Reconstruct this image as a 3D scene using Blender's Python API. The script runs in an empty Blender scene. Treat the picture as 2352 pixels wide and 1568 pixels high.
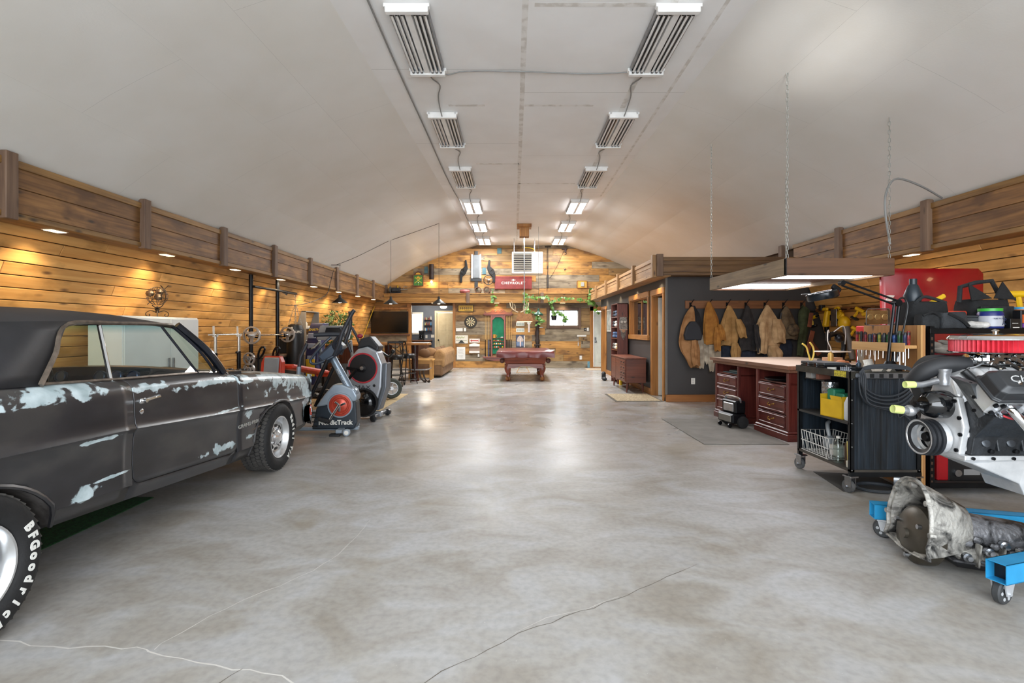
import bpy, math, random
from mathutils import Vector as V, Matrix as MX, Euler
R=random.Random(7); PI=math.pi; S=bpy.context.scene; COL=S.collection
# ---------------------------------------------------------------- camera, world, lights, exposure
FX=1180.0; EYE=1.40
cam=bpy.data.objects.new('camera',bpy.data.cameras.new('camera')); COL.objects.link(cam); S.camera=cam
cam.location=(0,0,EYE); cam.rotation_euler=(PI/2,0,0)
cam.data.sensor_width=36; cam.data.lens=36*FX/2352; cam.data.shift_x=-4/2352; cam.data.shift_y=-27/2352; cam.data.clip_start=.05
S.view_settings.view_transform='Standard'; S.view_settings.look='None'; S.view_settings.gamma=1; S.view_settings.use_curve_mapping=False
S.view_settings.exposure=0.0
S.cycles.use_denoising=True; S.cycles.max_bounces=7; S.cycles.diffuse_bounces=4; S.cycles.glossy_bounces=4; S.cycles.transparent_max_bounces=12
S.cycles.sample_clamp_indirect=6; S.cycles.caustics_reflective=False; S.cycles.caustics_refractive=False
w=bpy.data.worlds.new('world'); S.world=w; w.use_nodes=True
w.node_tree.nodes['Background'].inputs[0].default_value=(.86,.93,1,1); w.node_tree.nodes['Background'].inputs[1].default_value=5.0
def lamp(name,typ,loc,energy,col=(1,1,1),rot=(0,0,0),**k):
    d=bpy.data.lights.new(name,typ); d.energy=energy; d.color=col
    for a,v in k.items(): setattr(d,a,v)
    o=bpy.data.objects.new(name,d); COL.objects.link(o); o.location=loc; o.rotation_euler=rot; return o
# daylight through the big open doorway behind the camera
lamp('door_daylight','AREA',(.3,-2.9,2.0),360,(.90,.95,1),(PI/2,0,0),shape='RECTANGLE',size=8.5,size_y=3.6)
for tx,tz,e_,sz in ((2.86,4.22,1300,9),(3.28,4.06,1000,7),(3.6,3.94,400,8)):
    lamp('sun_glint','SPOT',(1.2,-2.2,.6),e_,(1,.98,.95),(V((tx,5.0,tz))-V((1.2,-2.2,.6))).to_track_quat('-Z','Y').to_euler(),spot_size=math.radians(sz),spot_blend=1,shadow_soft_size=.05)
WARM=(1,.80,.52)
def W(px,py,y): return V(((px-1180)*y/FX,y,EYE-(py-757)*y/FX))
def Fl(px,py): y=FX*EYE/(py-757); return V(((px-1180)*y/FX,y,0))
# ---------------------------------------------------------------- materials
def lin(h):
    h=h.lstrip('#'); o=[]
    for i in (0,2,4):
        c=int(h[i:i+2],16)/255; o.append(c/12.92 if c<=.04045 else ((c+.055)/1.055)**2.4)
    return (*o,1)
MC={}
def mat(c,r=.5,m=0,c2=None,sc=6,bump=0,bs=None,st=(1,1,1),lo=.35,hi=.65,coat=0,emit=0,ec=None,alpha=1,det=5,dist=0,rv=0,rr=None):
    key=str((c,r,m,c2,sc,bump,bs,st,lo,hi,coat,emit,ec,alpha,dist,rv,rr))
    if key in MC: return MC[key]
    M=bpy.data.materials.new('surface'); M.use_nodes=True; T=M.node_tree; N=T.nodes; L=T.links; b=N['Principled BSDF']
    b.inputs['Roughness'].default_value=r; b.inputs['Metallic'].default_value=m; b.inputs['Coat Weight'].default_value=coat
    tc=N.new('ShaderNodeTexCoord'); mp=N.new('ShaderNodeMapping'); mp.inputs['Scale'].default_value=st; L.new(tc.outputs['Object'],mp.inputs[0])
    vec=mp.outputs[0]
    if rv:
        oi=N.new('ShaderNodeObjectInfo'); ad=N.new('ShaderNodeVectorMath'); ad.operation='MULTIPLY_ADD'
        L.new(oi.outputs['Random'],ad.inputs[0]); ad.inputs[1].default_value=(37,19,53); L.new(vec,ad.inputs[2]); vec=ad.outputs[0]
    n=N.new('ShaderNodeTexNoise'); n.inputs['Scale'].default_value=sc; n.inputs['Detail'].default_value=det; n.inputs['Distortion'].default_value=dist; L.new(vec,n.inputs[0])
    cr=N.new('ShaderNodeValToRGB'); cr.color_ramp.elements[0].position=lo; cr.color_ramp.elements[1].position=hi
    a=lin(c); z=lin(c2) if c2 else tuple(x*.88 for x in a[:3])+(1,)
    cr.color_ramp.elements[0].color=z; cr.color_ramp.elements[1].color=a; L.new(n.outputs[0],cr.inputs[0])
    col=cr.outputs[0]
    if rv:
        hs=N.new('ShaderNodeHueSaturation'); mr=N.new('ShaderNodeMapRange'); mr.inputs[3].default_value=1-rv; mr.inputs[4].default_value=1+rv
        L.new(oi.outputs['Random'],mr.inputs[0]); L.new(mr.outputs[0],hs.inputs['Value']); L.new(col,hs.inputs['Color']); col=hs.outputs[0]
    L.new(col,b.inputs['Base Color'])
    if rr is not None:
        q=N.new('ShaderNodeMapRange'); q.inputs[1].default_value=lo; q.inputs[2].default_value=hi; q.inputs[3].default_value=rr; q.inputs[4].default_value=r
        L.new(n.outputs[0],q.inputs[0]); L.new(q.outputs[0],b.inputs['Roughness'])
    if bump:
        n2=N.new('ShaderNodeTexNoise'); n2.inputs['Scale'].default_value=bs or sc*3; L.new(vec,n2.inputs[0])
        bp=N.new('ShaderNodeBump'); bp.inputs['Strength'].default_value=bump; bp.inputs['Distance'].default_value=.01; L.new(n2.outputs[0],bp.inputs['Height']); L.new(bp.outputs[0],b.inputs['Normal'])
    if emit: b.inputs['Emission Color'].default_value=lin(ec or c); b.inputs['Emission Strength'].default_value=emit
    if alpha<1: b.inputs['Alpha'].default_value=alpha
    MC[key]=M; return M
def wood(c,c2,ax=1,r=.6,rv=.2,knot='#1c1008',ks=1.0,gs=1.0,bump=.25,mottle=None):
    key=str(('w',c,c2,ax,r,rv,knot,ks,gs,mottle))
    if key in MC: return MC[key]
    M=bpy.data.materials.new('wood_grain'); M.use_nodes=True; T=M.node_tree; N=T.nodes; L=T.links; b=N['Principled BSDF']; b.inputs['Roughness'].default_value=r
    tc=N.new('ShaderNodeTexCoord'); oi=N.new('ShaderNodeObjectInfo')
    ad=N.new('ShaderNodeVectorMath'); ad.operation='MULTIPLY_ADD'; L.new(oi.outputs['Random'],ad.inputs[0]); ad.inputs[1].default_value=(31.7,17.3,43.9); L.new(tc.outputs['Object'],ad.inputs[2])
    def mp(lo,hi):
        m=N.new('ShaderNodeMapping'); s=[hi*gs]*3; s[ax]=lo*gs; m.inputs['Scale'].default_value=s; L.new(ad.outputs[0],m.inputs[0]); return m.outputs[0]
    n=N.new('ShaderNodeTexNoise'); n.inputs['Scale'].default_value=1; n.inputs['Detail'].default_value=6; n.inputs['Distortion'].default_value=.6; L.new(mp(1.1,26),n.inputs[0])
    n3=N.new('ShaderNodeTexNoise'); n3.inputs['Scale'].default_value=1; n3.inputs['Detail'].default_value=3; L.new(mp(1.6,7),n3.inputs[0])
    mx=N.new('ShaderNodeMath'); mx.operation='MULTIPLY_ADD'; mx.inputs[1].default_value=.55; L.new(n.outputs[0],mx.inputs[0])
    m2=N.new('ShaderNodeMath'); m2.operation='MULTIPLY'; m2.inputs[1].default_value=.45; L.new(n3.outputs[0],m2.inputs[0]); L.new(m2.outputs[0],mx.inputs[2])
    cr=N.new('ShaderNodeValToRGB'); cr.color_ramp.elements[0].position=.36; cr.color_ramp.elements[1].position=.62
    cr.color_ramp.elements[0].color=lin(c2); cr.color_ramp.elements[1].color=lin(c); L.new(mx.outputs[0],cr.inputs[0]); col=cr.outputs[0]
    if mottle:
        n5=N.new('ShaderNodeTexNoise'); n5.inputs['Scale'].default_value=1; n5.inputs['Detail'].default_value=5; L.new(mp(2.2,5),n5.inputs[0])
        rm=N.new('ShaderNodeMapRange'); rm.inputs[1].default_value=.5; rm.inputs[2].default_value=.68; L.new(n5.outputs[0],rm.inputs[0])
        mm=N.new('ShaderNodeMix'); mm.data_type='RGBA'; L.new(rm.outputs[0],mm.inputs[0]); L.new(col,mm.inputs[6]); mm.inputs[7].default_value=lin(mottle); col=mm.outputs[2]
    vo=N.new('ShaderNodeTexVoronoi'); vo.inputs['Scale'].default_value=1*ks; L.new(mp(2.4,7),vo.inputs[0])
    km=N.new('ShaderNodeMapRange'); km.inputs[1].default_value=.05; km.inputs[2].default_value=.16; km.inputs[3].default_value=.85; km.inputs[4].default_value=0; L.new(vo.outputs['Distance'],km.inputs[0])
    kx=N.new('ShaderNodeMix'); kx.data_type='RGBA'; L.new(km.outputs[0],kx.inputs[0]); L.new(col,kx.inputs[6]); kx.inputs[7].default_value=lin(knot); col=kx.outputs[2]
    hs=N.new('ShaderNodeHueSaturation'); q=N.new('ShaderNodeMapRange'); q.inputs[3].default_value=1-rv; q.inputs[4].default_value=1+rv*.7; L.new(oi.outputs['Random'],q.inputs[0]); L.new(q.outputs[0],hs.inputs['Value']); L.new(col,hs.inputs['Color'])
    L.new(hs.outputs[0],b.inputs['Base Color'])
    bp=N.new('ShaderNodeBump'); bp.inputs['Strength'].default_value=bump; bp.inputs['Distance'].default_value=.01; L.new(mx.outputs[0],bp.inputs['Height']); L.new(bp.outputs[0],b.inputs['Normal'])
    MC[key]=M; return M
def glass(tint=(1,1,1),band=None,refl=.06,rough=0):
    key=str(('g',tint,band,refl,rough))
    if key in MC: return MC[key]
    M=bpy.data.materials.new('clear_glass'); M.use_nodes=True; T=M.node_tree; N=T.nodes; L=T.links; N.remove(N['Principled BSDF']); o=N['Material Output']
    t=N.new('ShaderNodeBsdfTransparent'); t.inputs[0].default_value=(*tint,1); g=N.new('ShaderNodeBsdfGlossy'); g.inputs['Roughness'].default_value=rough
    f=N.new('ShaderNodeFresnel'); ge=N.new('ShaderNodeNewGeometry'); bk=N.new('ShaderNodeMath'); bk.operation='MULTIPLY_ADD'; bk.inputs[1].default_value=1/1.45-1.45; bk.inputs[2].default_value=1.45; L.new(ge.outputs['Backfacing'],bk.inputs[0]); L.new(bk.outputs[0],f.inputs[0]); a=N.new('ShaderNodeMath'); a.operation='MULTIPLY_ADD'; a.inputs[1].default_value=.9; a.inputs[2].default_value=refl-.04; L.new(f.outputs[0],a.inputs[0])
    if band:
        tc=N.new('ShaderNodeTexCoord'); s=N.new('ShaderNodeSeparateXYZ'); L.new(tc.outputs['Object'],s.inputs[0]); r=N.new('ShaderNodeMapRange'); r.inputs[1].default_value=band[0]; r.inputs[2].default_value=band[1]; L.new(s.outputs[2],r.inputs[0])
        x=N.new('ShaderNodeMix'); x.data_type='RGBA'; L.new(r.outputs[0],x.inputs[0]); x.inputs[6].default_value=(*tint,1); x.inputs[7].default_value=(*band[2],1); L.new(x.outputs[2],t.inputs[0])
    m=N.new('ShaderNodeMixShader'); L.new(a.outputs[0],m.inputs[0]); L.new(t.outputs[0],m.inputs[1]); L.new(g.outputs[0],m.inputs[2]); L.new(m.outputs[0],o.inputs[0])
    MC[key]=M; return M
# ---------------------------------------------------------------- mesh helpers
def tagobj(o,label=None,cat=None,group=None,kind=None):
    for k,v in (('label',label),('category',cat),('group',group),('kind',kind)):
        if v: o[k]=v
    return o
def thing(name,label,cat,loc=(0,0,0),rz=0,group=None,kind=None):
    o=bpy.data.objects.new(name,None); COL.objects.link(o); o.location=loc; o.rotation_euler=(0,0,rz); o.empty_display_size=.1
    return tagobj(o,label,cat,group,kind)
def inst(src,loc,rot=(0,0,0),parent=None,name=None,label=None,mat=None):
    o=src.copy(); COL.objects.link(o); o.location=loc; o.rotation_euler=rot
    if parent is not None: o.parent=parent
    if label: o['label']=label
    return o
def kids(o): return [c for c in bpy.data.objects if c.parent==o]
CH={}
def dup(root,loc,rz=0,label=None,scale=None):
    r=root.copy(); COL.objects.link(r); r.location=loc; r.rotation_euler=(0,0,rz)
    if label: r['label']=label
    if scale: r.scale=scale if hasattr(scale,'__len__') else (scale,)*3
    for c in CH.get(root.name,[]):
        k=c.copy(); COL.objects.link(k); k.parent=r; CH.setdefault(r.name,[]).append(k)
        for d in CH.get(c.name,[]):
            e=d.copy(); COL.objects.link(e); e.parent=k; CH.setdefault(k.name,[]).append(e)
    return r
def ci(n,r): return [(r*math.cos(2*PI*i/n),r*math.sin(2*PI*i/n)) for i in range(n)]
def frame(d):
    d=V(d).normalized(); u=d.orthogonal().normalized()
    if abs(d.z)<.95: u=V((0,0,1)).cross(d).normalized()
    return u,d.cross(u),d
class MB:
    def __init__(s): s.v=[]; s.f=[]; s.x=None
    def add(s,vs,fs):
        n=len(s.v); s.v+= [tuple(s.x@V(p)) for p in vs] if s.x else [tuple(p) for p in vs]; s.f+=[tuple(i+n for i in f) for f in fs]; return s
    def bx(s,x0,x1,y0,y1,z0,z1,b=0):
        return s.box(((x0+x1)/2,(y0+y1)/2,(z0+z1)/2),(abs(x1-x0),abs(y1-y0),abs(z1-z0)),b)
    def box(s,c,d,b=0,rot=None):
        h=V(d)/2; m=Euler(rot).to_matrix() if rot else None; c=V(c); P=[]
        if b<=0:
            for i in (-1,1):
                for j in (-1,1):
                    for k in (-1,1): P.append(V((i*h.x,j*h.y,k*h.z)))
            Fc=[(0,1,3,2),(4,6,7,5),(0,4,5,1),(2,3,7,6),(0,2,6,4),(1,5,7,3)]
        else:
            b=min(b,h.x*.9,h.y*.9,h.z*.9); ix={}
            for i in (-1,1):
                for j in (-1,1):
                    for k in (-1,1):
                        for a in range(3):
                            q=[i*(h.x-(b if a!=0 else 0)),j*(h.y-(b if a!=1 else 0)),k*(h.z-(b if a!=2 else 0))]; ix[i,j,k,a]=len(P); P.append(V(q))
            Fc=[]
            for a in range(3):
                o1,o2=[(1,2),(2,0),(0,1)][a]
                for sg in (-1,1):
                    L=[]
                    for p,q in ((-1,-1),(1,-1),(1,1),(-1,1)):
                        t=[0,0,0]; t[a]=sg; t[o1]=p; t[o2]=q; L.append(ix[(*t,a)])
                    Fc.append(L if sg>0 else L[::-1])
                for p in (-1,1):
                    for q in (-1,1):
                        t=[0,0,0]; t[o1]=p; t[o2]=q; A=t[:]; A[a]=-1; B=t[:]; B[a]=1
                        L=[ix[(*A,o1)],ix[(*B,o1)],ix[(*B,o2)],ix[(*A,o2)]]
                        Fc.append(L if p*q<0 else L[::-1])
            for i in (-1,1):
                for j in (-1,1):
                    for k in (-1,1):
                        L=[ix[i,j,k,0],ix[i,j,k,1],ix[i,j,k,2]]; Fc.append(L if i*j*k>0 else L[::-1])
        return s.add([c+(m@p if m else p) for p in P],Fc)
    def cyl(s,p0,p1,r0,r1=None,n=14,cap=True):
        r1=r0 if r1 is None else r1; p0=V(p0);p1=V(p1); u,w,d=frame(p1-p0); vs=[]
        for p,r in ((p0,r0),(p1,r1)): vs+=[p+u*a*r+w*b*r for a,b in ci(n,1)]
        fs=[(i,(i+1)%n,n+(i+1)%n,n+i) for i in range(n)]
        if cap: fs+=[tuple(range(n))[::-1],tuple(range(n,2*n))]
        return s.add(vs,fs)
    def tube(s,pts,r,n=6,closed=False,smooth=0):
        pts=[V(p) for p in pts]
        if smooth: pts=spline(pts,smooth,closed)
        N=len(pts); vs=[]; u=None
        for i,p in enumerate(pts):
            a=pts[i-1] if (i or closed) else p; b=pts[(i+1)%N] if (i<N-1 or closed) else p
            d=(b-a)
            d=d.normalized() if d.length>1e-9 else V((0,0,1))
            if u is None: u=frame(d)[0]
            u=(u-d*u.dot(d)); u=u.normalized() if u.length>1e-6 else frame(d)[0]; w=d.cross(u); rr=r[i*(len(r)-1)//max(N-1,1)] if hasattr(r,'__len__') else r
            vs+=[p+u*x*rr+w*y*rr for x,y in ci(n,1)]
        fs=[]
        for i in range(N if closed else N-1):
            j=(i+1)%N
            for k in range(n): fs.append((i*n+k,i*n+(k+1)%n,j*n+(k+1)%n,j*n+k))
        if not closed: fs+=[tuple(range(n))[::-1],tuple(range((N-1)*n,N*n))]
        return s.add(vs,fs)
    def lathe(s,prof,o=(0,0,0),ax=(0,0,1),n=20,a0=0,a1=2*PI,cap=True):
        o=V(o); u,w,d=frame(ax); full=abs(a1-a0-2*PI)<1e-6; m=n if full else n+1; vs=[]
        for r,h in prof:
            for i in range(m):
                t=a0+(a1-a0)*i/n; vs.append(o+d*h+(u*math.cos(t)+w*math.sin(t))*max(r,1e-5))
        fs=[]
        for j in range(len(prof)-1):
            for i in range(n):
                k=(i+1)%m; fs.append((j*m+i,j*m+k,(j+1)*m+k,(j+1)*m+i))
        if full and cap:
            if prof[0][0]>1e-4: fs.append(tuple(range(m))[::-1])
            if prof[-1][0]>1e-4: fs.append(tuple(range((len(prof)-1)*m,len(prof)*m)))
        return s.add(vs,fs)
    def ball(s,c,r,n=12,rot=None):
        r=(r,r,r) if not hasattr(r,'__len__') else r; m=Euler(rot).to_matrix() if rot else None; c=V(c); k=max(n//2,4); vs=[]; 
        for j in range(k+1):
            t=PI*j/k
            for i in range(n):
                p=V((r[0]*math.sin(t)*math.cos(2*PI*i/n),r[1]*math.sin(t)*math.sin(2*PI*i/n),-r[2]*math.cos(t))); vs.append(c+(m@p if m else p))
        fs=[(j*n+i,j*n+(i+1)%n,(j+1)*n+(i+1)%n,(j+1)*n+i) for j in range(k) for i in range(n)]
        return s.add(vs,fs)
    def prism(s,poly,a,b,ax=1,flip=False):
        def P(q,t):
            return {0:(t,q[0],q[1]),1:(q[0],t,q[1]),2:(q[0],q[1],t)}[ax]
        n=len(poly); vs=[P(q,a) for q in poly]+[P(q,b) for q in poly]
        fs=[(i,(i+1)%n,n+(i+1)%n,n+i) for i in range(n)]+[tuple(range(n))[::-1],tuple(range(n,2*n))]
        return s.add(vs,fs)
    def loft(s,rings,cap=True,closed=True):
        n=len(rings[0]); vs=[p for r in rings for p in r]; fs=[]
        for j in range(len(rings)-1):
            for i in range(n if closed else n-1): fs.append((j*n+i,j*n+(i+1)%n,(j+1)*n+(i+1)%n,(j+1)*n+i))
        if cap and closed: fs+=[tuple(range(n))[::-1],tuple(range((len(rings)-1)*n,len(rings)*n))]
        return s.add(vs,fs)
    def grid(s,g): return s.loft(g,False,False)
    def out(s,name,m,parent=None,label=None,cat=None,group=None,kind=None,loc=None,rz=0,sm=38,solid=0,sub=0,off=0,bev=0):
        me=bpy.data.meshes.new(name); me.from_pydata(s.v,[],s.f); me.validate()
        bm_fix(me)
        me.materials.append(m)
        if sm:
            me.shade_smooth(); me.set_sharp_from_angle(angle=math.radians(sm))
        o=bpy.data.objects.new(name,me); COL.objects.link(o)
        if loc: o.location=loc
        if rz: o.rotation_euler=(0,0,rz)
        if parent is not None: o.parent=parent; CH.setdefault(parent.name,[]).append(o)
        if bev: q=o.modifiers.new('b','BEVEL'); q.width=bev; q.segments=2; q.limit_method='ANGLE'
        if solid: q=o.modifiers.new('s','SOLIDIFY'); q.thickness=solid; q.offset=off
        if sub: q=o.modifiers.new('u','SUBSURF'); q.levels=sub; q.render_levels=sub
        return tagobj(o,label,cat,group,kind)
import bmesh
def bm_fix(me):
    b=bmesh.new(); b.from_mesh(me); bmesh.ops.remove_doubles(b,verts=b.verts,dist=1e-5); bmesh.ops.recalc_face_normals(b,faces=b.faces); b.to_mesh(me); b.free()
def spline(p,k=6,closed=False):
    o=[]; n=len(p)
    for i in range(n if closed else n-1):
        a=p[(i-1)%n] if (i or closed) else p[0]; b=p[i]; c=p[(i+1)%n]; d=p[(i+2)%n] if (i<n-2 or closed) else p[-1]
        for j in range(k):
            t=j/k; o.append(.5*((2*b)+(c-a)*t+(2*a-5*b+4*c-d)*t*t+(3*b-a-3*c+d)*t**3))
    if not closed: o.append(p[-1])
    return o
def lerp(T,x):
    for (a,b),(c,d) in zip(T,T[1:]):
        if x<=c: return b+(d-b)*max(0,(x-a))/(c-a) if c>a else d
    return T[-1][1]
def text(body,size,m,parent,loc,rot=(PI/2,0,0),ext=.001,name='lettering',al='CENTER',sx=1,shear=0,off=0,sp=1):
    c=bpy.data.curves.new(name,'FONT'); c.body=body; c.size=size; c.align_x=al; c.align_y='CENTER'; c.extrude=ext; c.shear=shear; c.space_character=sp; c.offset=off; c.resolution_u=3
    t=bpy.data.objects.new(name,c); COL.objects.link(t); me=bpy.data.meshes.new_from_object(t); bpy.data.objects.remove(t); me.materials.clear(); me.materials.append(m); me.name=name
    o=bpy.data.objects.new(name,me); COL.objects.link(o); o.parent=parent; o.location=loc; o.rotation_euler=rot; o.scale=(sx,1,1); CH.setdefault(parent.name,[]).append(o); return o
# ---------------------------------------------------------------- the setting
CX=.28; YF=18.9; YB=-3.0; ZC=4.5
def hw(y): return 2.01-(y-4.83)*.027
ARC=[(6.15,0),(6.0,.55),(5.84,1.07),(5.64,1.7),(5.42,2.3),(5.26,2.62),(5.06,2.95)]
UP=[(5.06,2.95),(4.86,3.1),(4.62,3.26),(4.3,3.46),(4.0,3.63),(3.6,3.82),(3.25,3.97),(2.85,4.12),(2.5,4.24)]
def up(y):
    h=hw(y); k=(h-1.63)*.7; return [(a+(k*(5.06-a)/2.5 if a<5.06 else 0),z) for a,z in UP]+[(h,ZC)]
CREAM=mat('#dfddd8',.46,0,'#dad7d0',1.3,.06,60); CREAM2=mat('#efefee',.5,0,'#e9e8e6',1.6,.05,50)
HONEY=wood('#eab46c','#d0944c',1,.5,.2,knot='#5a3418',gs=.8,mottle='#a87a3e'); HONEYX=wood('#bf8c48','#8d6029',0,.55,.2,knot='#2a160a',mottle='#6e4a24')
GREY=wood('#9c8d75','#6f604b',0,.7,.22,knot='#3a2c20',mottle='#57493a'); TANX=wood('#a07f4e','#775833',0,.6,.22,knot='#2a160a',mottle='#5a4026')
BEAMY=wood('#946a3c','#5a3a1e',1,.6,.14,knot='#20140c',mottle='#5b3d22',bump=.5); BEAMX=wood('#b08040','#7c5524',0,.6,.12,knot='#20140c'); POST=wood('#7c634f','#5a4436',2,.7,.15,knot='#3a2c24'); RAIL=wood('#957040','#684a26',1,.6,.15)
BEAMXD=wood('#7a5a36','#4c341e',0,.6,.12,knot='#20140c')
DARKW=mat('#393635',.55,0,'#353231',2,.05,90)
# floor
def concrete():
    M=bpy.data.materials.new('sealed_concrete'); M.use_nodes=True; T=M.node_tree; N=T.nodes; L=T.links; b=N['Principled BSDF']; tc=N.new('ShaderNodeTexCoord')
    def nz(sc,det,dist=0,st=(1,1,1)):
        m=N.new('ShaderNodeMapping'); m.inputs['Scale'].default_value=st; L.new(tc.outputs['Object'],m.inputs[0])
        n=N.new('ShaderNodeTexNoise'); n.inputs['Scale'].default_value=sc; n.inputs['Detail'].default_value=det; n.inputs['Distortion'].default_value=dist; L.new(m.outputs[0],n.inputs[0]); return n.outputs[0]
    def ramp(x,*st):
        r=N.new('ShaderNodeValToRGB'); e=r.color_ramp.elements
        while len(e)<len(st): e.new(.5)
        for i,(p,c) in enumerate(st): e[i].position=p; e[i].color=lin(c)
        L.new(x,r.inputs[0]); return r.outputs[0]
    def mix(f,a,c,t='MIX'):
        x=N.new('ShaderNodeMix'); x.data_type='RGBA'; x.blend_type=t; 
        if isinstance(f,float): x.inputs[0].default_value=f
        else: L.new(f,x.inputs[0])
        L.new(a,x.inputs[6]); L.new(c,x.inputs[7]); return x.outputs[2]
    a=ramp(nz(.8,8,.7),(.3,'#938e87'),(.5,'#a8a6a3'),(.68,'#b7b8bb'))
    c=ramp(nz(1.9,9,1.2,(1,1.5,1)),(.32,'#8a7f6e'),(.5,'#a7a39c'),(.66,'#b7b8bb'))
    col=mix(.5,a,c); g=ramp(nz(26,8),(.3,'#cfcfcf'),(.6,'#ffffff')); col=mix(.45,col,g,'MULTIPLY')
    s=ramp(nz(.55,7,1.5),(.56,'#000000'),(.66,'#ffffff')); st=ramp(nz(3,6),(.4,'#877a64'),(.6,'#9c9380')); x=N.new('ShaderNodeMath'); x.operation='MULTIPLY'; x.inputs[1].default_value=.5; L.new(s,x.inputs[0]); col=mix(x.outputs[0],col,st)
    sp=ramp(nz(60,2),(.74,'#000000'),(.79,'#ffffff')); wh=N.new('ShaderNodeRGB'); wh.outputs[0].default_value=lin('#d8d6d0'); x2=N.new('ShaderNodeMath'); x2.operation='MULTIPLY'; x2.inputs[1].default_value=.5; L.new(sp,x2.inputs[0]); col=mix(x2.outputs[0],col,wh.outputs[0])
    L.new(col,b.inputs['Base Color'])
    r=N.new('ShaderNodeMapRange'); r.inputs[1].default_value=.3; r.inputs[2].default_value=.7; r.inputs[3].default_value=.2; r.inputs[4].default_value=.32; L.new(nz(1.4,6,.5),r.inputs[0])
    sx=N.new('ShaderNodeSeparateXYZ'); L.new(tc.outputs['Object'],sx.inputs[0]); wn=N.new('ShaderNodeMath'); wn.operation='MULTIPLY_ADD'; wn.inputs[1].default_value=3.0; L.new(nz(.5,4),wn.inputs[0]); L.new(sx.outputs[1],wn.inputs[2])
    wr=N.new('ShaderNodeMapRange'); wr.inputs[1].default_value=4.5; wr.inputs[2].default_value=9.5; wr.inputs[3].default_value=.3; wr.inputs[4].default_value=0; L.new(wn.outputs[0],wr.inputs[0])
    ra=N.new('ShaderNodeMath'); L.new(r.outputs[0],ra.inputs[0]); L.new(wr.outputs[0],ra.inputs[1]); L.new(ra.outputs[0],b.inputs['Roughness'])
    bp=N.new('ShaderNodeBump'); bp.inputs['Strength'].default_value=.12; bp.inputs['Distance'].default_value=.004; L.new(nz(7,6),bp.inputs['Height']); L.new(bp.outputs[0],b.inputs['Normal'])
    b.inputs['Specular IOR Level'].default_value=.5
    return M
floor=MB().bx(-6.3,6.9,YB,22.2,-.15,0).out('floor',concrete(),kind='structure',sm=0)
CRK=mat('#cfccc6',.6); CRD=mat('#6e675d',.7)
def crack(pts,wd,m,sd):
    rr=random.Random(sd); P=[Fl(*p) for p in pts]; Q=[]
    for a,b in zip(P,P[1:]):
        n=max(2,int((b-a).length/.07))
        for i in range(n): Q.append(a.lerp(b,i/n)+V((rr.uniform(-.012,.012),rr.uniform(-.012,.012),0)))
    Q.append(P[-1]); A=[];B=[]
    for i,q in enumerate(Q):
        d=(Q[min(i+1,len(Q)-1)]-Q[max(i-1,0)]).normalized(); nn=V((-d.y,d.x,0))*wd*rr.uniform(.4,1.2); A.append(q+nn+V((0,0,.0006))); B.append(q-nn+V((0,0,.0006)))
    MB().grid([A,B]).out('crack',m,floor,sm=0)
crack([(-80,1462),(0,1470),(120,1484),(240,1487),(320,1486),(345,1495),(420,1512),(540,1534),(600,1542),(680,1568),(760,1590)],.0042,CRK,1)
crack([(345,1495),(410,1455),(480,1415),(560,1377),(640,1345),(720,1310),(780,1272),(850,1195)],.002,CRK,2)
crack([(560,1536),(500,1568),(470,1590)],.0025,CRD,3)
crack([(920,1600),(1020,1540),(1120,1490),(1230,1440),(1330,1405),(1440,1365),(1530,1325),(1600,1296)],.0025,CRD,4)
crack([(1180,1455),(1260,1418),(1340,1398),(1420,1370)],.0018,CRK,5)
# arch shell: walls and ceiling
def shell(sgn,prof,ys,name,m):
    g=[[V((CX+sgn*a,y,z)) for a,z in prof(y)] for y in ys]; return MB().grid(g).out(name,m,kind='structure',sm=60)
ys=[YB,0,4,8,12,16,YF]
SH=mat('#4a3420',.8)
def off(y): return [(a+.045,z) for a,z in ARC]+[(4.98,3.22)]
wall_left=shell(-1,off,ys,'wall_left',SH); wall_right=shell(1,off,ys,'wall_right',SH)
ceiling=MB()
for sgn in (-1,1): ceiling.grid([[V((CX+sgn*(a+.03),y,z+.02)) for a,z in up(y)] for y in ys])
ceiling.grid([[V((CX-hw(y)-.03,y,ZC+.02)),V((CX+hw(y)+.03,y,ZC+.02))] for y in ys])
ceiling=ceiling.out('ceiling',mat('#8a8780',.8),kind='structure')
# ceiling sheets, each one a panel with a hairline joint
yj=[YB,-1.2,1.24,3.68,6.12,8.56,11.0,13.44,15.88,YF]
for sgn in (-1,1):
    for k,(i0,i1) in enumerate(((0,3),(3,6),(6,8),(8,9))):
        sh=[0,1.2,.3,.9][k]
        Y=[YB]+[y+sh for y in yj[1:-1]]+[YF]
        for y0,y1 in zip(Y,Y[1:]):
            g=[]
            for y in (y0+.0006,(y0+y1)/2,y1-.0006):
                p=up(y); q=[V((CX+sgn*a,y,z)) for a,z in p[i0:i1+1]]
                q[0]=q[0].lerp(q[1],.0012); g.append(q)
            MB().grid(g).out('panel',CREAM,ceiling,sm=60)
for c,(f0,f1) in enumerate(((-1,-.0),(0,1))):
    Y=[YB]+[y+(.6 if c else 0) for y in yj[1:-1]]+[YF]
    for y0,y1 in zip(Y,Y[1:]):
        a=lambda f,y: CX-.3+.0+(f*(hw(y)) if f else 0)+(.3 if f else .13)
        MB().grid([[V((a(f0,y)+(.0015 if c else 0),y,ZC)),V((a(f1,y)-(.0015 if not c else 0),y,ZC))] for y in (y0+.0015,y1-.0015)]).out('panel',CREAM2,ceiling,sm=0)
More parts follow.
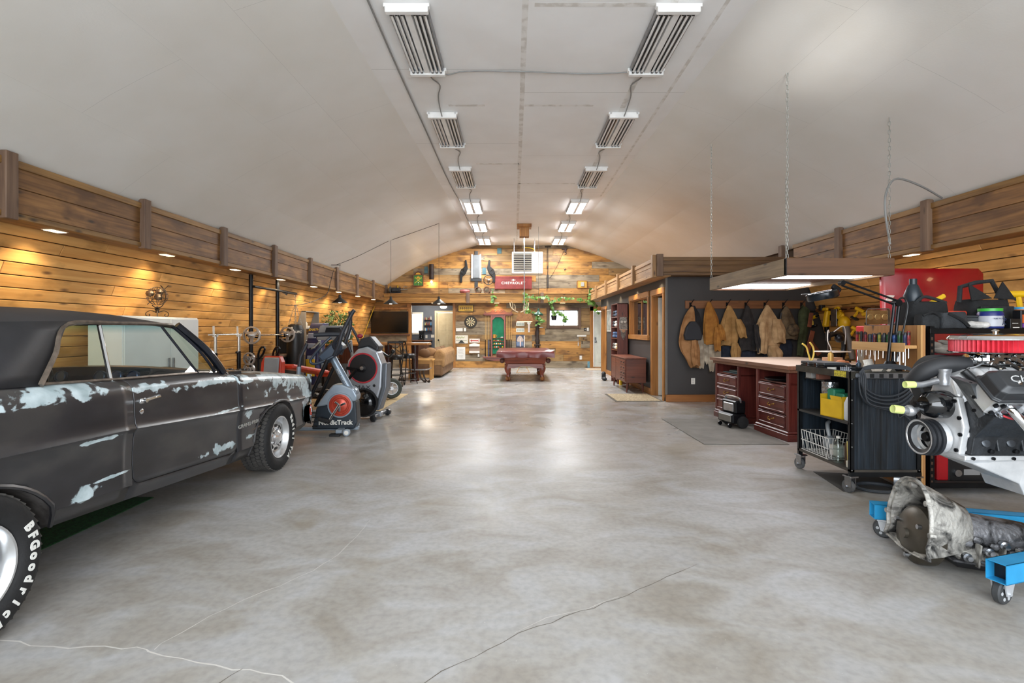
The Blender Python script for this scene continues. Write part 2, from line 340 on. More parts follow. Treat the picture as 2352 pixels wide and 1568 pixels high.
# taped seams and smudges on the flat ceiling
TAPE=mat('#cfcbc4',.6,0,'#e6e4e0',9,lo=.45,hi=.6)
for x,y0,y1,wd in ((.11,3,18,.03),(1.52,4,16,.035),(2.02,4,12,.02)):
    MB().bx(x-wd,x+wd,y0,y1,ZC-.002,ZC-.001).out('tape_seam',TAPE,ceiling,sm=0)
for y,x0,x1 in ((4.9,.2,1.6),(7.1,.15,1.1),(7.1,-.9,-.4),(9.6,-.7,.1),(10.9,.1,1.3)):
    MB().bx(x0,x1,y-.03,y+.03,ZC-.002,ZC-.001).out('tape_seam',TAPE,ceiling,sm=0)
# plank cladding on the two curved side walls
def arcpt(s):
    for (a,z),(b,t) in zip(ARC,ARC[1:]):
        l=math.hypot(b-a,t-z)
        if s<=l: u=s/l; return a+(b-a)*u,z+(t-z)*u,math.atan2(-(b-a),(t-z))
        s-=l
    return *ARC[-1],math.atan2(-(b-a),(t-z))
PLM={}
def plank(L,wd,m):
    k=(round(L,2),wd,m.name)
    if k not in PLM:
        o=MB().bx(-.011,.011,-L/2,L/2,-wd/2,wd/2,.004).out('plank',m,sm=0); PLM[k]=o.data; bpy.data.objects.remove(o)
    return PLM[k]
def clad(sgn,y0,y1,wall,seed):
    rr=random.Random(seed); s=.07; 
    while s<2.78:
        y=y0-rr.random()*2.2
        while y<y1:
            L=rr.choice((2.44,3.05,3.66,4.27)); a0=max(y,y0); a1=min(y+L,y1); y+=L
            if a1-a0<.25: continue
            a,z,t=arcpt(s); o=bpy.data.objects.new('plank',plank(a1-a0-.006,.128,HONEY)); COL.objects.link(o); o.parent=wall
            o.location=(CX+sgn*a,(a0+a1)/2,z); o.rotation_euler=(0,-sgn*t,0)
        s+=.138
clad(-1,1.0,YF-.02,wall_left,3); clad(1,2.4,9.96,wall_right,4)
# far wall: backing with openings and wide mixed boards
KX0,KX1,KZ=-3.76,-2.24,2.29; WX0,WX1,WZ0,WZ1=1.31,2.37,1.54,2.12; DX0,DX1,DZ=2.93,3.86,2.1
fw=MB()
def holes(z0,z1):
    h=[]
    if z0<KZ: h.append((KX0,KX1))
    if z1>WZ0 and z0<WZ1: h.append((WX0,WX1))
    if z0<DZ: h.append((DX0,DX1))
    return h
def segs(x0,x1,h):
    o=[]; x=x0
    for a,b in sorted(h):
        if a>x: o.append((x,min(a,x1)))
        x=max(x,b)
    if x<x1: o.append((x,x1))
    return o
zz=[0,WZ0,WZ1,2.1,KZ,4.6]; zz=sorted(set(zz))
for z0,z1 in zip(zz,zz[1:]):
    for a,b in segs(-6.2,6.8,holes(z0+.01,z1-.01)): fw.bx(a,b,YF+.02,YF+.12,z0,z1)
wall_far=fw.out('wall_far',SH,kind='structure',sm=0)
rr=random.Random(11)
for k in range(19):
    z0=k*.2435; z1=z0+.2435
    if z0>4.45: break
    ex=lerp([(z,a) for a,z in ARC]+[(z,a) for a,z in up(YF)[1:]],z0)+.03
    for a,b in segs(CX-ex,CX+ex,holes(z0+.05,z1-.05)):
        x=a-rr.random()*1.4
        while x<b:
            L=rr.uniform(1.2,3.2); c0=max(x,a); c1=min(x+L,b); x+=L
            if c1-c0<.08: continue
            p=.62 if z0>2.6 else .3
            m=HONEYX if rr.random()<p*.75 else (TANX if rr.random()<.45 else GREY)
            MB().bx(-(c1-c0)/2+.002,(c1-c0)/2-.002,-.012,.012,-.1195,.1195,.003).out('plank',m,wall_far,sm=0,loc=((c0+c1)/2,YF+rr.uniform(-.002,.004),(z0+z1)/2))
MB().bx(-.06,.06,-.013,.013,-.115,.115,.003).out('plank',mat('#6f9aa8',.7,0,'#5c8694',20),wall_far,'board end with old blue paint',sm=0,loc=(2.77,YF-.003,.122))
# front wall behind the camera with the wide open doorway
f=MB().bx(-6.3,-4.1,YB-.2,YB,0,4.7).bx(4.7,6.9,YB-.2,YB,0,4.7).bx(-4.1,4.7,YB-.2,YB,4.05,4.7).out('wall_front',mat('#c9b48c',.7),kind='structure',sm=0)
# boxed fascias with posts, rails and recessed boards
def fascia(name,P0,P1,z0,z1,posts,mb,mp,mr,nrm,post_m=POST,cap=True,dep=.3,zb=None):
    """P0->P1 along the face, nrm points into the room"""
    P0=V((*P0,0));P1=V((*P1,0)); d=(P1-P0); L=d.length; ux=abs(d.x)>abs(d.y); n=V((*nrm,0)); root=thing(name,None,None,kind='structure')
    d.normalize(); zb=zb or (z0+z1)/2+.02
    def bar(s0,s1,a,b,o0,o1,m,nm,bev=.004):
        p=P0+d*s0+n*o0; q=P0+d*s1+n*o1; c=(p+q)/2; sz=(abs(q.x-p.x),abs(q.y-p.y),b-a)
        MB().box((0,0,0),sz,bev).out(nm,m,root,sm=0,loc=(c.x,c.y,(a+b)/2))
    st=sorted(posts); e=[0]+[p for p in st if .05<p<L-.05]+[L]
    for s0,s1 in zip(e,e[1:]):
        a,b=s0+.002,s1-.002
        bar(a,b,z0+.06,zb,-.03,0,mb,'board'); bar(a,b,zb+.003,z1-.06,-.03,.004,mb,'board')
        bar(a,b,z1-.07,z1,-.06,.022,mr,'rail'); bar(a,b,z0,z0+.055,-.06,.02,mr,'rail')
    for p in st: bar(p-.062,p+.062,z0-.02,z1+.05,-.02,.062,post_m,'post',.006)
    k=int(L/2.4)+1
    for i in range(k): bar(L*i/k+.002,L*(i+1)/k-.002,z0+.005,z0+.03,-dep,-.03,mb,'soffit_board')
    return root
fascia('trim_1',(-4.68,2.0),(-4.68,18.62),2.44,2.99,[.98+1.755*k for k in range(10)],BEAMY,POST,RAIL,(1,0))
fascia('trim_2',(5.24,2.0),(5.24,9.62),2.41,2.985,[.98+1.755*k for k in range(5)],BEAMY,POST,RAIL,(-1,0))
fascia('trim_3',(2.68,9.64),(5.24,9.64),2.42,2.765,[.05],BEAMXD,POST,BEAMXD,(0,-1),dep=.36)
fascia('trim_4',(2.66,9.66),(2.66,17.9),2.40,2.755,[.02,1.65,3.3,5.0,6.75,8.2],wood('#b48a5a','#8d6740',1,.55,.1),POST,wood('#b88c58','#8d6740',1,.55,.1),(-1,0),wood('#a37c4e','#7c5a38',2,.6,.1))
fascia('trim_5',(-4.7,18.55),(2.66,18.55),2.37,2.69,[3.05,5.72],BEAMX,POST,BEAMX,(0,-1),dep=.33)
MB().bx(-4.98,2.95,18.50,18.88,2.69,2.715,.003).out('trim_6',HONEYX,kind='structure',sm=0)
# left ledge board on the far fascia; roof boards of the office box
MB().bx(2.66,5.6,9.64,17.9,2.69,2.74).out('trim_7',BEAMX,kind='structure',sm=0)
# office box
def wallbox(name,*b): 
    m=MB()
    for q in b: m.bx(*q)
    return m.out(name,DARKW,kind='structure',sm=0)
OX=2.97
wallbox('wall_office_front',(OX,6.3,10.0,10.1,0,2.6))
wallbox('wall_office_side',(OX,OX+.1,10.1,10.18,0,2.6),(OX,OX+.1,10.95,11.24,0,2.6),(OX,OX+.1,10.18,10.95,2.12,2.6),(OX,OX+.1,11.24,13.1,0,1.24),(OX,OX+.1,11.24,13.1,2.16,2.6),(OX,OX+.1,13.1,16.5,0,2.6),(OX,OX+.1,16.5,17.2,2.06,2.6),(OX,OX+.1,17.2,17.4,0,2.6))
MB().bx(OX+2.2,OX+2.3,10.1,17.4,0,2.6).out('wall_office_back',mat('#6d675e',.8),kind='structure',sm=0)
wallbox('wall_office_end',(OX,6.2,17.4,17.5,0,2.6))
BASE=wood('#a36a35','#7a4a22',0,.5,.1); BASEY=wood('#a87238','#7a4a22',1,.5,.1); CASE=wood('#b27a3c','#8a5826',2,.5,.1); CASEY=wood('#b27a3c','#8a5826',1,.5,.1)
MB().bx(2.955,5.9,9.965,10.0,0,.14,.004).out('baseboard_office_front',BASE,kind='structure',sm=0)
MB().bx(2.945,OX,11.1,16.4,0,.13,.004).out('baseboard_office_side',BASEY,kind='structure',sm=0)
MB().bx(2.945,2.985,9.965,10.0,.14,2.42,.003).out('trim_8',mat('#6b665f',.6),kind='structure',sm=0)
def casing(name,y0,y1,z1,z0=0,wd=.1,x=OX,bot=False):
    r=thing(name,None,None,kind='structure')
    for a,b,c,e,m in ((y0-wd,y0,z0,z1+wd,CASE),(y1,y1+wd,z0,z1+wd,CASE)): MB().bx(x-.03,x,a,b,c,e,.004).out('casing',m,r,sm=0)
    MB().bx(x-.034,x,y0-wd-.02,y1+wd+.02,z1,z1+wd+.02,.004).out('casing',CASEY,r,sm=0)
    for a,b in ((y0,y0+.02),(y1-.02,y1)): MB().bx(x-.005,x+.11,a,b,z0,z1,.002).out('jamb',CASE,r,sm=0)
    MB().bx(x-.005,x+.11,y0,y1,z1-.02,z1,.002).out('jamb',CASEY,r,sm=0)
    if bot: MB().bx(x-.05,x+.11,y0-wd,y1+wd,z0-wd,z0,.004).out('casing',CASEY,r,sm=0)
    return r
WHITE=mat('#e4e1da',.4,0,'#dbd7ce',8); CREAMD=mat('#dccca8',.45,0,'#d2c09a',6)
BRASS=mat('#b08a4a',.3,1); STEEL=mat('#b9bcc0',.3,1,'#a0a3a8',12); CHROME=mat('#e6e8ea',.06,1,'#dcdee0'); BLK=mat('#17181a',.4,0,'#101113',12); BLKM=mat('#1c1d20',.35,.6,'#141518',9); RUB=mat('#1d1d1e',.75,0,'#161617',20,.2,60)
def door_leaf(root,wd,h,m,knob=BRASS,side=1,glassed=False):
    """leaf in local XZ, hinge at origin, thickness along y"""
    b=MB()
    if glassed: b.bx(0,.29,-.02,.02,.01,h).bx(.59,wd,-.02,.02,.01,h).bx(.29,.59,-.02,.02,.01,1.05).bx(.29,.59,-.02,.02,1.85,h)
    else: b.bx(0,wd,-.02,.02,.01,h,.003)
    b.out('leaf',m,root,sm=0)
    for z0,z1 in ((.2,.62),(.78,1.2),(1.36,h-.18)):
        for x0,x1 in ((.11,wd/2-.04),(wd/2+.04,wd-.11)):
            if glassed and z0>.7: continue
            MB().bx(x0,x1,-.028,.028,z0,z1,.008).out('panel',m,root,sm=0)
    MB().lathe([(.028,0),(.028,.01),(.012,.014),(.012,.035),(.026,.045),(.03,.06),(.02,.075),(0,.078)],(wd-.07 if side>0 else .07,-.02,.98),(0,-1,0),14).out('handle',knob,root)
d=thing('door_1',None,None,(OX+.1,10.92,0),0,kind='structure'); door_leaf(d,.74,2.08,WHITE); casing('trim_9',10.18,10.95,2.12)
d=thing('door_2',None,None,(OX+.1,17.17,0),0,kind='structure'); door_leaf(d,.68,2.04,WHITE); casing('trim_10',16.5,17.2,2.06,wd=.08)
casing('trim_11',11.34,13.0,2.12,1.28,.11,bot=True)
wn=thing('window_1',None,None,kind='structure')
MB().bx(OX+.07,OX+.076,11.34,13.0,1.28,2.12).out('pane',glass((.55,.55,.55),None,.22),wn,sm=0)
for y in (11.36,12.15,12.98): MB().bx(OX+.05,OX+.09,y-.025,y+.025,1.28,2.12,.003).out('frame',CASE,wn,sm=0)
# far wall window
wn=thing('window_2',None,None,kind='structure'); DWX=wood('#6b5240','#4a3628',0,.6,.1); DWZ=wood('#6b5240','#4a3628',2,.6,.1)
for a,b,c,e,m in ((WX0-.1,WX0,WZ0-.1,WZ1+.1,DWZ),(WX1,WX1+.1,WZ0-.1,WZ1+.1,DWZ),(WX0,WX1,WZ1,WZ1+.1,DWX),(WX0-.02,WX1+.02,WZ0-.1,WZ0,DWX)): MB().bx(a,b,YF-.045,YF-.012,c,e,.004).out('casing',m,wn,sm=0)
for a,b,c,e in ((WX0,WX0+.03,WZ0,WZ1),(WX1-.03,WX1,WZ0,WZ1),(1.82,1.86,WZ0,WZ1),(WX0,WX1,WZ0,WZ0+.03),(WX0,WX1,WZ1-.03,WZ1)): MB().bx(a,b,YF+.02,YF+.06,c,e,.003).out('sash',WHITE,wn,sm=0)
for a,b in ((WX0,1.84),(1.84,WX1)): MB().bx(a+.02,b-.02,YF+.035,YF+.039,WZ0,WZ1).out('pane',glass((.95,.97,1)),wn,sm=0)
# white entry door at the right end of the far wall
d=thing('door_3',None,None,(DX0+.02,YF+.03,0),0,kind='structure'); door_leaf(d,.88,2.06,mat('#d8d8cc',.45),STEEL,-1,True)
MB().bx(.24,.29,-.032,.032,1.0,1.9).bx(.59,.64,-.032,.032,1.0,1.9).bx(.29,.59,-.032,.032,1.0,1.05).bx(.29,.59,-.032,.032,1.85,1.9).out('glass_frame',WHITE,d,sm=0); MB().bx(.29,.59,-.004,.004,1.05,1.85).out('pane',glass((.95,.97,1)),d,sm=0)
MB().bx(.03,.09,-.028,-.02,.92,1.12,.006).out('handle_plate',STEEL,d,sm=0)
r=thing('trim_12',None,None,kind='structure')
for a,b,c,e in ((DX0-.13,DX0,0,2.25),(DX1,DX1+.1,0,2.25),(DX0-.13,DX1+.1,2.09,2.25)): MB().bx(a,b,YF-.04,YF-.012,c,e,.004).out('casing',CASE,r,sm=0)
MB().bx(DX0,DX1,YF-.02,YF+.1,-.0,.035).out('sill',CASE,r,sm=0)
r=thing('trim_13',None,None,kind='structure')
for a,b,c,e in ((KX0-.16,KX0,0,2.37),(KX1,KX1+.1,0,2.37)): MB().bx(a,b,YF-.05,YF-.012,c,e,.004).out('casing',CASE,r,sm=0)
# kitchenette beyond the opening
GB=mat('#5e6470',.7,0,'#565c68',3)
YK=20.9
MB().bx(-5.2,-1.4,YF+.12,YK,2.42,2.5).out('ceiling_kitchenette',mat('#c9c5bd',.8),kind='structure',sm=0)
MB().bx(-5.2,-5.1,YF+.12,YK,0,2.45).out('wall_kitchenette_left',GB,kind='structure',sm=0); MB().bx(-1.5,-1.4,YF+.12,YK,0,2.45).out('wall_kitchenette_right',GB,kind='structure',sm=0)
a,b,c,e=-4.22,-3.75,1.28,2.04
MB().bx(-5.2,a,YK,YK+.1,0,2.45).bx(b,-3.13,YK,YK+.1,0,2.45).bx(a,b,YK,YK+.1,0,c).bx(a,b,YK,YK+.1,e,2.45).bx(-3.13,-2.3,YK,YK+.1,2.1,2.45).bx(-2.3,-1.4,YK,YK+.1,0,2.45).out('wall_kitchenette_far',GB,kind='structure',sm=0)
wn=thing('window_3',None,None,kind='structure')
for p,q,s,t in ((a-.07,a,c-.07,e+.07),(b,b+.07,c-.07,e+.07),(a,b,e,e+.07),(a,b,c-.07,c)): MB().bx(p,q,YK-.03,YK,s,t,.004).out('casing',WHITE,wn,sm=0)
MB().bx(a,b,YK+.05,YK+.054,c,e).out('pane',glass((.95,.97,1)),wn,sm=0)
d=thing('door_4',None,None,(-3.13,YK+.03,0),0,kind='structure'); door_leaf(d,.83,2.08,CREAMD,BLKM,-1)
for p,q,s,t in ((-3.21,-3.13,0,2.17),(-3.13,-2.3,2.09,2.17)): MB().bx(p,q,YK-.03,YK,s,t,.003).out('casing',CREAMD,d,sm=0,loc=(3.13,-YK-.03,0))
lamp('kitchen_lamp','POINT',(-3.4,20.0,2.2),45,(1,.9,.75),shadow_soft_size=.15)
lamp('office_lamp','POINT',(4.1,12.5,2.3),18,(1,.85,.65),shadow_soft_size=.15)
# ---------------------------------------------------------------- lights of the room
def emis(c,s):
    return mat(c,.4,emit=s)
TUBEOFF=mat('#e9e9e6',.25); FIXW=mat('#ecebe8',.35); REFL=mat('#a9abad',.22,.9,'#8f9194',10); LIT=emis('#fdfcff',24); LITB=emis('#fdfaff',9)
def ceiling_light(lit):
    r=thing('ceiling_light','x','light',group=None); L=1.26; wd=.40
    MB().bx(-wd/2,wd/2,-L/2+.05,L/2-.05,-.02,0,.003).out('housing',REFL,r,sm=0)
    for sx in (-1,1):
        MB().prism([(sx*.035,-.02),(sx*.035,-.03),(sx*.19,-.045),(sx*.2,-.02)],-L/2+.05,L/2-.05,1).out('reflector',REFL,r,sm=0)
        for k in range(3):
            x=sx*(.062+.05*k)
            MB().cyl((x,-L/2+.06,-.062),(x,L/2-.06,-.062),.0125,n=8).out('tube',LIT if lit else TUBEOFF,r)
            for e in (-1,1): MB().bx(x-.012,x+.012,e*(L/2-.075)-.012,e*(L/2-.075)+.012,-.075,-.03,.002).out('lamp_holder',BLKM if not lit else FIXW,r,sm=0)
    MB().prism([(-.04,-.02),(-.03,-.07),(.03,-.07),(.04,-.02)],-L/2+.04,L/2-.04,1).out('spine',FIXW,r,sm=0)
    for e in (-1,1):
        b=MB(); y=e*(L/2-.025); b.bx(-wd/2-.005,wd/2+.005,y-.03,y+.03,-.085,0,.006); b.bx(-wd/2-.02,-wd/2+.03,y-.03,y+.03,-.035,0,.004).bx(wd/2-.03,wd/2+.02,y-.03,y+.03,-.035,0,.004); b.out('end_cap',FIXW,r,sm=0)
    return r
L0=ceiling_light(False); L1=ceiling_light(True); used=[0,0]
ORD=['nearest the camera','second from the camera','third from the camera']
for side,x0 in (('left',-1.02),('right',1.57)):
    for k in range(6):
        y=5.5+2.44*k; lit=k>=3; lab='%s six-tube ceiling light in the %s row, %s'%('glowing' if lit else 'switched-off',side,(ORD[k] if not lit else 'nearest of the lit ones' if k==3 else 'middle of the lit ones' if k==4 else 'closest to the far plank wall'))
        src=L1 if lit else L0
        if not used[lit]: used[lit]=1; o=src; o.location=(x0,y,ZC-.002)
        else: o=dup(src,(x0,y,ZC-.002))
        o['label']=lab; o['group']='lit ceiling lights' if lit else 'switched-off ceiling lights'
        if lit: lamp('tube_glow','AREA',(x0,y,ZC-.1),105,(.95,.98,1),shape='RECTANGLE',size=.4,size_y=1.2)
GCAB=mat('#8b8b89',.5); 
def cable(name,pts,r,m,lab,sm=4,cat='cable',grp=None): return MB().tube(pts,r,6,smooth=sm).out(name,m,None,lab,cat,grp)
cable('conduit_cable',[(-1.33,2.5,4.478),(-1.36,4.4,4.478),(-1.37,6.2,4.478),(-1.36,8,4.478),(-1.36,10,4.478),(-1.33,11.5,4.478),(-1.29,12.4,4.478),(-1.3,14,4.478),(-1.27,16,4.478),(-1.25,18.3,4.478)],.011,GCAB,'long grey armoured cable running along the flat ceiling left of the lights')
cable('conduit_cable',[(-.98,6.1,4.45),(-.8,6.2,4.478),(-.55,6.12,4.478),(.1,6.13,4.478),(.9,6.18,4.478),(1.42,6.12,4.47)],.008,GCAB,'grey cable crossing the ceiling between the two nearest lights')
for side,x0 in (('left',-1.02),('right',1.57)):
    for k in range(5):
        y=5.5+2.44*k; s=1 if side=='left' else -1
        cable('conduit_cable',[(x0+s*-.0,y+.62,4.46),(x0+s*.02,y+.8,4.478),(x0+s*.09,y+.98,4.478),(x0+s*.03,y+1.25,4.478),(x0,y+1.55,4.478),(x0,y+1.82,4.43)],.008,GCAB,'grey cable linking two ceiling lights of the %s row, %s'%(side,['nearest the camera','second from the camera','third from the camera','fourth from the camera','closest to the far wall'][k]),grp='cables between the ceiling lights')
# recessed soffit lights
POTE=emis('#ffd9a0',14); POTB=mat('#f3e8d2',.4)
pot=thing('soffit_light','x','light')
MB().bx(-.06,.06,-.1,.1,-.012,.012,.004).out('bezel',POTB,pot,sm=0); MB().bx(-.048,.048,-.088,.088,-.016,-.008,.003).out('diffuser',POTE,pot,sm=0)
first=[1]
def potlight(x,y,z,lab,grp,tgt,e=60,rz=0,ang=112):
    o=pot if first[0] else dup(pot,(x,y,z),rz); first[0]=0; o.location=(x,y,z); o.rotation_euler=(0,0,rz); o['label']=lab; o['group']=grp
    d=V(tgt)-V((x,y,z)); q=d.to_track_quat('-Z','Y').to_euler()
    lamp('soffit_beam','SPOT',(x,y,z-.03),e,WARM,q,spot_size=math.radians(ang),spot_blend=.8,shadow_soft_size=.05)
O2=['nearest the camera','second from the camera','third from the camera','fourth from the camera','fifth from the camera','sixth from the camera','seventh from the camera','last before the far wall']
for k in range(8):
    y=5.42+1.755*k; potlight(-4.84,y,2.45,'glowing warm soffit light under the left fascia, %s'%O2[k],'soffit lights under the left fascia',(-5.25,y,1.0),66)
for y in (1.9,3.66): lamp('soffit_beam','SPOT',(-4.84,y,2.42),66,WARM,(V((-.41,0,-1.4))).to_track_quat('-Z','Y').to_euler(),spot_size=math.radians(110),spot_blend=.8,shadow_soft_size=.04)
for k,y in enumerate((5.05,6.95)): potlight(5.38,y,2.42,'glowing warm soffit light under the right fascia, %s'%['nearest the camera','above the red panel'][k],'soffit lights under the right fascia',(5.8,y,1.0),50)
for k,y in enumerate((10.35,12.35,14.3,16.3)): potlight(2.83,y,2.425,'glowing warm soffit light over the office wall, %s'%['above the near doorway','above the framed window','above the tall bookcase','above the far doorway'][k],'soffit lights over the office wall',(2.95,y,1.2),26,0,135)
for k,x in enumerate((-2.9,-.62,1.78)): potlight(x,18.68,2.385,'glowing warm soffit light in the far fascia, %s'%['above the kitchenette opening','above the cue rack','above the far window'][k],'soffit lights in the far fascia',(x,18.85,1.0),30,PI/2,130)
# hanging light box over the workbench
WB=wood('#8a7558','#5f4c36',1,.7,.1); WBX=wood('#6f4f38','#4d3626',0,.6,.1)
t=thing('hanging_light_box','rough timber light box with bright tubes hung on chains above the workbench','light',(3.0,5.66,2.0))
MB().bx(0,.045,.045,2.21,0,.19,.006).out('side_board',WB,t,sm=0); MB().bx(1.155,1.2,.045,2.21,0,.19,.006).out('side_board',WB,t,sm=0)
MB().bx(0,1.2,0,.045,0,.19,.006).out('end_board',WBX,t,sm=0); MB().bx(.045,1.155,2.165,2.21,0,.19,.006).out('end_board',WBX,t,sm=0); MB().bx(.0,.006,-.006,.04,0,.19).out('corner_strip',BLKM,t,sm=0)
for y0,y1 in ((.07,.64),(1.48,2.14)):
    MB().bx(.06,1.14,y0,y1,.036,.1,.004).out('fixture',FIXW,t,sm=0)
    for x0,x1 in ((.07,.598),(.602,1.13)): MB().bx(x0,x1,y0+.01,y1-.01,.022,.034,.004).out('diffuser',LITB,t,sm=0)
MB().bx(.045,1.155,.66,1.46,.05,.075).out('top_board',WBX,t,sm=0)
ZINC=mat('#b5b6b2',.4,.6,'#95968f',30)
def chain(name,p0,p1,lab,par=None,ln=.045,rw=.010,cat='chain',grp=None,r=.003):
    p0=V(p0);p1=V(p1); n=int((p1-p0).length/ln); u,w_,d=frame(p1-p0); b=MB()
    for i in range(n):
        c=p0.lerp(p1,(i+.5)/n); a=u if i%2 else w_; h=ln*.62
        b.tube([c-d*h+a*0,c-d*h*.7+a*rw,c+d*h*.7+a*rw,c+d*h,c+d*h*.7-a*rw,c-d*h*.7-a*rw],r,4,True)
    return b.out(name,ZINC,par,lab,cat,grp)
cp=lambda x,y: lerp([(a,z) for a,z in up(y)][::-1] if 0 else sorted([(a,z) for a,z in up(y)]),abs(x-CX))
for nm,x,y,lab in ((0,3.02,7.85,'far'),(1,3.03,5.69,'near left'),(2,4.16,5.69,'near right'),(3,4.16,7.85,'far right')):
    chain('hanging_chain',(x,y,2.19),(x,y,cp(x,y)),'zinc chain holding the light box over the workbench, at its %s corner'%lab,grp='chains of the light box')
cable('power_cable',[(4.19,5.72,2.35),(4.14,5.73,2.75),(4.19,5.76,2.98),(4.37,5.85,3.12),(4.75,6.0,3.08),(5.2,6.24,3.0)],.012,GCAB,'grey cable looping from the light box chain to the right fascia')
# ---------------------------------------------------------------- the old coupe
def primer():
    M=bpy.data.materials.new('worn_black_primer'); M.use_nodes=True; T=M.node_tree; N=T.nodes; L=T.links; b=N['Principled BSDF']; tc=N.new('ShaderNodeTexCoord'); P=tc.outputs['Object']
    def nz(sc,det=6,st=(1,1,1),dist=0):
        m=N.new('ShaderNodeMapping'); m.inputs['Scale'].default_value=st; L.new(P,m.inputs[0]); n=N.new('ShaderNodeTexNoise'); n.inputs['Scale'].default_value=sc; n.inputs['Detail'].default_value=det; n.inputs['Distortion'].default_value=dist; L.new(m.outputs[0],n.inputs[0]); return n.outputs[0]
    def math_(op,a,b_,c=None):
        m=N.new('ShaderNodeMath'); m.operation=op
        for i,v in enumerate((a,b_,c)):
            if v is None: continue
            if isinstance(v,(int,float)): m.inputs[i].default_value=v
            else: L.new(v,m.inputs[i])
        return m.outputs[0]
    acc=None
    for cy,cz,ry,rz in ((2.1,.93,.8,.19),(2.36,.70,.16,.30),(-.25,1.03,.16,.022),(.5,.985,.42,.028),(-1.1,1.075,.42,.05),(-.95,1.1,.5,.02),(.56,.45,.24,.035),(.98,.66,.07,.03),(1.0,.44,.09,.024),(-.80,.50,.10,.035),(-.62,.54,.14,.008),(-.66,.775,.16,.010),(.55,.74,.2,.008),(1.6,.955,.8,.03)):
        m=N.new('ShaderNodeVectorMath'); m.operation='MULTIPLY_ADD'; L.new(P,m.inputs[0]); m.inputs[1].default_value=(0,1/ry,1/rz); m.inputs[2].default_value=(0,-cy/ry,-cz/rz)
        l=N.new('ShaderNodeVectorMath'); l.operation='LENGTH'; L.new(m.outputs[0],l.inputs[0]); v=math_('SUBTRACT',1,l.outputs['Value']); acc=v if acc is None else math_('MAXIMUM',acc,v)
    k=math_('MULTIPLY_ADD',math_('SUBTRACT',nz(7,9,(1,1,1.6),.6),.5),4.2,math_('MINIMUM',acc,.72)); k=math_('MULTIPLY_ADD',math_('SUBTRACT',nz(28,6),.5),1.0,k)
    r=N.new('ShaderNodeMapRange'); r.inputs[1].default_value=.05; r.inputs[2].default_value=.3; L.new(k,r.inputs[0])
    def ramp(x,*st):
        q=N.new('ShaderNodeValToRGB'); e=q.color_ramp.elements
        while len(e)<len(st): e.new(.5)
        for i,(p,c) in enumerate(st): e[i].position=p; e[i].color=lin(c)
        L.new(x,q.inputs[0]); return q.outputs[0]
    base=ramp(nz(2.2,7,(1,1,2)),(.36,'#1c1d21'),(.52,'#29292d'),(.66,'#3b3a3a')); pat=ramp(nz(9,6),(.35,'#9fb4ba'),(.6,'#cfe0e6'))
    x=N.new('ShaderNodeMix'); x.data_type='RGBA'; L.new(r.outputs[0],x.inputs[0]); L.new(base,x.inputs[6]); L.new(pat,x.inputs[7]); L.new(x.outputs[2],b.inputs['Base Color'])
    q=N.new('ShaderNodeMapRange'); q.inputs[3].default_value=.24; q.inputs[4].default_value=.42; L.new(nz(4),q.inputs[0]); L.new(q.outputs[0],b.inputs['Roughness']); b.inputs['Specular IOR Level'].default_value=.6; b.inputs['Coat Weight'].default_value=.35; b.inputs['Coat Roughness'].default_value=.2
    return M
PAINT=primer(); ROOFP=mat('#2b2c31',.55,0,'#232428',4,.04,40); TRD=mat('#4a4744',.85,0,'#3a3836',18); NAVY=mat('#161a24',.25,0,'#101218',8); TRIMM=mat('#8a7f74',.32,.8,'#6b6158',20)
car=thing('car','black primer two-door hardtop coupe with worn pale patches parked along the left side','car',(-3.33,3.6,0))
ZT=[(-2.75,1.06),(-2.0,1.11),(-1.3,1.13),(-1.0,1.115),(-.42,1.09),(.53,1.06),(.86,1.015),(1.5,.97),(2.4,.875),(2.6,.85)]
ZB=[(-2.7,.47),(-1.9,.42),(-1.0,.385),(.86,.255),(1.0,.25),(2.1,.25),(2.5,.27)]
ZCR=[(-2.7,.84),(-1.3,.82),(-.49,.794),(.66,.718),(2.4,.62)]
HX=[(-2.75,.93),(-2.3,.975),(-1.2,1.01),(-.3,1.0),(.7,.995),(1.8,.99),(2.3,.965),(2.52,.92)]
RA,FA=(-1.41,.345),(1.54,.33)
def smooth_lerp(T,y): return (lerp(T,y-.12)+2*lerp(T,y)+lerp(T,y+.12))/4
UPD=[(0,0),(.05,.010),(.14,.017),(.3,.02),(.55,.022),(.75,.028),(.86,.04),(.94,.065),(1,.105)]
DND=[(0,0),(.05,.02),(.2,.03),(.45,.034),(.7,.03),(.78,.028),(.8,.045),(1,.085)]
def xs(y,z):
    zc=smooth_lerp(ZCR,y); zt=smooth_lerp(ZT,y); zb=smooth_lerp(ZB,y); h=smooth_lerp(HX,y)
    return h-(lerp(UPD,(z-zc)/(zt-zc)) if z>=zc else lerp(DND,(zc-z)/(zc-zb)))
def arch(y,z):
    for (yc,zc),a in ((RA,.475),(FA,.47)):
        t=(y-yc)/a
        if abs(t)<1: z=max(z,zc+.36*math.sqrt(max(0,1-t*t)))
    return z
def col(y,z0,sx):
    zc=smooth_lerp(ZCR,y); zt=smooth_lerp(ZT,y); L=[]
    zs=[zc+(zt-zc)*t for t in (1,.97,.94,.9,.86,.8,.7,.55,.4,.25,.1,.03,0)]; zb=smooth_lerp(ZB,y); zs+=[zc+(zb-zc)*t for t in (.03,.06,.15,.3,.5,.7,.78,.81,.9,1)]
    for z in zs: z=max(z,z0); L.append(V((sx*xs(y,z),y,z)))
    return L
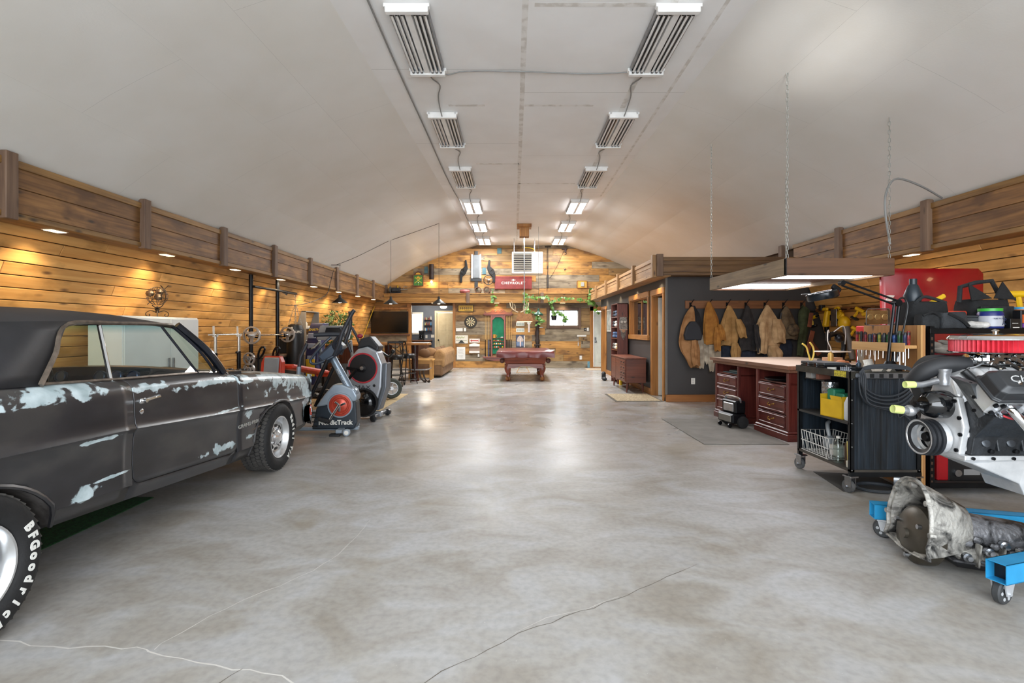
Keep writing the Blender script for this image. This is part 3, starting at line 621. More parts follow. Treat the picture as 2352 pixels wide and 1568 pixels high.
def stations(y0,y1):
    s=set([y0,y1]); n=int((y1-y0)/.09)+1
    for i in range(n): s.add(y0+(y1-y0)*i/n)
    for (yc,_),a in ((RA,.475),(FA,.47)):
        for i in range(25):
            y=yc-a*math.cos(PI*i/24)
            for e in (-.0004,.0004):
                if y0<y+e<y1 : s.add(y+e if i in (0,24) else y)
    return sorted(s)
def panel(name,y0,y1,zf,sx,sh=0): return MB().grid([col(y,zf(y),sx) for y in stations(y0,y1)]).out(name,PAINT,car,sm=50,solid=.006)
DY0,DY1=-.425,.785
def rnd(y):
    z=smooth_lerp(ZB,y)+.10
    for e in (y-DY0,DY1-y):
        if e<.07: z+=.07-math.sqrt(max(0,.07**2-(.07-e)**2))
    return z
for sx in (1,-1):
    panel('quarter_panel',-2.68,DY0-.004,lambda y:arch(y,smooth_lerp(ZB,y)),sx)
    dr=MB().grid([col(y,rnd(y),sx) for y in sorted(set(stations(DY0+.004,DY1-.004)+[DY0+.01,DY0+.02,DY0+.035,DY0+.05,DY0+.075,DY1-.01,DY1-.02,DY1-.04,DY1-.075]))]).out('door',PAINT,car,sm=50,solid=.006)
    panel('fender',DY1+.004,2.5,lambda y:arch(y,smooth_lerp(ZB,y)),sx)
    g=[]
    for y in stations(DY0-.004,DY1+.004):
        zt=min(rnd(max(min(y,DY1-.005),DY0+.005))-.007,smooth_lerp(ZB,y)+.16); zb=smooth_lerp(ZB,y); g.append([V((sx*(xs(y,zb+(zt-zb)*t)-.002),y,zb+(zt-zb)*t)) for t in (1,.7,.4,.15,0)]+[V((sx*(xs(y,zb)-.12),y,zb-.005))])
    MB().grid(g).out('rocker_panel',PAINT,car,sm=50,solid=.005)
    # door edge seam lips, handle and lock
    for (yc,zc),a,nm in ((RA,.475,'rear'),(FA,.47,'front')):
        pts=[]
        for i in range(21):
            t=PI*i/20; y=yc-a*math.cos(t); z=zc+.36*math.sin(t); zb=smooth_lerp(ZB,y)
            if i in (0,20): z=max(zb,.26)
            pts.append(V((sx*(xs(y,max(z,zb))+.002),y,max(z,zb))))
        MB().tube(pts,.012,6).out('wheel_arch_lip',PAINT,car)
        MB().grid([[p,V((sx*.62,p.y+(0),p.z+.02))] for p in pts]).out('wheel_well',mat('#4e4a48',.85,0,'#2e2a28',9,.6,18,lo=.4,hi=.6),car,sm=60,solid=.01)
        MB().prism([(yc-a,.3)]+[(yc-a*math.cos(PI*i/12),zc+.36*math.sin(PI*i/12)) for i in range(13)]+[(yc+a,.3)],sx*.60,sx*.62,0).out('wheel_well',mat('#302d2b',.9),car,sm=0)
    y=-.33; z=.955; x=xs(y,z)
    h=MB().box((sx*(x+.006),y-.02,z-.005),(.012,.05,.034),.005).box((sx*(x+.022),y+.045,z+.004),(.014,.15,.02),.006,(0.06,0,0)).cyl((sx*x,y-.02,z-.003),(sx*(x+.034),y-.02,z-.003),.013,n=10).cyl((sx*x,y+.115,z+.01),(sx*(x+.02),y+.115,z+.01),.009,n=8)
    h.out('door_handle',CHROME,car)
    z=.885; x=xs(y,z); MB().lathe([(.017,0),(.017,.006),(.012,.01),(.0,.011)],(sx*(x-.001),y-.03,z),(sx,0,0),14).out('door_lock',CHROME,car)
# inner tub, floor, dash, seat
TUB=mat('#141519',.7); MB().bx(-.86,.86,-.95,1.03,.36,.40).bx(-.88,-.80,-.95,1.02,.38,1.03).bx(.80,.88,-.95,1.02,.38,1.03).bx(-.85,.85,-1.0,-.94,.36,1.05).bx(-.86,.86,1.0,1.04,.3,.93).bx(-.58,.58,1.04,2.2,.32,.6).bx(-.6,.6,-2.4,-1.0,.42,.8).out('body_tub',TUB,car,sm=0)
MB().grid([[V((x,y,z-.05*(abs(x)/.85)**2)) for x in (-.85,-.6,-.3,0,.3,.6,.85)] for y,z in ((.48,.86),(.48,1.04),(.54,1.10),(.62,1.105),(.92,1.045))]).out('dashboard',NAVY,car,solid=.01)
for x in (-.55,-.25,.06,.19,.32): MB().lathe([(.042,-.02),(.046,.02),(.04,.024),(.036,.012),(0,.012)],(x,.47,1.03),(0,-1,.15),14).out('gauge_pod',mat('#4a5a74',.3,.6),car)
MB().tube([V((-.38+.19*math.cos(t),.30+.06*math.sin(t),1.0+.18*math.sin(t))) for t in [2*PI*i/24 for i in range(24)]],.013,8,True).cyl((-.38,.30,1.0),(-.38,.52,.92),.02).tube([(-.56,.30,1.0),(-.38,.31,.99),(-.2,.30,1.0)],.012).out('steering_wheel',BLK,car)
for y in (-.52,): MB().bx(-.78,.78,y-.1,y+.1,.45,1.0,.07).bx(-.78,.78,y,y+.55,.4,.66,.07).out('front_seat',mat('#15181f',.6),car,sm=60)
MB().bx(-.7,.7,-1.25,-1.05,.5,1.0,.06).out('rear_seat',mat('#15181f',.6),car,sm=60)
# hood, cowl, deck
def deck(name,ys,cr,solid=.006,inset=.0):
    g=[]
    for y in ys:
        zt=smooth_lerp(ZT,y); x1=xs(y,zt)+.002-inset; g.append([V((x1*t,y,zt+cr*(1-t*t)-.002)) for t in (-1,-.92,-.8,-.6,-.3,0,.3,.6,.8,.92,1)])
    return MB().grid(g).out(name,PAINT,car,sm=40,solid=solid)
deck('cowl',[.62,.74,.86,.96],.02); deck('hood',[.965,1.2,1.5,1.8,2.1,2.48],.045); deck('trunk_lid',[-2.66,-2.3,-1.95,-1.6],.03); 
for sx in (1,-1):
    g=[]
    for y in (-1.62,-1.3,-1.0): zt=smooth_lerp(ZT,y); g.append([V((sx*xs(y,zt),y,zt)),V((sx*.6,y,zt+.01))])
    MB().grid(g).out('deck_filler',PAINT,car,solid=.006)
# roof, pillars
RY=[(-1.55,1.36,.07),(-1.3,1.415,.085),(-1.0,1.435,.095),(-.62,1.445,.1),(-.2,1.45,.095),(.12,1.448,.08),(.3,1.44,.06),(.42,1.425,.045)]
g=[]
for y,z,c in RY:
    hx=.735-.03*max(0,(y+.2))-.02*max(0,-y-1)
    g.append([V((hx*t,y-(.06*(t*t) if y>.3 else 0),z+c*(1-abs(t)**2.6))) for t in (-1,-.97,-.9,-.78,-.55,-.28,0,.28,.55,.78,.9,.97,1)])
MB().grid(g).out('roof',ROOFP,car,sm=60,solid=.02,off=-1)
hxr=lambda y:.735-.03*max(0,(y+.2))-.02*max(0,-y-1)
for sx in (1,-1):
    g=[]
    for k in range(7):
        t=k/6; z0=1.12; row=[]
        for j in range(5):
            u=j/4; yb=-2.15+u*(-.99+2.15); yt=-1.55+u*(-.62+1.55); zb=smooth_lerp(ZT,yb)-.004; zt=lerp([(a,b) for a,b,c in RY],yt); xb=.915; xt=hxr(yt)
            row.append(V((sx*(xb+(xt-xb)*t+.008*math.sin(PI*t)),yb+(yt-yb)*t,zb+(zt-zb)*t)))
        g.append(row)
    MB().grid(g).out('rear_pillar',ROOFP,car,sm=60,solid=.02)
    A=[V((sx*.905,.60,1.06)),V((sx*.84,.50,1.24)),V((sx*.725,.33,1.435))]
    MB().tube([A[0]+V((0,.09,-.02)),A[1]+V((0,.05,.0)),A[2]+V((0,.04,.0))],.03,8,smooth=4).out('windshield_pillar',NAVY,car)
    MB().tube([A[0]+V((sx*.004,.15,-.035)),A[1]+V((sx*.004,.10,.0)),A[2]+V((0,.09,.0))],.008,6,smooth=4).out('windshield_trim',CHROME,car)
    MB().tube([V((sx*.925,-.99,1.115)),V((sx*.85,-.82,1.27)),V((sx*.745,-.63,1.43)),V((sx*.742,-.2,1.442)),V((sx*.735,.18,1.44)),V((sx*.728,.31,1.435))],.014,6,smooth=5).out('window_trim',TRIMM,car)
    MB().tube([V((sx*.728,.31,1.43)),V((sx*.84,.46,1.24)),V((sx*.905,.57,1.06))],.011,6,smooth=4).out('window_trim',NAVY,car)
    MB().tube([V((sx*(xs(y,smooth_lerp(ZT,y))+.0),y,smooth_lerp(ZT,y)+.004)) for y in (-1.35,-1.0,-.7,-.42,0,.4,.64)],.011,6).out('belt_trim',TRIMM,car)
    MB().tube([V((sx*.90,-.5,1.085)),V((sx*.73,-.38,1.43))],.013,6).out('window_divider',CHROME,car)
    MB().tube([V((sx*.90,.36,1.06)),V((sx*.745,.17,1.425))],.009,6).out('window_divider',NAVY,car)
    G=glass((.78,.84,.74),None,.05)
    MB().add([(sx*.905,-.99,1.11),(sx*.90,-.5,1.085),(sx*.735,-.38,1.43),(sx*.742,-.64,1.425)],[(0,1,2,3)]).out('quarter_glass',G,car,sm=0)
    MB().add([(sx*.90,.36,1.06),(sx*.905,.6,1.055),(sx*.728,.31,1.43),(sx*.74,.17,1.42)],[(0,1,2,3)]).out('vent_glass',G,car,sm=0)
    MB().add([(sx*.90,-.5,1.085),(sx*.90,.36,1.06),(sx*.745,.17,1.425),(sx*.73,-.38,1.43)],[(0,1,2,3)]).out('door_glass',glass((.93,.97,.97),None,.05),car,sm=0)
g=[]
for k in range(6):
    t=k/5; g.append([V(((.90-.17*t)*s,(.72-.36*t)+(.16-.08*t)*(1-s*s),1.03+.40*t+.03*(1-s*s)*t)) for s in (-1,-.8,-.5,-.2,.2,.5,.8,1)])
MB().grid(g).out('windshield',glass((.86,.95,.93),(1.37,1.47,(.05,.42,.50)),.05),car,sm=60)
MB().tube([V((.0,.90,1.05)),V((.3,.86,1.075)),V((.62,.76,1.06))],.006,5).out('wiper',BLK,car)
g=[]
for k in range(4):
    t=k/3; g.append([V(((.80-.15*t)*s,-1.95+.42*t-.12*(1-s*s),1.10+.28*t+.05*(1-s*s)*t)) for s in (-1,-.6,0,.6,1)])
MB().grid(g).out('rear_window',glass((.7,.75,.75),None,.05),car,sm=60)
# bumpers, grille face, tail
def bumper(name,y,z,sg):
    P=[]
    for x,dy in ((-.95,-.26),(-.95,-.1),(-.91,.02),(-.7,.07),(0,.1),(.7,.07),(.91,.02),(.95,-.1),(.95,-.26)): P.append((x,y+sg*dy))
    rg=[[V((x+(0),yy+sg*o,z+h)) for o,h in ((0,-.09),(.03,-.05),(.04,0),(.03,.06),(0,.1),(-.03,.06),(-.03,-.05))] for x,yy in P]
    MB().loft(rg).out(name,CHROME,car,sm=60)
bumper('front_bumper',2.52,.43,1); bumper('rear_bumper',-2.72,.55,-1)
MB().bx(-.88,.88,2.40,2.48,.45,.84,.02).out('front_panel',BLK,car,sm=0); MB().bx(-.9,.9,-2.68,-2.62,.5,1.03,.02).out('tail_panel',PAINT,car,sm=0)
for sx in (1,-1):
    g=[]
    for k in range(6):
        t=k/5*PI/2; x=.92-.07*(1-math.cos(t)); y=2.498+.07*math.sin(t); g.append([V((sx*x,y,z)) for z in (.87,.8,.7,.6,.5,.34,.28)])
    MB().grid(g).out('fender_nose',PAINT,car,sm=60,solid=.006)
    for z in (.56,.72): MB().lathe([(.085,0),(.085,.04),(.07,.05),(0,.06)],(sx*.76,2.46,z),(0,1,0),18).out('headlight',CHROME,car)
for k in range(7): MB().bx(-.62,.62,2.475,2.49,.49+.05*k,.51+.05*k,.003).out('grille_bar',CHROME,car,sm=0)
# emblem and lettering on the fender
SILV=mat('#c8c8c4',.3,.6)
y,z=.985,.56; text('GRAND PRIX',.046,SILV,car,(xs(y,z)+.006,y,z),(PI/2-.03,0,PI/2+.012),.003,sx=1.35)
y,z=1.12,.50; x=xs(y,z)
MB().prism([(y-.1,z-.006),(y-.02,z+.006),(y+.07,z+.012),(y+.09,z+.002),(y-.02,z-.008)],x-.002,x+.008,0).out('emblem',TRIMM,car,sm=0)
# wheels
def matrot(m): return m.to_euler()
FACE=Euler((PI/2,0,PI/2)).to_matrix()
WL=mat('#f1f1ec',.6)
def wheel(loc,R0,sx,words,wd=.25):
    w_=MB(); rr=R0*.60
    prof=[(rr*.98,-wd*.5),(rr,-wd*.46),(rr*.9,-wd*.3),(rr*.86,.0),(rr*.88,wd*.22),(rr*.93,wd*.38),(rr*1.0,wd*.45),(rr*1.05,wd*.47),(rr*1.04,wd*.5),(rr*.99,wd*.5),(rr*.93,wd*.43),(rr*.86,wd*.3),(rr*.80,wd*.16),(rr*.74,wd*.2),(rr*.66,wd*.30),(rr*.5,wd*.33),(rr*.4,wd*.32),(rr*.36,wd*.34),(rr*.33,wd*.42),(rr*.2,wd*.5),(0,wd*.52)]
    w_.lathe(prof,(0,0,0),(sx,0,0),44); o=w_.out('wheel',mat('#eceef0',.2,.8,'#dcdfe2'),car,sm=30,loc=loc)
    tw=wd
    tp=[(rr*1.03,tw*.44),(rr*1.10,tw*.53),(rr*1.25,tw*.57),(R0*.86,tw*.575),(R0*.93,tw*.54),(R0*.972,tw*.48),(R0*.985,tw*.3),(R0*.985,-tw*.3),(R0*.972,-tw*.48),(R0*.9,-tw*.56),(rr*1.2,-tw*.56),(rr*1.0,-tw*.45)]
    MB().lathe(tp,(0,0,0),(sx,0,0),56,cap=False).out('tyre',RUB,o,sm=50)
    tr=MB(); n=52
    for i in range(n):
        for k,(u,ww,sk) in enumerate(((-.38,.17,.5),(-.19,.16,-.3),(0,.16,.2),(.19,.16,.3),(.38,.17,-.5))):
            a=2*PI*(i+(k%2)*.5)/n; c=V((u*tw,R0*.987*math.cos(a),R0*.987*math.sin(a))); m=MX.Rotation(a,3,'X')@MX.Rotation(sk,3,'Y')
            tr.x=MX.Translation(c)@m.to_4x4(); tr.box((0,0,0),(ww*tw,R0*.026,2*PI*R0/n*.78))
    tr.x=None; tr.out('tread',TRD,o,kind='stuff',sm=0)
    if words:
        for wtxt,a0,st,sz in words:
            for i,ch in enumerate(wtxt):
                if ch==' ': continue
                th=math.radians(a0+st*i); r=R0*.80; m=(FACE if sx>0 else Euler((PI/2,0,-PI/2)).to_matrix())@MX.Rotation(-th,3,'Z')
                yy=math.sin(th)*r*(1 if sx>0 else -1)
                text(ch,sz,WL,o,(sx*(tw*.578),yy,math.cos(th)*r),m.to_euler(),.0015,'letter',off=.003,sx=1.0)
    for i in range(8):
        a=2*PI*i/8; r=rr*.57; b=MB(); b.x=MX.Rotation(a,4,'X'); b.box((sx*wd*.31,r,0),(.02,.028,.055),.006); b.x=None; b.out('slot',BLK,o,sm=0)
    for i in range(5):
        a=2*PI*i/5; MB().cyl((sx*wd*.3,rr*.42*math.cos(a),rr*.42*math.sin(a)),(sx*wd*.42,rr*.42*math.cos(a),rr*.42*math.sin(a)),.011,n=6).out('lug_nut',CHROME,o,sm=0)
    return o
wheel((.875,RA[0],.345),.345,1,(('BFGoodrich',64,10.6,.060),),.27)
wheel((-.875,RA[0],.345),.345,-1,(('BFGoodrich',64,10.6,.066),),.27)
wheel((.87,FA[0],.33),.33,1,(('Radial T/A',52,10.6,.064),),.25)
wheel((-.87,FA[0],.33),.33,-1,(('Radial T/A',52,10.6,.064),),.25)
for y in (RA[0],FA[0]): MB().cyl((-.8,y,.33),(.8,y,.33),.04).out('axle',BLK,car)
TURF=mat('#1f5a2c',.95,0,'#123a1b',60,.8,160); MB().bx(-4.4,-3.0,1.2,4.28,.001,.008).out('turf_mat',TURF,None,'green artificial turf mat lying under the parked car','mat')
# ---------------------------------------------------------------- workbench desk on the right
MAHZ=wood('#6b3028','#4a1d1a',2,.35,.05,knot='#3a1512',bump=.05); MAHY=wood('#6b3028','#4a1d1a',1,.35,.05,knot='#3a1512',bump=.05); TOPW=wood('#d3bfae','#c3ad9b',0,.45,.03,knot='#d8c8b8',bump=.03); EDGE=wood('#8a6048','#674431',1,.6,.08)
D=thing('workbench_desk','reddish mahogany pedestal desk with a broad pale worktop under the hanging light box','desk',(3.44,6.40,0),math.radians(4.2)); DL=2.0; DD=1.45
MB().bx(-.06,DD,-.06,DL+.05,.915,.95,.006).out('worktop',TOPW,D,sm=0); MB().bx(-.067,-.058,-.065,DL+.055,.907,.951).bx(-.067,DD,-.069,-.059,.907,.951).out('worktop_edge',EDGE,D,sm=0)
MB().bx(-.03,DD-.05,-.03,DL+.02,.86,.914,.006).out('frieze_rail',EDGE,D,sm=0)
def pedestal(y0,y1):
    MB().bx(0,DD-.1,y0,y0+.03,.12,.86).bx(0,DD-.1,y1-.03,y1,.12,.86).bx(.02,DD-.1,y0,y1,.705,.725).bx(.6,.63,y0,y1,.12,.86).bx(0.0,.6,y0+.03,y1-.03,.12,.14).out('carcass',MAHZ,D,sm=0)
    for p in (y0,y1): MB().bx(-.012,.03,p-.004 if p==y0 else p-.045,p+.045 if p==y0 else p+.004,.12,.86,.01).out('corner_post',MAHZ,D,sm=0)
    MB().bx(-.03,DD-.09,y0-.02,y1+.02,0,.085,.006).bx(-.02,DD-.09,y0-.01,y1+.01,.085,.12,.012).out('plinth',MAHY,D,sm=0)
    for k in range(3):
        z0=.135+.19*k; z1=z0+.18; a,b=y0+.045,y1-.045; d=MB().bx(-.008,.03,a,b,z0,z1,.005).out('drawer',MAHY,D,sm=0)
        for p,q,r_,t in ((a+.02,b-.02,z1-.035,z1-.018),(a+.02,b-.02,z0+.018,z0+.035),(a+.02,a+.04,z0+.018,z1-.018),(b-.04,b-.02,z0+.018,z1-.018)): MB().bx(-.02,-.006,p,q,r_,t,.005).out('moulding',MAHY,d,sm=0)
        c=(a+b)/2; zc=(z0+z1)/2
        MB().tube([(-.012,c-.06,zc+.015),(-.035,c-.045,zc+.01),(-.038,c-.02,zc-.012),(-.04,c,zc-.004),(-.038,c+.02,zc-.012),(-.035,c+.045,zc+.01),(-.012,c+.06,zc+.015)],.006,6,smooth=3).ball((-.012,c-.06,zc+.015),.011,8).ball((-.012,c+.06,zc+.015),.011,8).out('handle',BRASS,d)
pedestal(.02,.76); pedestal(1.24,1.98)
MB().bx(.5,.53,.76,1.24,.1,.86).out('modesty_panel',MAHZ,D,sm=0)
dl=lambda x,y,z: MX.Rotation(math.radians(4.2),3,'Z')@V((x,y,0))+V((3.44,6.40,z))
p=dl(.17,.4,.727); MB().lathe([(.2,0),(.23,.02),(.235,.035),(.22,.03),(.0,.02)],(0,0,0),n=24).out('dark_tray',BLKM,None,'round black pan in the near open slot of the mahogany desk','tray',loc=p)
p=dl(.14,1.62,.727); MB().bx(-.1,.12,-.2,.2,0,.012,.005).bx(-.05,.1,-.16,.1,.012,.045,.01).out('slate_tray',mat('#5f7276',.4),None,'blue grey flat tray in the far open slot of the mahogany desk','tray',loc=p,rz=.1)
MATG=mat('#77746e',.8,0,'#6a6761',5,.1,80); MB().bx(2.32,3.36,6.26,8.06,.001,.010,.003).out('rubber_mat',MATG,None,'grey rubber floor mat lying in front of the mahogany desk','mat')
B=thing('battery_charger','small black and silver wheeled battery charger on the floor at the desk knee hole','charger',(3.14,7.42,.01),math.radians(-80))
MB().bx(-.19,.19,-.1,.12,.06,.2,.02).out('lower_body',BLKM,B,sm=0); MB().bx(-.17,.17,-.04,.12,.2,.38,.015).out('upper_body',BLKM,B,sm=0); MB().bx(-.12,.12,-.05,-.035,.22,.34,.008).out('face_plate',STEEL,B,sm=0); MB().bx(-.15,.15,-.11,-.095,.08,.18,.006).out('front_plate',mat('#7d7c77',.4,.5),B,sm=0)
MB().tube([(-.17,.04,.36),(-.15,.02,.42),(.15,.02,.42),(.17,.04,.36)],.016,8,smooth=4).out('handle',STEEL,B)
for x in (-.2,.2): MB().lathe([(.03,-.025),(.08,-.02),(.085,0),(.08,.02),(.03,.025)],(x,.05,.085),(1,0,0),20).out('wheel',RUB,B)
for x in (-.12,.12): MB().lathe([(.012,-.012),(.03,-.01),(.03,.01),(.012,.012)],(x,-.1,.03),(1,0,0),12).out('caster',BLKM,B)
# ---------------------------------------------------------------- black workshop cart
def caster(par,x,y,h=.15,r=.055,rz=0,m=None,mw=None):
    b=MB(); b.x=MX.Translation((x,y,0))@MX.Rotation(rz,4,'Z'); 
    f=b.bx(-.04,.04,-.045,.045,h-.012,h,.002).bx(-.027,-.022,-.03,.035,r,h-.01).bx(.022,.027,-.03,.035,r,h-.01).cyl((-.034,.018,r),(.034,.018,r),.009,n=8).out('caster_fork',m or STEEL,par,sm=0)
    b=MB(); b.x=MX.Translation((x,y,0))@MX.Rotation(rz,4,'Z'); b.lathe([(r*.25,-.018),(r*.55,-.014),(r*.6,-.018),(r*.97,-.017),(r,-.01),(r,.01),(r*.97,.017),(r*.6,.018),(r*.55,.014),(r*.25,.018)],(0,.018,r),(1,0,0),22); b.out('caster_wheel',mw or mat('#5a5b5c',.6),f)
BWOOD=wood('#26303a','#0d1114',2,.38,.05,knot='#080a0c',gs=1.3,bump=.9); BSTL=mat('#1b1d20',.4,.4,'#101214',14); 
C=thing('workshop_cart','black steel and wood workshop cart on casters with open shelves facing the aisle','cart',(2.87,4.38,0)); cw,cl=.605,.82
for x in (0,cw-.035):
    for y in (0,cl-.035): MB().bx(x,x+.035,y,y+.006,.15,1.03).bx(x if x==0 else x+.029,x+.006 if x==0 else x+.035,y,y+.035,.15,1.03).out('corner_post',BSTL,C,sm=0)
MB().bx(.036,cw-.036,.008,.02,.17,1.02,.003).out('near_panel',BWOOD,C,sm=0); MB().bx(.01,cw-.01,cl-.02,cl-.008,.17,1.02).out('far_panel',BWOOD,C,sm=0); MB().bx(cw-.012,cw-.004,.02,cl-.02,.17,1.02).out('right_panel',BSTL,C,sm=0)
for x0,x1,z in ((0,cw,.165),(0,cw,1.0)): MB().bx(x0,x1,-.004,.004,z-.02,z+.02).out('cross_bar',BSTL,C,sm=0)
MB().bx(0,cw,0,cl,.185,.205).out('lower_shelf',mat('#4a443c',.7,0,'#38332d',6),C,sm=0); MB().bx(.0,cw,0.02,cl,.585,.605).out('middle_shelf',mat('#2e2c2a',.7),C,sm=0); MB().bx(-.01,cw,-.01,cl,1.0,1.018).out('top_tray',BSTL,C,sm=0)
MB().bx(-.012,-.004,-.012,cl,.985,1.045).bx(-.012,cw,-.012,-.004,.985,1.045).bx(-.012,cw,cl-.004,cl+.004,.985,1.045).out('tray_rim',mat('#3c382f',.5,.4,'#23211d',12),C,sm=0)
MB().bx(-.014,-.012,.04,.2,.99,1.04).out('sticker',mat('#d8c83a',.5,0,'#8a7d20',60),C,sm=0)
for x,y in ((.02,.03),(cw-.03,.03),(.02,cl-.03),(cw-.03,cl-.03)): caster(C,x,y,.15,.055,.2)
b=MB()
for x in (.012,cw-.018):
    for z in (.2,.4,.6,.8,.98): b.ball((x,-.002,z),.007,6)
b.out('bolt',STEEL,C,kind='stuff')
# things on and in the cart (cart origin 2.87,4.38)
cx,cy=2.87,4.38
b=MB(); x0,x1,y0,y1,z0,z1=cx+.02,cx+.34,cy+.34,cy+.78,.21,.40
for k in range(11): y=y0+(y1-y0)*k/10; b.tube([(x1,y,z1),(x1-.03,y,z0),(x0+.03,y,z0),(x0,y,z1)],.0028,5)
for k in range(8): x=x0+(x1-x0)*k/7; b.tube([(x,y0,z1),(x,y0+.03,z0),(x,y1-.03,z0),(x,y1,z1)],.0028,5)
for z in (z0,(z0+z1)/2,z1): b.tube([(x0,y0,z),(x1,y0,z),(x1,y1,z),(x0,y1,z)],.0045,5,True)
b.out('wire_basket',mat('#e3e1dc',.4),None,'white wire basket on the lower shelf of the black cart','basket')
bt=thing('plastic_bottle','clear plastic bottle on the lower cart shelf beside the wire basket','bottle',(cx+.06,cy+.26,.206))
MB().lathe([(.0,0),(.036,.0),(.04,.01),(.04,.06),(.036,.075),(.04,.09),(.04,.14),(.036,.16),(.03,.185),(.013,.205),(.013,.215)],n=18).out('body',glass((.80,.86,.84),None,.10),bt); MB().lathe([(.0,.215),(.016,.215),(.016,.235),(0,.236)],n=14).out('cap',WHITE,bt)
CARD=mat('#a9865c',.8,0,'#987550',4); YEL=mat('#e3b820',.6,0,'#d0a516',5)
t=thing('yellow_carton','open yellow and green cardboard carton on the middle shelf of the black cart','box',(cx+.1,cy+.30,.606),.15)
MB().bx(-.09,.11,-.13,.13,0,.006).bx(-.09,-.086,-.13,.13,0,.16).bx(.106,.11,-.13,.13,0,.2).bx(-.09,.11,-.13,-.126,0,.2).bx(-.09,.11,.126,.13,0,.2).out('carton',YEL,t,sm=0); MB().bx(-.05,.09,-.10,.0,.02,.22,.01).bx(-.04,.08,.02,.11,.02,.25,.01).out('green_packet',mat('#1f6b4a',.5,0,'#2f8a6a',8),t,sm=0); MB().add([(-.09,-.13,.16),(-.09,.0,.16),(-.1,.0,.20),(-.1,-.13,.20)],[(0,1,2,3)]).out('flap',YEL,t,sm=0,solid=.003)
t=thing('white_jug','white plastic jug at the near end of the middle shelf of the black cart','jug',(cx+.09,cy+.10,.606))
MB().loft([[V((x*s,y*s,z)) for x,y in ((-.055,-.04),(.055,-.04),(.06,0),(.055,.04),(-.055,.04),(-.06,0))] for z,s in ((0,.9),(.01,1),(.15,1),(.2,.7),(.225,.3),(.245,.3))]).out('body',mat('#d9dde0',.4),t,sm=50); MB().lathe([(.0,.245),(.022,.245),(.022,.27),(0,.272)],n=12).out('cap',mat('#2a4fb0',.5),t)
MB().lathe([(.0,0),(.075,0),(.075,.30),(.03,.302),(.03,.29)],n=20).out('foil_roll',mat('#c9ccd0',.18,.9,'#8d9196',30,.7,45),None,'roll of crinkled silver foil insulation on the middle cart shelf behind the yellow carton','roll',loc=(cx+.16,cy+.54,.606))
MB().bx(-.06,.06,-.02,.02,-.035,.035,.004).out('brick_block',mat('#7b4a3a',.8),None,'rust brown block on the ledge under the cart top','block',loc=(cx+.07,cy+.50,.965)); MB().bx(-.06,.06,-.05,.05,-.035,.035,.004).out('grey_block',mat('#8f8d8a',.8),None,'grey block on the ledge under the cart top beside the brown block','block',loc=(cx+.07,cy+.64,.965))
MB().bx(cx+.02,cx+.14,cy+.40,cy+.72,.92,.93).out('ledge',BSTL,C,sm=0,loc=(-cx,-cy,0))
MB().bx(-.06,.08,-.05,.06,0,.19,.004).out('brown_carton',mat('#4a3324',.7),None,'dark brown carton on the lower cart shelf near the front post','box',loc=(cx+.13,cy+.13,.206))
t=thing('scrub_brush','pale brush with a yellow handle leaning on the near post of the cart','brush',(cx+.03,cy+.06,.206),0); MB().box((0,0,.13),(.02,.04,.2),.004,(0.1,-.1,0)).out('handle',mat('#d6c46a',.5),t,sm=0); MB().box((.0,.0,.03),(.03,.05,.06),.005,(.1,-.1,0)).out('bristles',mat('#d9d4c4',.9),t,sm=0)
t=thing('grey_sprayer','grey plastic spray gun lying in the white wire basket','sprayer',(cx+.16,cy+.55,.25),.6); MB().ball((0,0,.06),(.07,.06,.08),12).out('tank',mat('#8d9295',.5),t); MB().tube([(0,0,.12),(.01,.02,.2),(.05,.04,.24),(.1,.05,.25)],.018,8,smooth=3).out('nozzle',mat('#a3a8ab',.4),t)
MB().bx(-.05,.05,-.07,.07,0,.1,.006).out('white_packet',WHITE,None,'white carton inside the wire basket on the cart','box',loc=(cx+.17,cy+.42,.222))
# power strip and cord on the near panel
t=thing('power_strip','silver power strip with black cord looped on the near panel of the cart','power strip',(cx,cy,0))
MB().bx(.10,.47,-.035,-.006,.985,1.035,.004).out('strip',STEEL,t,sm=0)
for x in (.16,.24,.32,.40): MB().bx(x-.018,x+.018,-.037,-.034,.993,1.027).out('socket',BLK,t,sm=0)
for x in (.065,.505): MB().bx(x-.035,x+.035,-.03,-.006,.99,1.03,.01).out('end_bracket',mat('#6a6f76',.4,.6),t,sm=0)
CORD=mat('#3a3e44',.55)
for k in range(4):
    MB().tube([(.06+.01*k,-.02-.012*k,1.0),(.1,-.03-.01*k,.91-.035*k),(.22,-.035-.012*k,.84-.03*k),(.38,-.035-.01*k,.85-.03*k),(.5,-.03-.01*k,.93-.02*k),(.52,-.025,1.01),(.48,-.03,1.06+.006*k),(.3,-.03-.005*k,1.075+.01*k),(.1,-.03,1.065+.006*k)],.0075,6,True,4).out('cord',CORD,t)
MB().tube([(.06,-.02,.98),(.07,-.03,.85),(.15,-.03,.76),(.3,-.03,.72),(.42,-.03,.69),(.52,-.03,.60)],.006,6,smooth=4).out('cord',CORD,t); MB().tube([(.39,-.035,.99),(.385,-.035,.85),(.38,-.035,.7),(.4,-.035,.66),(.5,-.035,.75),(.53,-.03,.9)],.004,6,smooth=4).out('cord',CORD,t)
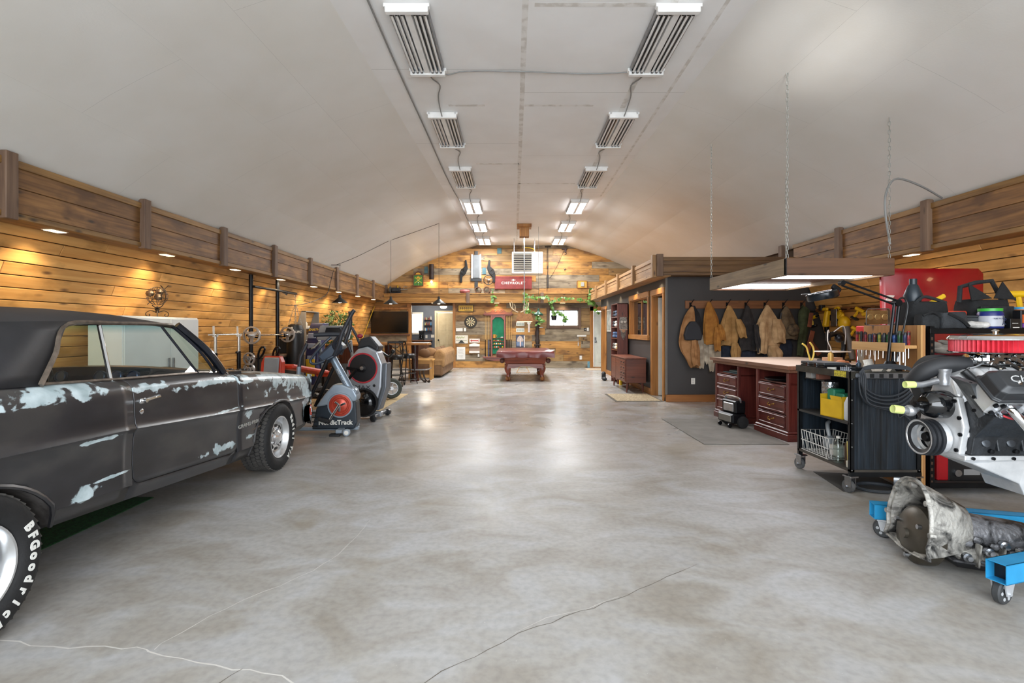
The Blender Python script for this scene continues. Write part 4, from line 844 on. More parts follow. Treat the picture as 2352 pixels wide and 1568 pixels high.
# magnifier lamp
t=thing('magnifier_lamp','black swing arm magnifier lamp clamped to the top of the workshop cart','lamp',(cx+.50,cy+.22,1.02))
MB().lathe([(.0,0),(.09,0),(.09,.03),(.06,.05),(.035,.1),(0,.1)],n=20).out('base',BLKM,t); e1=V((.06,.0,.62)); e0=V((0,0,.09)); h=V((-.42,.02,.80))
for s in (-.022,.022):
    MB().tube([e0+V((s,0,0)),e1+V((s,0,0))],.013,8).out('lower_arm',BLKM,t); MB().tube([e1+V((0,0,s)),h+V((0,0,s))],.009,8).out('upper_arm',BLKM,t)
MB().tube([e0+V((.05,0,0)),e1+V((.09,0,-.1)),e1+V((.085,0,.02)),e1+V((.04,0,.045)),e1],.008,8,smooth=4).out('arm_cable',BLK,t); MB().cyl(e1-V((0,.03,0)),e1+V((0,.03,0)),.03).out('elbow_joint',BLKM,t); MB().cyl(h-V((0,.025,0)),h+V((0,.025,0)),.022).box(h+V((-.05,0,-.05)),(.09,.03,.05),.01,(0,.6,0)).out('head_joint',BLKM,t)
q=MX.Translation(h+V((-.185,-.02,-.115)))@MX.Rotation(-.22,4,'Y'); b=MB(); b.x=q; b.lathe([(.085,-.03),(.125,-.03),(.13,-.02),(.13,.025),(.12,.035),(.085,.035),(.085,-.03)],n=36,cap=False); b.out('lamp_ring',mat('#14181d',.2,.2),t); b=MB(); b.x=q; b.lathe([(0,-.008),(.085,-.008)],n=28); b.out('lens',glass((.9,.95,.95)),t); b=MB(); b.x=q; b.tube([(-.1,-.05,.035),(-.16,-.02,.05),(-.17,.02,.05),(-.1,.05,.035)],.004,6,smooth=3); b.out('wire_guard',STEEL,t)
# objects on top of the cart
def item(name,b,m,lab,cat,loc,rz=0,grp=None): return b.out(name,m,None,lab,cat,grp,loc=loc,rz=rz)
zt=1.019
t=thing('tool_case','dark metal tool case with silver edges on the far end of the cart top','case',(cx+.12,cy+.55,zt),.05); MB().bx(-.12,.1,-.16,.2,0,.045,.006).out('base',BLKM,t,sm=0); MB().bx(-.12,.1,-.16,.2,.047,.075,.006).out('lid',mat('#565b60',.3,.7),t,sm=0); [MB().bx(-.124,-.118,a,a+.03,.03,.06).out('latch',CHROME,t,sm=0) for a in (-.05,.08)]
item('spray_can',MB().lathe([(0,0),(.032,0),(.033,.01),(.033,.13),(.026,.15),(.012,.155),(.012,.17),(0,.17)],n=18),mat('#c9a962',.35,.5),'gold spray can standing on the pale worktop beside the cart','can',dl(.62,.12,.951))
for k,(x,y,l,a) in enumerate(((.1,.2,.16,.3),(.16,.26,.2,.9),(.2,.16,.14,-.4),(.13,.12,.18,.1))):
    item('steel_wrench',MB().bx(-l/2,l/2,-.007,.007,0,.006,.002).lathe([(.008,0),(.017,0),(.017,.008),(.008,.008)],(l/2,0,0),n=10).lathe([(.006,0),(.014,0),(.014,.008),(.006,.008)],(-l/2,0,0),n=10),STEEL,'steel wrench lying on the cart top, '+('left of the rag','nearest the far tool case','touching the near rim','nearest the aisle')[k],'wrench',(cx+x,cy+y,zt),a,'wrenches on the cart top')
item('parts_tray',MB().loft([[V((x*s,y*s,z)) for x,y in ((-.09,-.06),(.09,-.06),(.09,.06),(-.09,.06))] for z,s in ((0,.8),(.035,1),(.03,.95),(.008,.78))]),mat('#2d3236',.4,.3),'dark shallow parts tray in the middle of the cart top','tray',(cx+.3,cy+.36,zt),.4)
item('shop_rag',MB().grid([[V((x,y,.02+.018*math.sin(x*60+y*30)+.012*math.sin(y*80))) for x in [i*.02-.1 for i in range(11)]] for y in [j*.02-.07 for j in range(8)]]),mat('#cfc8bd',.9),'crumpled pale shop rag beside the lamp base on the cart','rag',(cx+.36,cy+.15,zt),.3)
item('leather_gloves',MB().ball((0,0,.03),(.09,.05,.03),10).ball((.08,.02,.03),(.05,.018,.016),8).ball((.08,-.02,.03),(.05,.018,.016),8).ball((.02,.06,.025),(.03,.015,.015),8,(0,0,.8)),mat('#b87a52',.8),'pair of tan leather gloves heaped on the pale worktop','gloves',dl(.82,.2,.951),.4)
item('cardboard_box',MB().bx(-.1,.1,-.07,.07,0,.08,.004),mat('#b58e6e',.8),'flat cardboard box on the pale worktop behind the gloves','box',dl(.86,.42,.951),.2)
item('white_sheet',MB().add([(-.06,-.03,0),(.06,-.03,0),(.07,.02,.11),(-.03,.03,.10)],[(0,1,2,3)]),WHITE,'bent white paper sheet standing beside the lamp base','paper',(cx+.40,cy+.36,zt),.3); bpy.data.objects['white_sheet'].modifiers.new('s','SOLIDIFY').thickness=.002
item('pen_tin',MB().lathe([(0,0),(.03,0),(.03,.05),(.026,.05),(.026,.01)],n=14),STEEL,'small steel tin on the cart top between rag and tray','tin',(cx+.25,cy+.52,zt))
item('black_pouch',MB().ball((0,0,.03),(.08,.05,.035),10),mat('#26282b',.7),'small black pouch behind the dark parts tray on the cart','pouch',(cx+.33,cy+.58,zt),.5)
# red plug box at lamp base
item('cord_plug',MB().bx(-.04,.04,-.03,.03,0,.05,.008),mat('#b22a2a',.5),'red plug block at the foot of the magnifier lamp','plug',(cx+.55,cy+.36,zt))
# bits on the floor beneath the cart
item('air_hose',MB().tube([(.16*math.cos(t)*(1+.02*math.sin(5*t)),.13*math.sin(t),.012+.006*(t/6.3)) for t in [2*PI*i/40*2.5 for i in range(41)]],.010,6),mat('#3b3f44',.6),'coil of dark hose on the floor beneath the workshop cart','hose',(cx+.3,cy+.12,0)); item('metal_funnel',MB().lathe([(.07,0),(.07,.004),(.02,.08),(.012,.14),(.010,.14),(.017,.08),(.065,.004)],n=20),mat('#c9ccd0',.35,.6),'pale funnel lying on the floor under the near right corner of the cart','funnel',(cx+.52,cy+.2,.072)); bpy.data.objects['metal_funnel'].rotation_euler=(PI/2,0,.9)
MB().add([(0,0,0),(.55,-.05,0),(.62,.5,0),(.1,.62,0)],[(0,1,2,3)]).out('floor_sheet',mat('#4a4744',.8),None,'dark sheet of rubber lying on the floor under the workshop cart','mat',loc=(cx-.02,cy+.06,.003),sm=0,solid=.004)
# ---------------------------------------------------------------- side sheet, screwdriver rack, steel shelf
PLY=wood('#b88450','#9a6a3c',2,.6,.05)
SD=thing('plywood_panel','tall plywood panel standing at the left end of the black steel shelf','panel',(3.50,4.39,0)); MB().bx(0,.02,.0,.75,0,1.44,.002).out('sheet',PLY,SD,sm=0); MB().bx(-.02,.0,.0,.045,0,1.44,.003).out('edge_batten',wood('#d3a46a','#b98a52',2,.6,.05),SD,sm=0)
RK=thing('screwdriver_rack','pale wooden strip rack full of upright screwdrivers on the plywood panel','rack',(3.478,4.43,1.235)); MB().bx(-.10,.0,.0,.70,0,.03,.003).out('strip',wood('#d3a46a','#bb8d55',1,.6,.05),RK,sm=0); MB().bx(-.105,-.1,.0,.70,-.03,.05,.002).out('front_batten',wood('#d9ab72','#c2945c',1,.6,.05),RK,sm=0)
SCM=['#1f2f6a','#b32a3a','#1c6a3a','#23262b','#2b5fb0','#d23a3a','#27292c','#3a8a4a','#44484d','#1d3f8a','#c8c84a','#2a2d31','#8a2a2a','#33a055','#5a6068']
rr=random.Random(5)
def driver(hc,hl,sl,hr):
    pass
NM=['first','second','third','fourth','fifth','sixth','seventh','eighth','ninth','tenth','eleventh','twelfth']
CN={'#1f2f6a':'navy','#b32a3a':'crimson','#1c6a3a':'dark green','#23262b':'black','#2b5fb0':'blue','#d23a3a':'red','#27292c':'charcoal','#3a8a4a':'green','#44484d':'grey','#1d3f8a':'deep blue','#c8c84a':'yellow','#2a2d31':'graphite','#8a2a2a':'maroon','#33a055':'bright green','#5a6068':'pale grey'}
for row in (0,1):
    for k in range(11):
        c=SCM[(k*2+row*5)%15]; hl=rr.uniform(.09,.125); sl=rr.uniform(.09,.26) if row==0 else rr.uniform(.06,.16); hr=rr.uniform(.012,.017)
        s=thing('screwdriver','%s handled screwdriver, %s from the near end, %s row of the rack'%(CN[c],NM[k],['front','back'][row]),'screwdriver',(3.478-.085+.045*row,4.455+.062*k+.02*row,1.265),group='screwdrivers in the wooden rack')
        MB().lathe([(0,.0),(hr*.6,.0),(hr,.02),(hr*.8,.035),(hr,.06),(hr,hl-.012),(hr*.7,hl),(0,hl)],n=9).out('handle',mat(c,.35,0,'#101012',14),s); MB().cyl((0,0,-sl),(0,0,.0),.0042,n=6).out('shaft',CHROME,s)
BS=mat('#15171a',.4,.5,'#0e0f11',9)
H=thing('steel_shelf','black slotted steel shelf unit loaded with tool bags behind the engine','shelf',(3.535,4.37,0)); hw_,hd=1.5,.5
for x in (0,hw_-.04):
    for y in (0,hd):
        b=MB(); s=1 if y==0 else -1; b.bx(x,x+.045,y,y+s*.004,0,1.43).bx(x if x==0 else x+.04,x+.004 if x==0 else x+.044,y,y+s*.045,0,1.43); p=b.out('post',BS,H,sm=0)
        if y==0:
            b=MB()
            for k in range(26): b.bx(x+.014,x+.03,-.002,.0,.04+.053*k,.065+.053*k)
            b.out('slots',mat('#4a3426',.9),p,kind='stuff',sm=0)
for z in (.09,.50,1.06,1.40):
    MB().bx(.02,hw_-.02,.005,hd-.005,z-.005,z+.008).out('shelf_board',mat('#2a2522',.8),H,sm=0); MB().bx(.0,hw_,-.012,.0,z-.035,z+.012,.003).bx(0,hw_,hd,hd+.012,z-.035,z+.012,.003).out('shelf_beam',BS,H,sm=0)
hx,hy,hz=3.535,4.37,1.409
# loads on the top shelf
FAB=mat('#191a1c',.85,0,'#101113',30,.4,200); FAB2=mat('#24272a',.8,0,'#17191b',30,.4,200)
def bag(name,lab,loc,w_,d,h,rz=0,m=FAB,col=.04):
    t=thing(name,lab,'bag',loc,rz); rg=[]
    for z,s in ((0,.94),(.02,1),(h*.5,1.02),(h*.85,.97),(h,.92)): rg.append([V((w_/2*s*math.copysign(abs(math.cos(a))**.4,math.cos(a)),d/2*s*math.copysign(abs(math.sin(a))**.4,math.sin(a)),z+.006*math.sin(3*a+z*40))) for a in [2*PI*i/24 for i in range(24)]])
    MB().loft(rg).out('body',m,t,sm=60); return t
t=bag('tool_bag','open black tool bag with tools poking out on the top shelf by the red panel',(hx+.17,hy+.30,hz),.34,.26,.24); MB().tube([(-.14,-.1,.22),(-.08,-.12,.28),(.02,-.1,.27),(.14,-.1,.23)],.014,6,smooth=4).out('strap',FAB2,t); MB().box((.06,-.08,.25),(.2,.03,.04),.01,(0,-.5,0)).out('yellow_level',YEL,t,sm=0); MB().lathe([(.045,0),(.075,.1),(.04,.19),(.03,.2),(.03,.25),(0,.25)],(-.09,-.02,.20),n=14).out('drill_grip',mat('#202a33',.4),t)
t=bag('low_tool_bag','small flat black bag at the left end of the steel shelf top',(hx+.05,hy+.09,hz),.16,.12,.12,0,FAB2); MB().tube([(-.07,-.05,.11),(0,-.065,.14),(.07,-.05,.1)],.01,6,smooth=4).out('strap',FAB,t)
t=bag('grey_roll_bag','dark grey soft roll bag in the middle of the top shelf',(hx+.245,hy+.09,hz),.22,.15,.14,-.05,mat('#2e3135',.75,0,'#1f2124',20,.4,150)); MB().tube([(-.06,-.07,.13),(.03,-.085,.08),(.1,-.08,.02)],.014,6,smooth=4).out('strap',FAB,t)
t=bag('large_tool_tote','large black open tote with a stiff handle in front of the red panel',(hx+.74,hy+.33,hz),.38,.24,.26,.05); MB().tube([(-.21,0,.24),(-.2,0,.38),(-.06,0,.42),(.1,0,.44),(.2,0,.26)],.02,8).out('handle',FAB2,t); MB().add([(-.21,-.12,.25),(-.22,-.1,.4),(-.02,-.12,.27)],[(0,1,2)]).add([(.0,-.12,.27),(.1,-.1,.42),(.2,-.12,.26)],[(0,1,2)]).out('flap',FAB,t,sm=0,solid=.012); MB().bx(-.15,.16,-.155,-.14,.05,.2,.006).out('pocket',FAB2,t,sm=0)
item('orange_case',MB().bx(-.09,.09,-.1,.1,.0,.07,.01),mat('#c8402a',.5),'orange red plastic case on the top shelf behind the grey bags','case',(hx+.45,hy+.34,hz+.09)); item('black_case',MB().bx(-.14,.14,-.12,.12,.0,.088,.008),BLK,'flat black case under the orange red case on the top shelf','case',(hx+.45,hy+.34,hz)); item('smoke_organiser',MB().bx(-.075,.075,-.05,.05,0,.07,.006).bx(-.08,.08,-.055,.055,.07,.085,.003),mat('#3c3f42',.3),'smoke grey lidded organiser box on the top shelf between roll bag and blue tub','box',(hx+.44,hy+.15,hz+.03)); item('black_crate',MB().bx(-.07,.07,-.05,.05,0,.028,.004),BLK,'thin black crate under the smoke grey organiser box','crate',(hx+.44,hy+.15,hz))
item('white_rag',MB().ball((0,0,.03),(.085,.045,.03),12).ball((.045,-.02,.03),(.045,.03,.028),10).ball((-.05,.0,.035),(.045,.035,.03),10),mat('#d5d3cf',.95,0,'#b5b2ad',14,.8,25),'crumpled white rag at the front edge of the top shelf','rag',(hx+.44,hy+.035,hz+.002))
t=thing('protein_tub','blue plastic tub with a bright green lid at the front of the top shelf','tub',(hx+.60,hy+.09,hz)); MB().lathe([(0,0),(.085,0),(.09,.01),(.09,.13),(.08,.15),(0,.15)],n=26).out('body',mat('#18286e',.3),t); MB().lathe([(0,.15),(.084,.15),(.084,.175),(0,.177)],n=26).out('lid',mat('#3fae3f',.4),t); MB().lathe([(.0912,.02),(.0912,.11)],n=20,a0=2.2,a1=4.8).out('paper_wrap',mat('#b9bcc4',.4),t); text('PURE PROTEIN',.016,mat('#2b3a6a',.5),t,(-.0,-.0918,.085),ext=.0005)
MB().tube([(.03,-.092,.05),(.035,-.093,.07),(.03,-.093,.09)],.004,5).tube([(.035,-.093,.07),(.055,-.09,.075)],.003,5).tube([(.03,-.092,.05),(.02,-.093,.03)],.003,5).tube([(.033,-.092,.05),(.05,-.09,.035)],.003,5).ball((.029,-.092,.1),.006,6).out('runner_logo',mat('#26304e',.5),t)
t=thing('black_carton','black carton with small white print beside the blue tub','box',(hx+.745,hy+.05,hz)); MB().bx(-.045,.045,-.04,.04,0,.085,.002).out('carton',BLK,t,sm=0); text('PREMIUM',.012,WHITE,t,(-.005,-.041,.045),ext=.0004); MB().bx(-.025,.03,-.0415,-.04,.006,.014).out('label_strip',WHITE,t,sm=0)
t=thing('oil_canister','round blue and orange canister at the right end of the top shelf','canister',(hx+.96,hy+.17,hz)); MB().lathe([(0,0),(.06,0),(.06,.17),(0,.17)],n=22).out('body',mat('#e07a28',.5),t); MB().lathe([(0,.17),(.063,.17),(.063,.19),(0,.19)],n=22).out('lid',mat('#4a9ac8',.4),t); MB().lathe([(.0608,.06),(.0608,.15)],n=22).out('label_band',mat('#d8b83a',.5),t)
t=thing('can_black','tall black oil can in front of the orange canister','can',(hx+.84,hy+.06,hz)); MB().bx(-.04,.03,-.04,.04,0,.16,.005).out('body',mat('#1b1b1f',.4),t,sm=0); MB().bx(-.03,.02,-.0415,-.039,.05,.12).out('label_panel',mat('#c25a2a',.5),t,sm=0); MB().bx(-.03,.02,-.0418,-.039,.01,.045).out('label_panel',mat('#6a3a8a',.5),t,sm=0)
t=thing('filter_box','black and yellow oil filter carton at the right edge of the top shelf','box',(hx+.965,hy+.04,hz)); MB().bx(-.06,.06,-.05,.05,0,.15,.002).out('carton',BLK,t,sm=0); text('WIX',.045,WHITE,t,(-.01,-.0515,.105),ext=.0006,off=.001); MB().bx(-.06,.06,-.0515,-.05,0,.045).out('label_panel',YEL,t,sm=0); MB().bx(-.05,.03,-.0515,-.05,.133,.147).out('label_panel',mat('#d85a20',.5),t,sm=0)
YT=mat('#e8b818',.4,0,'#d3a30e',6)
def drill(loc,lab,rz=0,rot=None,grp='yellow power tools'):
    t=thing('cordless_drill',lab,'power tool',loc,rz,grp)
    if rot: t.rotation_euler=rot
    MB().cyl((-.09,0,.17),(.07,0,.17),.032,n=12).out('motor_body',YT,t); MB().cyl((.07,0,.17),(.13,0,.17),.024,.012,12).out('chuck',BLKM,t); MB().box((-.04,0,.09),(.045,.036,.14),.012,(0,.15,0)).out('grip',YT,t,sm=0); MB().bx(-.09,.03,-.036,.036,-.01,.03,.008).out('battery',BLK,t,sm=0); MB().box((-.012,0,.125),(.014,.014,.03),.003).out('trigger',BLK,t,sm=0); return t
drill((hx+1.09,hy+.38,hz+.15),'yellow cordless drill on a box at the right end of the top shelf',2.9); item('drill_plinth',MB().bx(-.14,.14,-.08,.08,0,.148,.004),BLK,'black box carrying the yellow drill at the right end of the top shelf','box',(hx+1.09,hy+.38,hz))
t=thing('work_light','yellow framed work light with a pale lens at the right end of the top shelf','work light',(hx+1.22,hy+.24,hz)); MB().bx(-.07,.07,-.04,.04,0,.16,.01).out('battery_base',YT,t,sm=0); MB().bx(-.07,.07,-.045,.03,.17,.34,.012).out('frame',mat('#3a3d40',.4),t,sm=0); MB().bx(-.055,.055,-.05,-.044,.185,.325,.004).out('lens',mat('#bfcdd2',.25),t,sm=0); MB().tube([(-.05,0,.33),(-.05,0,.42),(.05,0,.42),(.05,0,.33)],.008,6).out('handle',STEEL,t)
# lower shelf loads
item('welding_gloves',MB().ball((0,0,.05),(.14,.07,.045),12).ball((.09,-.03,.07),(.07,.03,.025),8,(0,-.3,0)).ball((-.08,-.02,.08),(.09,.04,.03),8,(0,.3,.2)).ball((.02,-.04,.1),(.1,.025,.022),8,(0,.2,-.2)),mat('#8d867c',.9,0,'#6d665e',12),'heap of grey work gloves on the shelf behind the red air cleaner','gloves',(hx+.20,hy+.09,1.185))
for k in range(5): item('tool_tray',MB().bx(-.05,.05,-.12,.12,0,.105,.004).bx(-.052,.052,-.125,-.12,.02,.09,.002),BLK,'upright black drawer bin behind the carburettor, %s from the left'%NM[k],'bin',(hx+.11+.105*k,hy+.16,1.069),0,'row of black bins')
item('pine_block',MB().bx(-.15,.15,-.02,.02,0,.09,.003),wood('#dba45c','#bf863f',0,.5,.05),'short pine board standing on the shelf behind the red air cleaner','board',(hx+.62,hy+.10,1.27)); item('red_tray',MB().bx(-.62,.52,-.02,.02,0,.2,.006),mat('#8c1420',.5),'dark red metal sheet at the back of the shelf','sheet',(hx+.75,hy+.40,1.069)); item('bin_black',MB().bx(-.15,.15,-.1,.1,0,.2,.006),BLK,'black plastic bin under the short pine board','bin',(hx+.82,hy+.16,1.069))
t=thing('welder','red and black wire welder on the bottom shelf behind the engine','welder',(hx+.36,hy+.26,.099)); MB().bx(-.24,.24,-.2,.18,0,.36,.01).out('housing',mat('#a3121c',.4),t,sm=0); MB().bx(-.15,.243,-.206,-.19,.0,.362,.004).out('front_panel',BLK,t,sm=0); text('HANDY CORE',.032,mat('#c9c9c9',.5),t,(.02,-.208,.30),ext=.0006); MB().lathe([(.03,0),(.03,.02),(.0,.022)],(-.08,-.206,.07),(0,-1,0),14).out('socket',STEEL,t)
MB().bx(.15,.18,-.212,-.205,.18,.22).out('red_switch',mat('#c01a1a',.4),t,sm=0); MB().bx(.19,.215,-.212,-.205,.18,.22).out('green_switch',mat('#18a030',.4),t,sm=0); MB().tube([(-.06,-.21,.2),(.0,-.24,.19),(.08,-.25,.2),(.13,-.24,.26)],.012,6,smooth=4).out('cable',CORD,t); MB().bx(-.02,.12,-.208,-.205,.05,.1).out('label_plate',mat('#8a8a8a',.5),t,sm=0)
item('extension_cable',MB().tube([(.1*math.cos(t)+.02*t,.06*math.sin(t),.02+.012*t) for t in [i*.5 for i in range(26)]],.006,6),mat('#e0602a',.5),'orange extension cord heaped on the bottom shelf right of the welder','cord',(hx+.68,hy+.18,.099))
# red hood panel behind
t=thing('red_hood_panel','large glossy red car hood standing upright against the right wall behind the shelf','car hood',(4.30,6.02,.5)); RG=mat('#96101b',.25,0,'#880c16',3,coat=.4)
rg=lambda o,s: [V((x,o,z)) for x,z in [(s+.05,0),(1.22-s,0),(1.22-s,1.56-s),(1.16-s,1.62-s),(.08+s,1.62-s),(.02+s,1.56-s)]]
MB().loft([rg(.05,.0),rg(.02,0),rg(.0,.03)]).out('panel',RG,t,sm=30); MB().bx(.1,1.15,.05,.07,.1,1.5).out('inner_frame',mat('#7a0f17',.5),t,sm=0)
MB().prism([(.05,1.30),(.065,1.27),(.05,1.24),(.1,1.235),(.155,1.24),(.14,1.27),(.155,1.30),(.1,1.305)],-.012,-.006,1).out('decal',WHITE,t,sm=0); text('SUMMIT',.026,mat('#b01420',.4),t,(.102,-.0125,1.27),ext=.0005)
for x in (.25,1.05): MB().bx(x-.03,x+.03,.07,.1,-.5,.1).out('stand_leg',BLKM,t,sm=0)
MB().bx(.1,1.15,.07,.1,-.02,.02).out('stand_rail',BLKM,t,sm=0)
item('wall_hook',MB().lathe([(.0,0),(.03,0),(.03,.01),(.012,.02),(.012,.05),(.03,.06),(.03,.08),(0,.085)],(0,0,0),(-.6,-.8,0),12),BLK,'small black hook on the planks above the red hood panel','hook',(5.60,6.9,1.98))
t=thing('red_tool_cabinet','red steel tool cabinet with a beige front panel behind the screwdriver rack','cabinet',(3.80,5.35,0)); MB().bx(0,.5,0,.36,0,1.44,.008).out('body',mat('#b3161e',.35),t,sm=0); MB().bx(-.008,.0,.04,.32,.80,1.18,.003).out('side_panel',mat('#8f8472',.6),t,sm=0); MB().bx(.06,.44,-.008,0,.80,1.2,.003).out('front_panel',mat('#8f8472',.6),t,sm=0)
# ---------------------------------------------------------------- V8 engine on its blue stand
ALW=mat('#d6d7d8',.32,.35,'#c3c5c7',14,.08,80); ALU=mat('#b5b7ba',.35,.75,'#9b9da1',14,.1,70); IRON=mat('#34373b',.45,.3,'#26282b',16,.3,60); VBLK=mat('#2b2d30',.38,.1,'#242629',9); GLB=mat('#0e0f11',.12,0,coat=.5); CAPY=mat('#cfdc86',.4); REDW=mat('#d8404a',.4)
E_=thing('engine','rebuilt V8 engine with a round red air cleaner mounted on the blue stand','engine',(2.325,2.95,.785))
# crank pulley
b=MB(); b.lathe([(.070,.01),(.095,.0),(.102,.004),(.102,.016),(.094,.02),(.094,.026),(.104,.03),(.104,.042),(.094,.046),(.094,.054),(.104,.058),(.104,.075),(.07,.08)],(0,0,0),(1,0,0),40,cap=False); b.out('pulley_rim',mat('#2a2c30',.4,.3),E_,sm=25)
MB().lathe([(.097,-.001),(.090,.0),(.084,.012),(.078,.05),(.066,.058)],(0,0,0),(1,0,0),40,cap=False).out('pulley_dish',mat('#d4d6d8',.2,.6),E_)
for i in range(3):
    a=2*PI*i/3+.5; m=MX.Rotation(a,4,'X'); b=MB(); b.x=m; b.add([(.056,-.03,.0),(.056,.03,.0),(.056,.022,.075),(.056,-.022,.075),(.066,-.03,0),(.066,.03,0),(.066,.022,.075),(.066,-.022,.075)],[(0,1,2,3),(7,6,5,4),(0,4,5,1),(1,5,6,2),(2,6,7,3),(3,7,4,0)]); b.out('pulley_spoke',mat('#d4d6d8',.2,.6),E_,sm=0)
MB().lathe([(.0,.03),(.022,.03),(.026,.036),(.026,.07),(0,.07)],(0,0,0),(1,0,0),16).out('crank_bolt',BLKM,E_)
MB().lathe([(.06,.085),(.088,.09),(.09,.12),(.075,.135),(.05,.14)],(0,0,0),(1,0,0),28).out('damper_hub',ALW,E_)
# timing cover and block
MB().prism([(-.12,-.075),(.12,-.075),(.15,.08),(.11,.24),(-.11,.24),(-.15,.08)],.125,.165,0).out('timing_cover',ALW,E_,sm=0,bev=.008)
for y,z in ((-.135,.04),(-.13,.13),(-.10,.22),(-.11,-.05),(0,.23)): MB().lathe([(.011,0),(.011,-.01),(0,-.012)],(.125,y,z),(1,0,0),8).out('cover_bolt',BLKM,E_)
bp=[(-.15,-.07),(.15,-.07),(.17,.03),(.29,.16),(.20,.27),(.05,.18),(-.05,.18),(-.20,.27),(-.29,.16),(-.17,.03)]
MB().prism(bp,.165,.74,0).out('block',IRON,E_,sm=0,bev=.006)
for k in range(4):
    x=.235+.135*k; MB().lathe([(.024,0),(.024,.012),(.014,.016),(0,.014)],(x,-.155,-.0),(0,-1,.25),14).out('freeze_plug',mat('#4a4e53',.35,.5),E_); MB().box((x+.065,-.162,.0),(.018,.02,.09),.004,(-.2,0,0)).out('block_rib',IRON,E_,sm=0); MB().lathe([(.013,0),(.013,.022),(0,.024)],(x+.03,-.15,-.045),(0,-1,0),8).out('block_bolt',BLKM,E_)
MB().tube([(.17,-.162,.055),(.3,-.172,.06),(.45,-.172,.055),(.74,-.172,.06)],.011,6).out('block_ridge',IRON,E_)
for k in range(3): MB().bx(.2+.17*k,.30+.17*k,-.185,-.165,.075,.105,.006).out('block_boss',IRON,E_,sm=0)
# oil pan
MB().prism([(-.155,-.072),(.155,-.072),(.155,-.098),(-.155,-.098)],.13,.75,0).out('pan_rail',ALW,E_,sm=0,bev=.005)
MB().loft([[V((x,y,z)) for y,z in ((-.135,-.098),(.135,-.098),(.12,zb),(-.12,zb))] for x,zb in ((.15,-.11),(.2,-.125),(.46,-.235),(.49,-.30),(.74,-.30))]).out('oil_pan',ALW,E_,sm=0,bev=.012)
for k in range(6): MB().lathe([(.009,0),(.009,.008),(0,.009)],(.17+.11*k,-.158,-.085),(0,-1,0),8).out('pan_bolt',BLKM,E_)
for k in range(4): MB().cyl((.52+.045*k,-.138,-.1),(.52+.045*k,-.124,-.295),.013,n=8).out('pan_rib',ALW,E_)
# heads and covers on both banks
for s in (-1,1):
    q=MX.Rotation(s*-math.radians(45),4,'X') if s<0 else MX.Rotation(-math.radians(45),4,'X')
    q=MX.Translation((0,s*.235,.225))@MX.Rotation(-s*math.radians(45),4,'X')
    b=MB(); b.x=q; b.bx(.11 if s<0 else .2,.74,-.072,.07,.0,.115,.012); b.out('cylinder_head',ALW,E_,sm=0)
    vp=[V((.075,-.066,0)),V((.10,-.088,0)),V((.72,-.088,0)),V((.74,-.066,0)),V((.74,.066,0)),V((.72,.088,0)),V((.10,.088,0)),V((.075,.066,0))]
    vp=[V((max(p.x,.24),p.y,0)) if s>0 else p for p in vp]
    b=MB(); b.x=q; b.loft([[p+V((0,0,.116)) for p in vp],[p+V((0,0,.128)) for p in vp],[V(((p.x-.42)*.965+.42,p.y*.9,.13)) for p in vp],[V(((p.x-.42)*.95+.42,p.y*.86,.175)) for p in vp],[V(((p.x-.42)*.87+.42,p.y*.62,.205)) for p in vp]]); vc=b.out('valve_cover',VBLK,E_,sm=30,bev=.005)
    if s<0:
        b=MB(); b.x=q; b.tube([(.2,-.062,.186),(.71,-.062,.186)],.004,6); b.out('cover_ridge',VBLK,vc)
        m=q@MX.Translation((.295,-.004,.2075))
        text('Chevrolet',.058,ALW,vc,m.translation,m.to_euler(),.0012,shear=.35,sx=1.25)
        for x in (.18,.31,.48): b=MB(); b.x=q; b.lathe([(.011,0),(.011,.01),(.0,.012)],(x,-.03 if x<.2 else -.07,.205 if x<.2 else .16),(0,-.5,1),10); b.out('cover_screw',CHROME,vc)
        for k in range(3):
            x=.205+.145*k
            b=MB(); b.x=q; b.tube([(x,-.07,.06),(x+.015,-.12,.05),(x+.075,-.19,-.0),(x+.14,-.26,-.07),(x+.2,-.29,-.16)],.0215,14,smooth=4); b.out('header_pipe',CHROME,E_)
            b=MB(); b.x=q; b.bx(x-.04,x+.04,-.082,-.075,.025,.095,.008); b.out('header_flange',STEEL,E_,sm=0)
            b=MB(); b.x=q; b.cyl((x+.03,-.07,.17),(x+.035,-.10,.13),.013,n=10).cyl((x+.035,-.1,.13),(x+.037,-.115,.11),.009,n=8); b.out('plug_boot',ALW,E_)
            b=MB(); b.x=q; b.tube([(x+.037,-.115,.11),(x+.065,-.13,.07),(x+.06,-.13,.03),(x+.02,-.105,.012),(x-.03,-.085,.02)],.0055,6,smooth=4); b.out('spark_wire',REDW,E_)
            b=MB(); b.x=q; b.lathe([(.014,0),(.014,.02),(.008,.024),(.008,.03),(0,.03)],(x-.035,-.075,.02),(0,-1,0),8); b.out('spark_plug',STEEL,E_)
        for x,z in ((.125,.03),(.15,.085),(.11,.09)): b=MB(); b.x=q; b.lathe([(.012,0),(.012,.012),(0,.013)],(x,-.075,z),(0,-1,0),10); b.out('head_bolt',BLKM,E_)
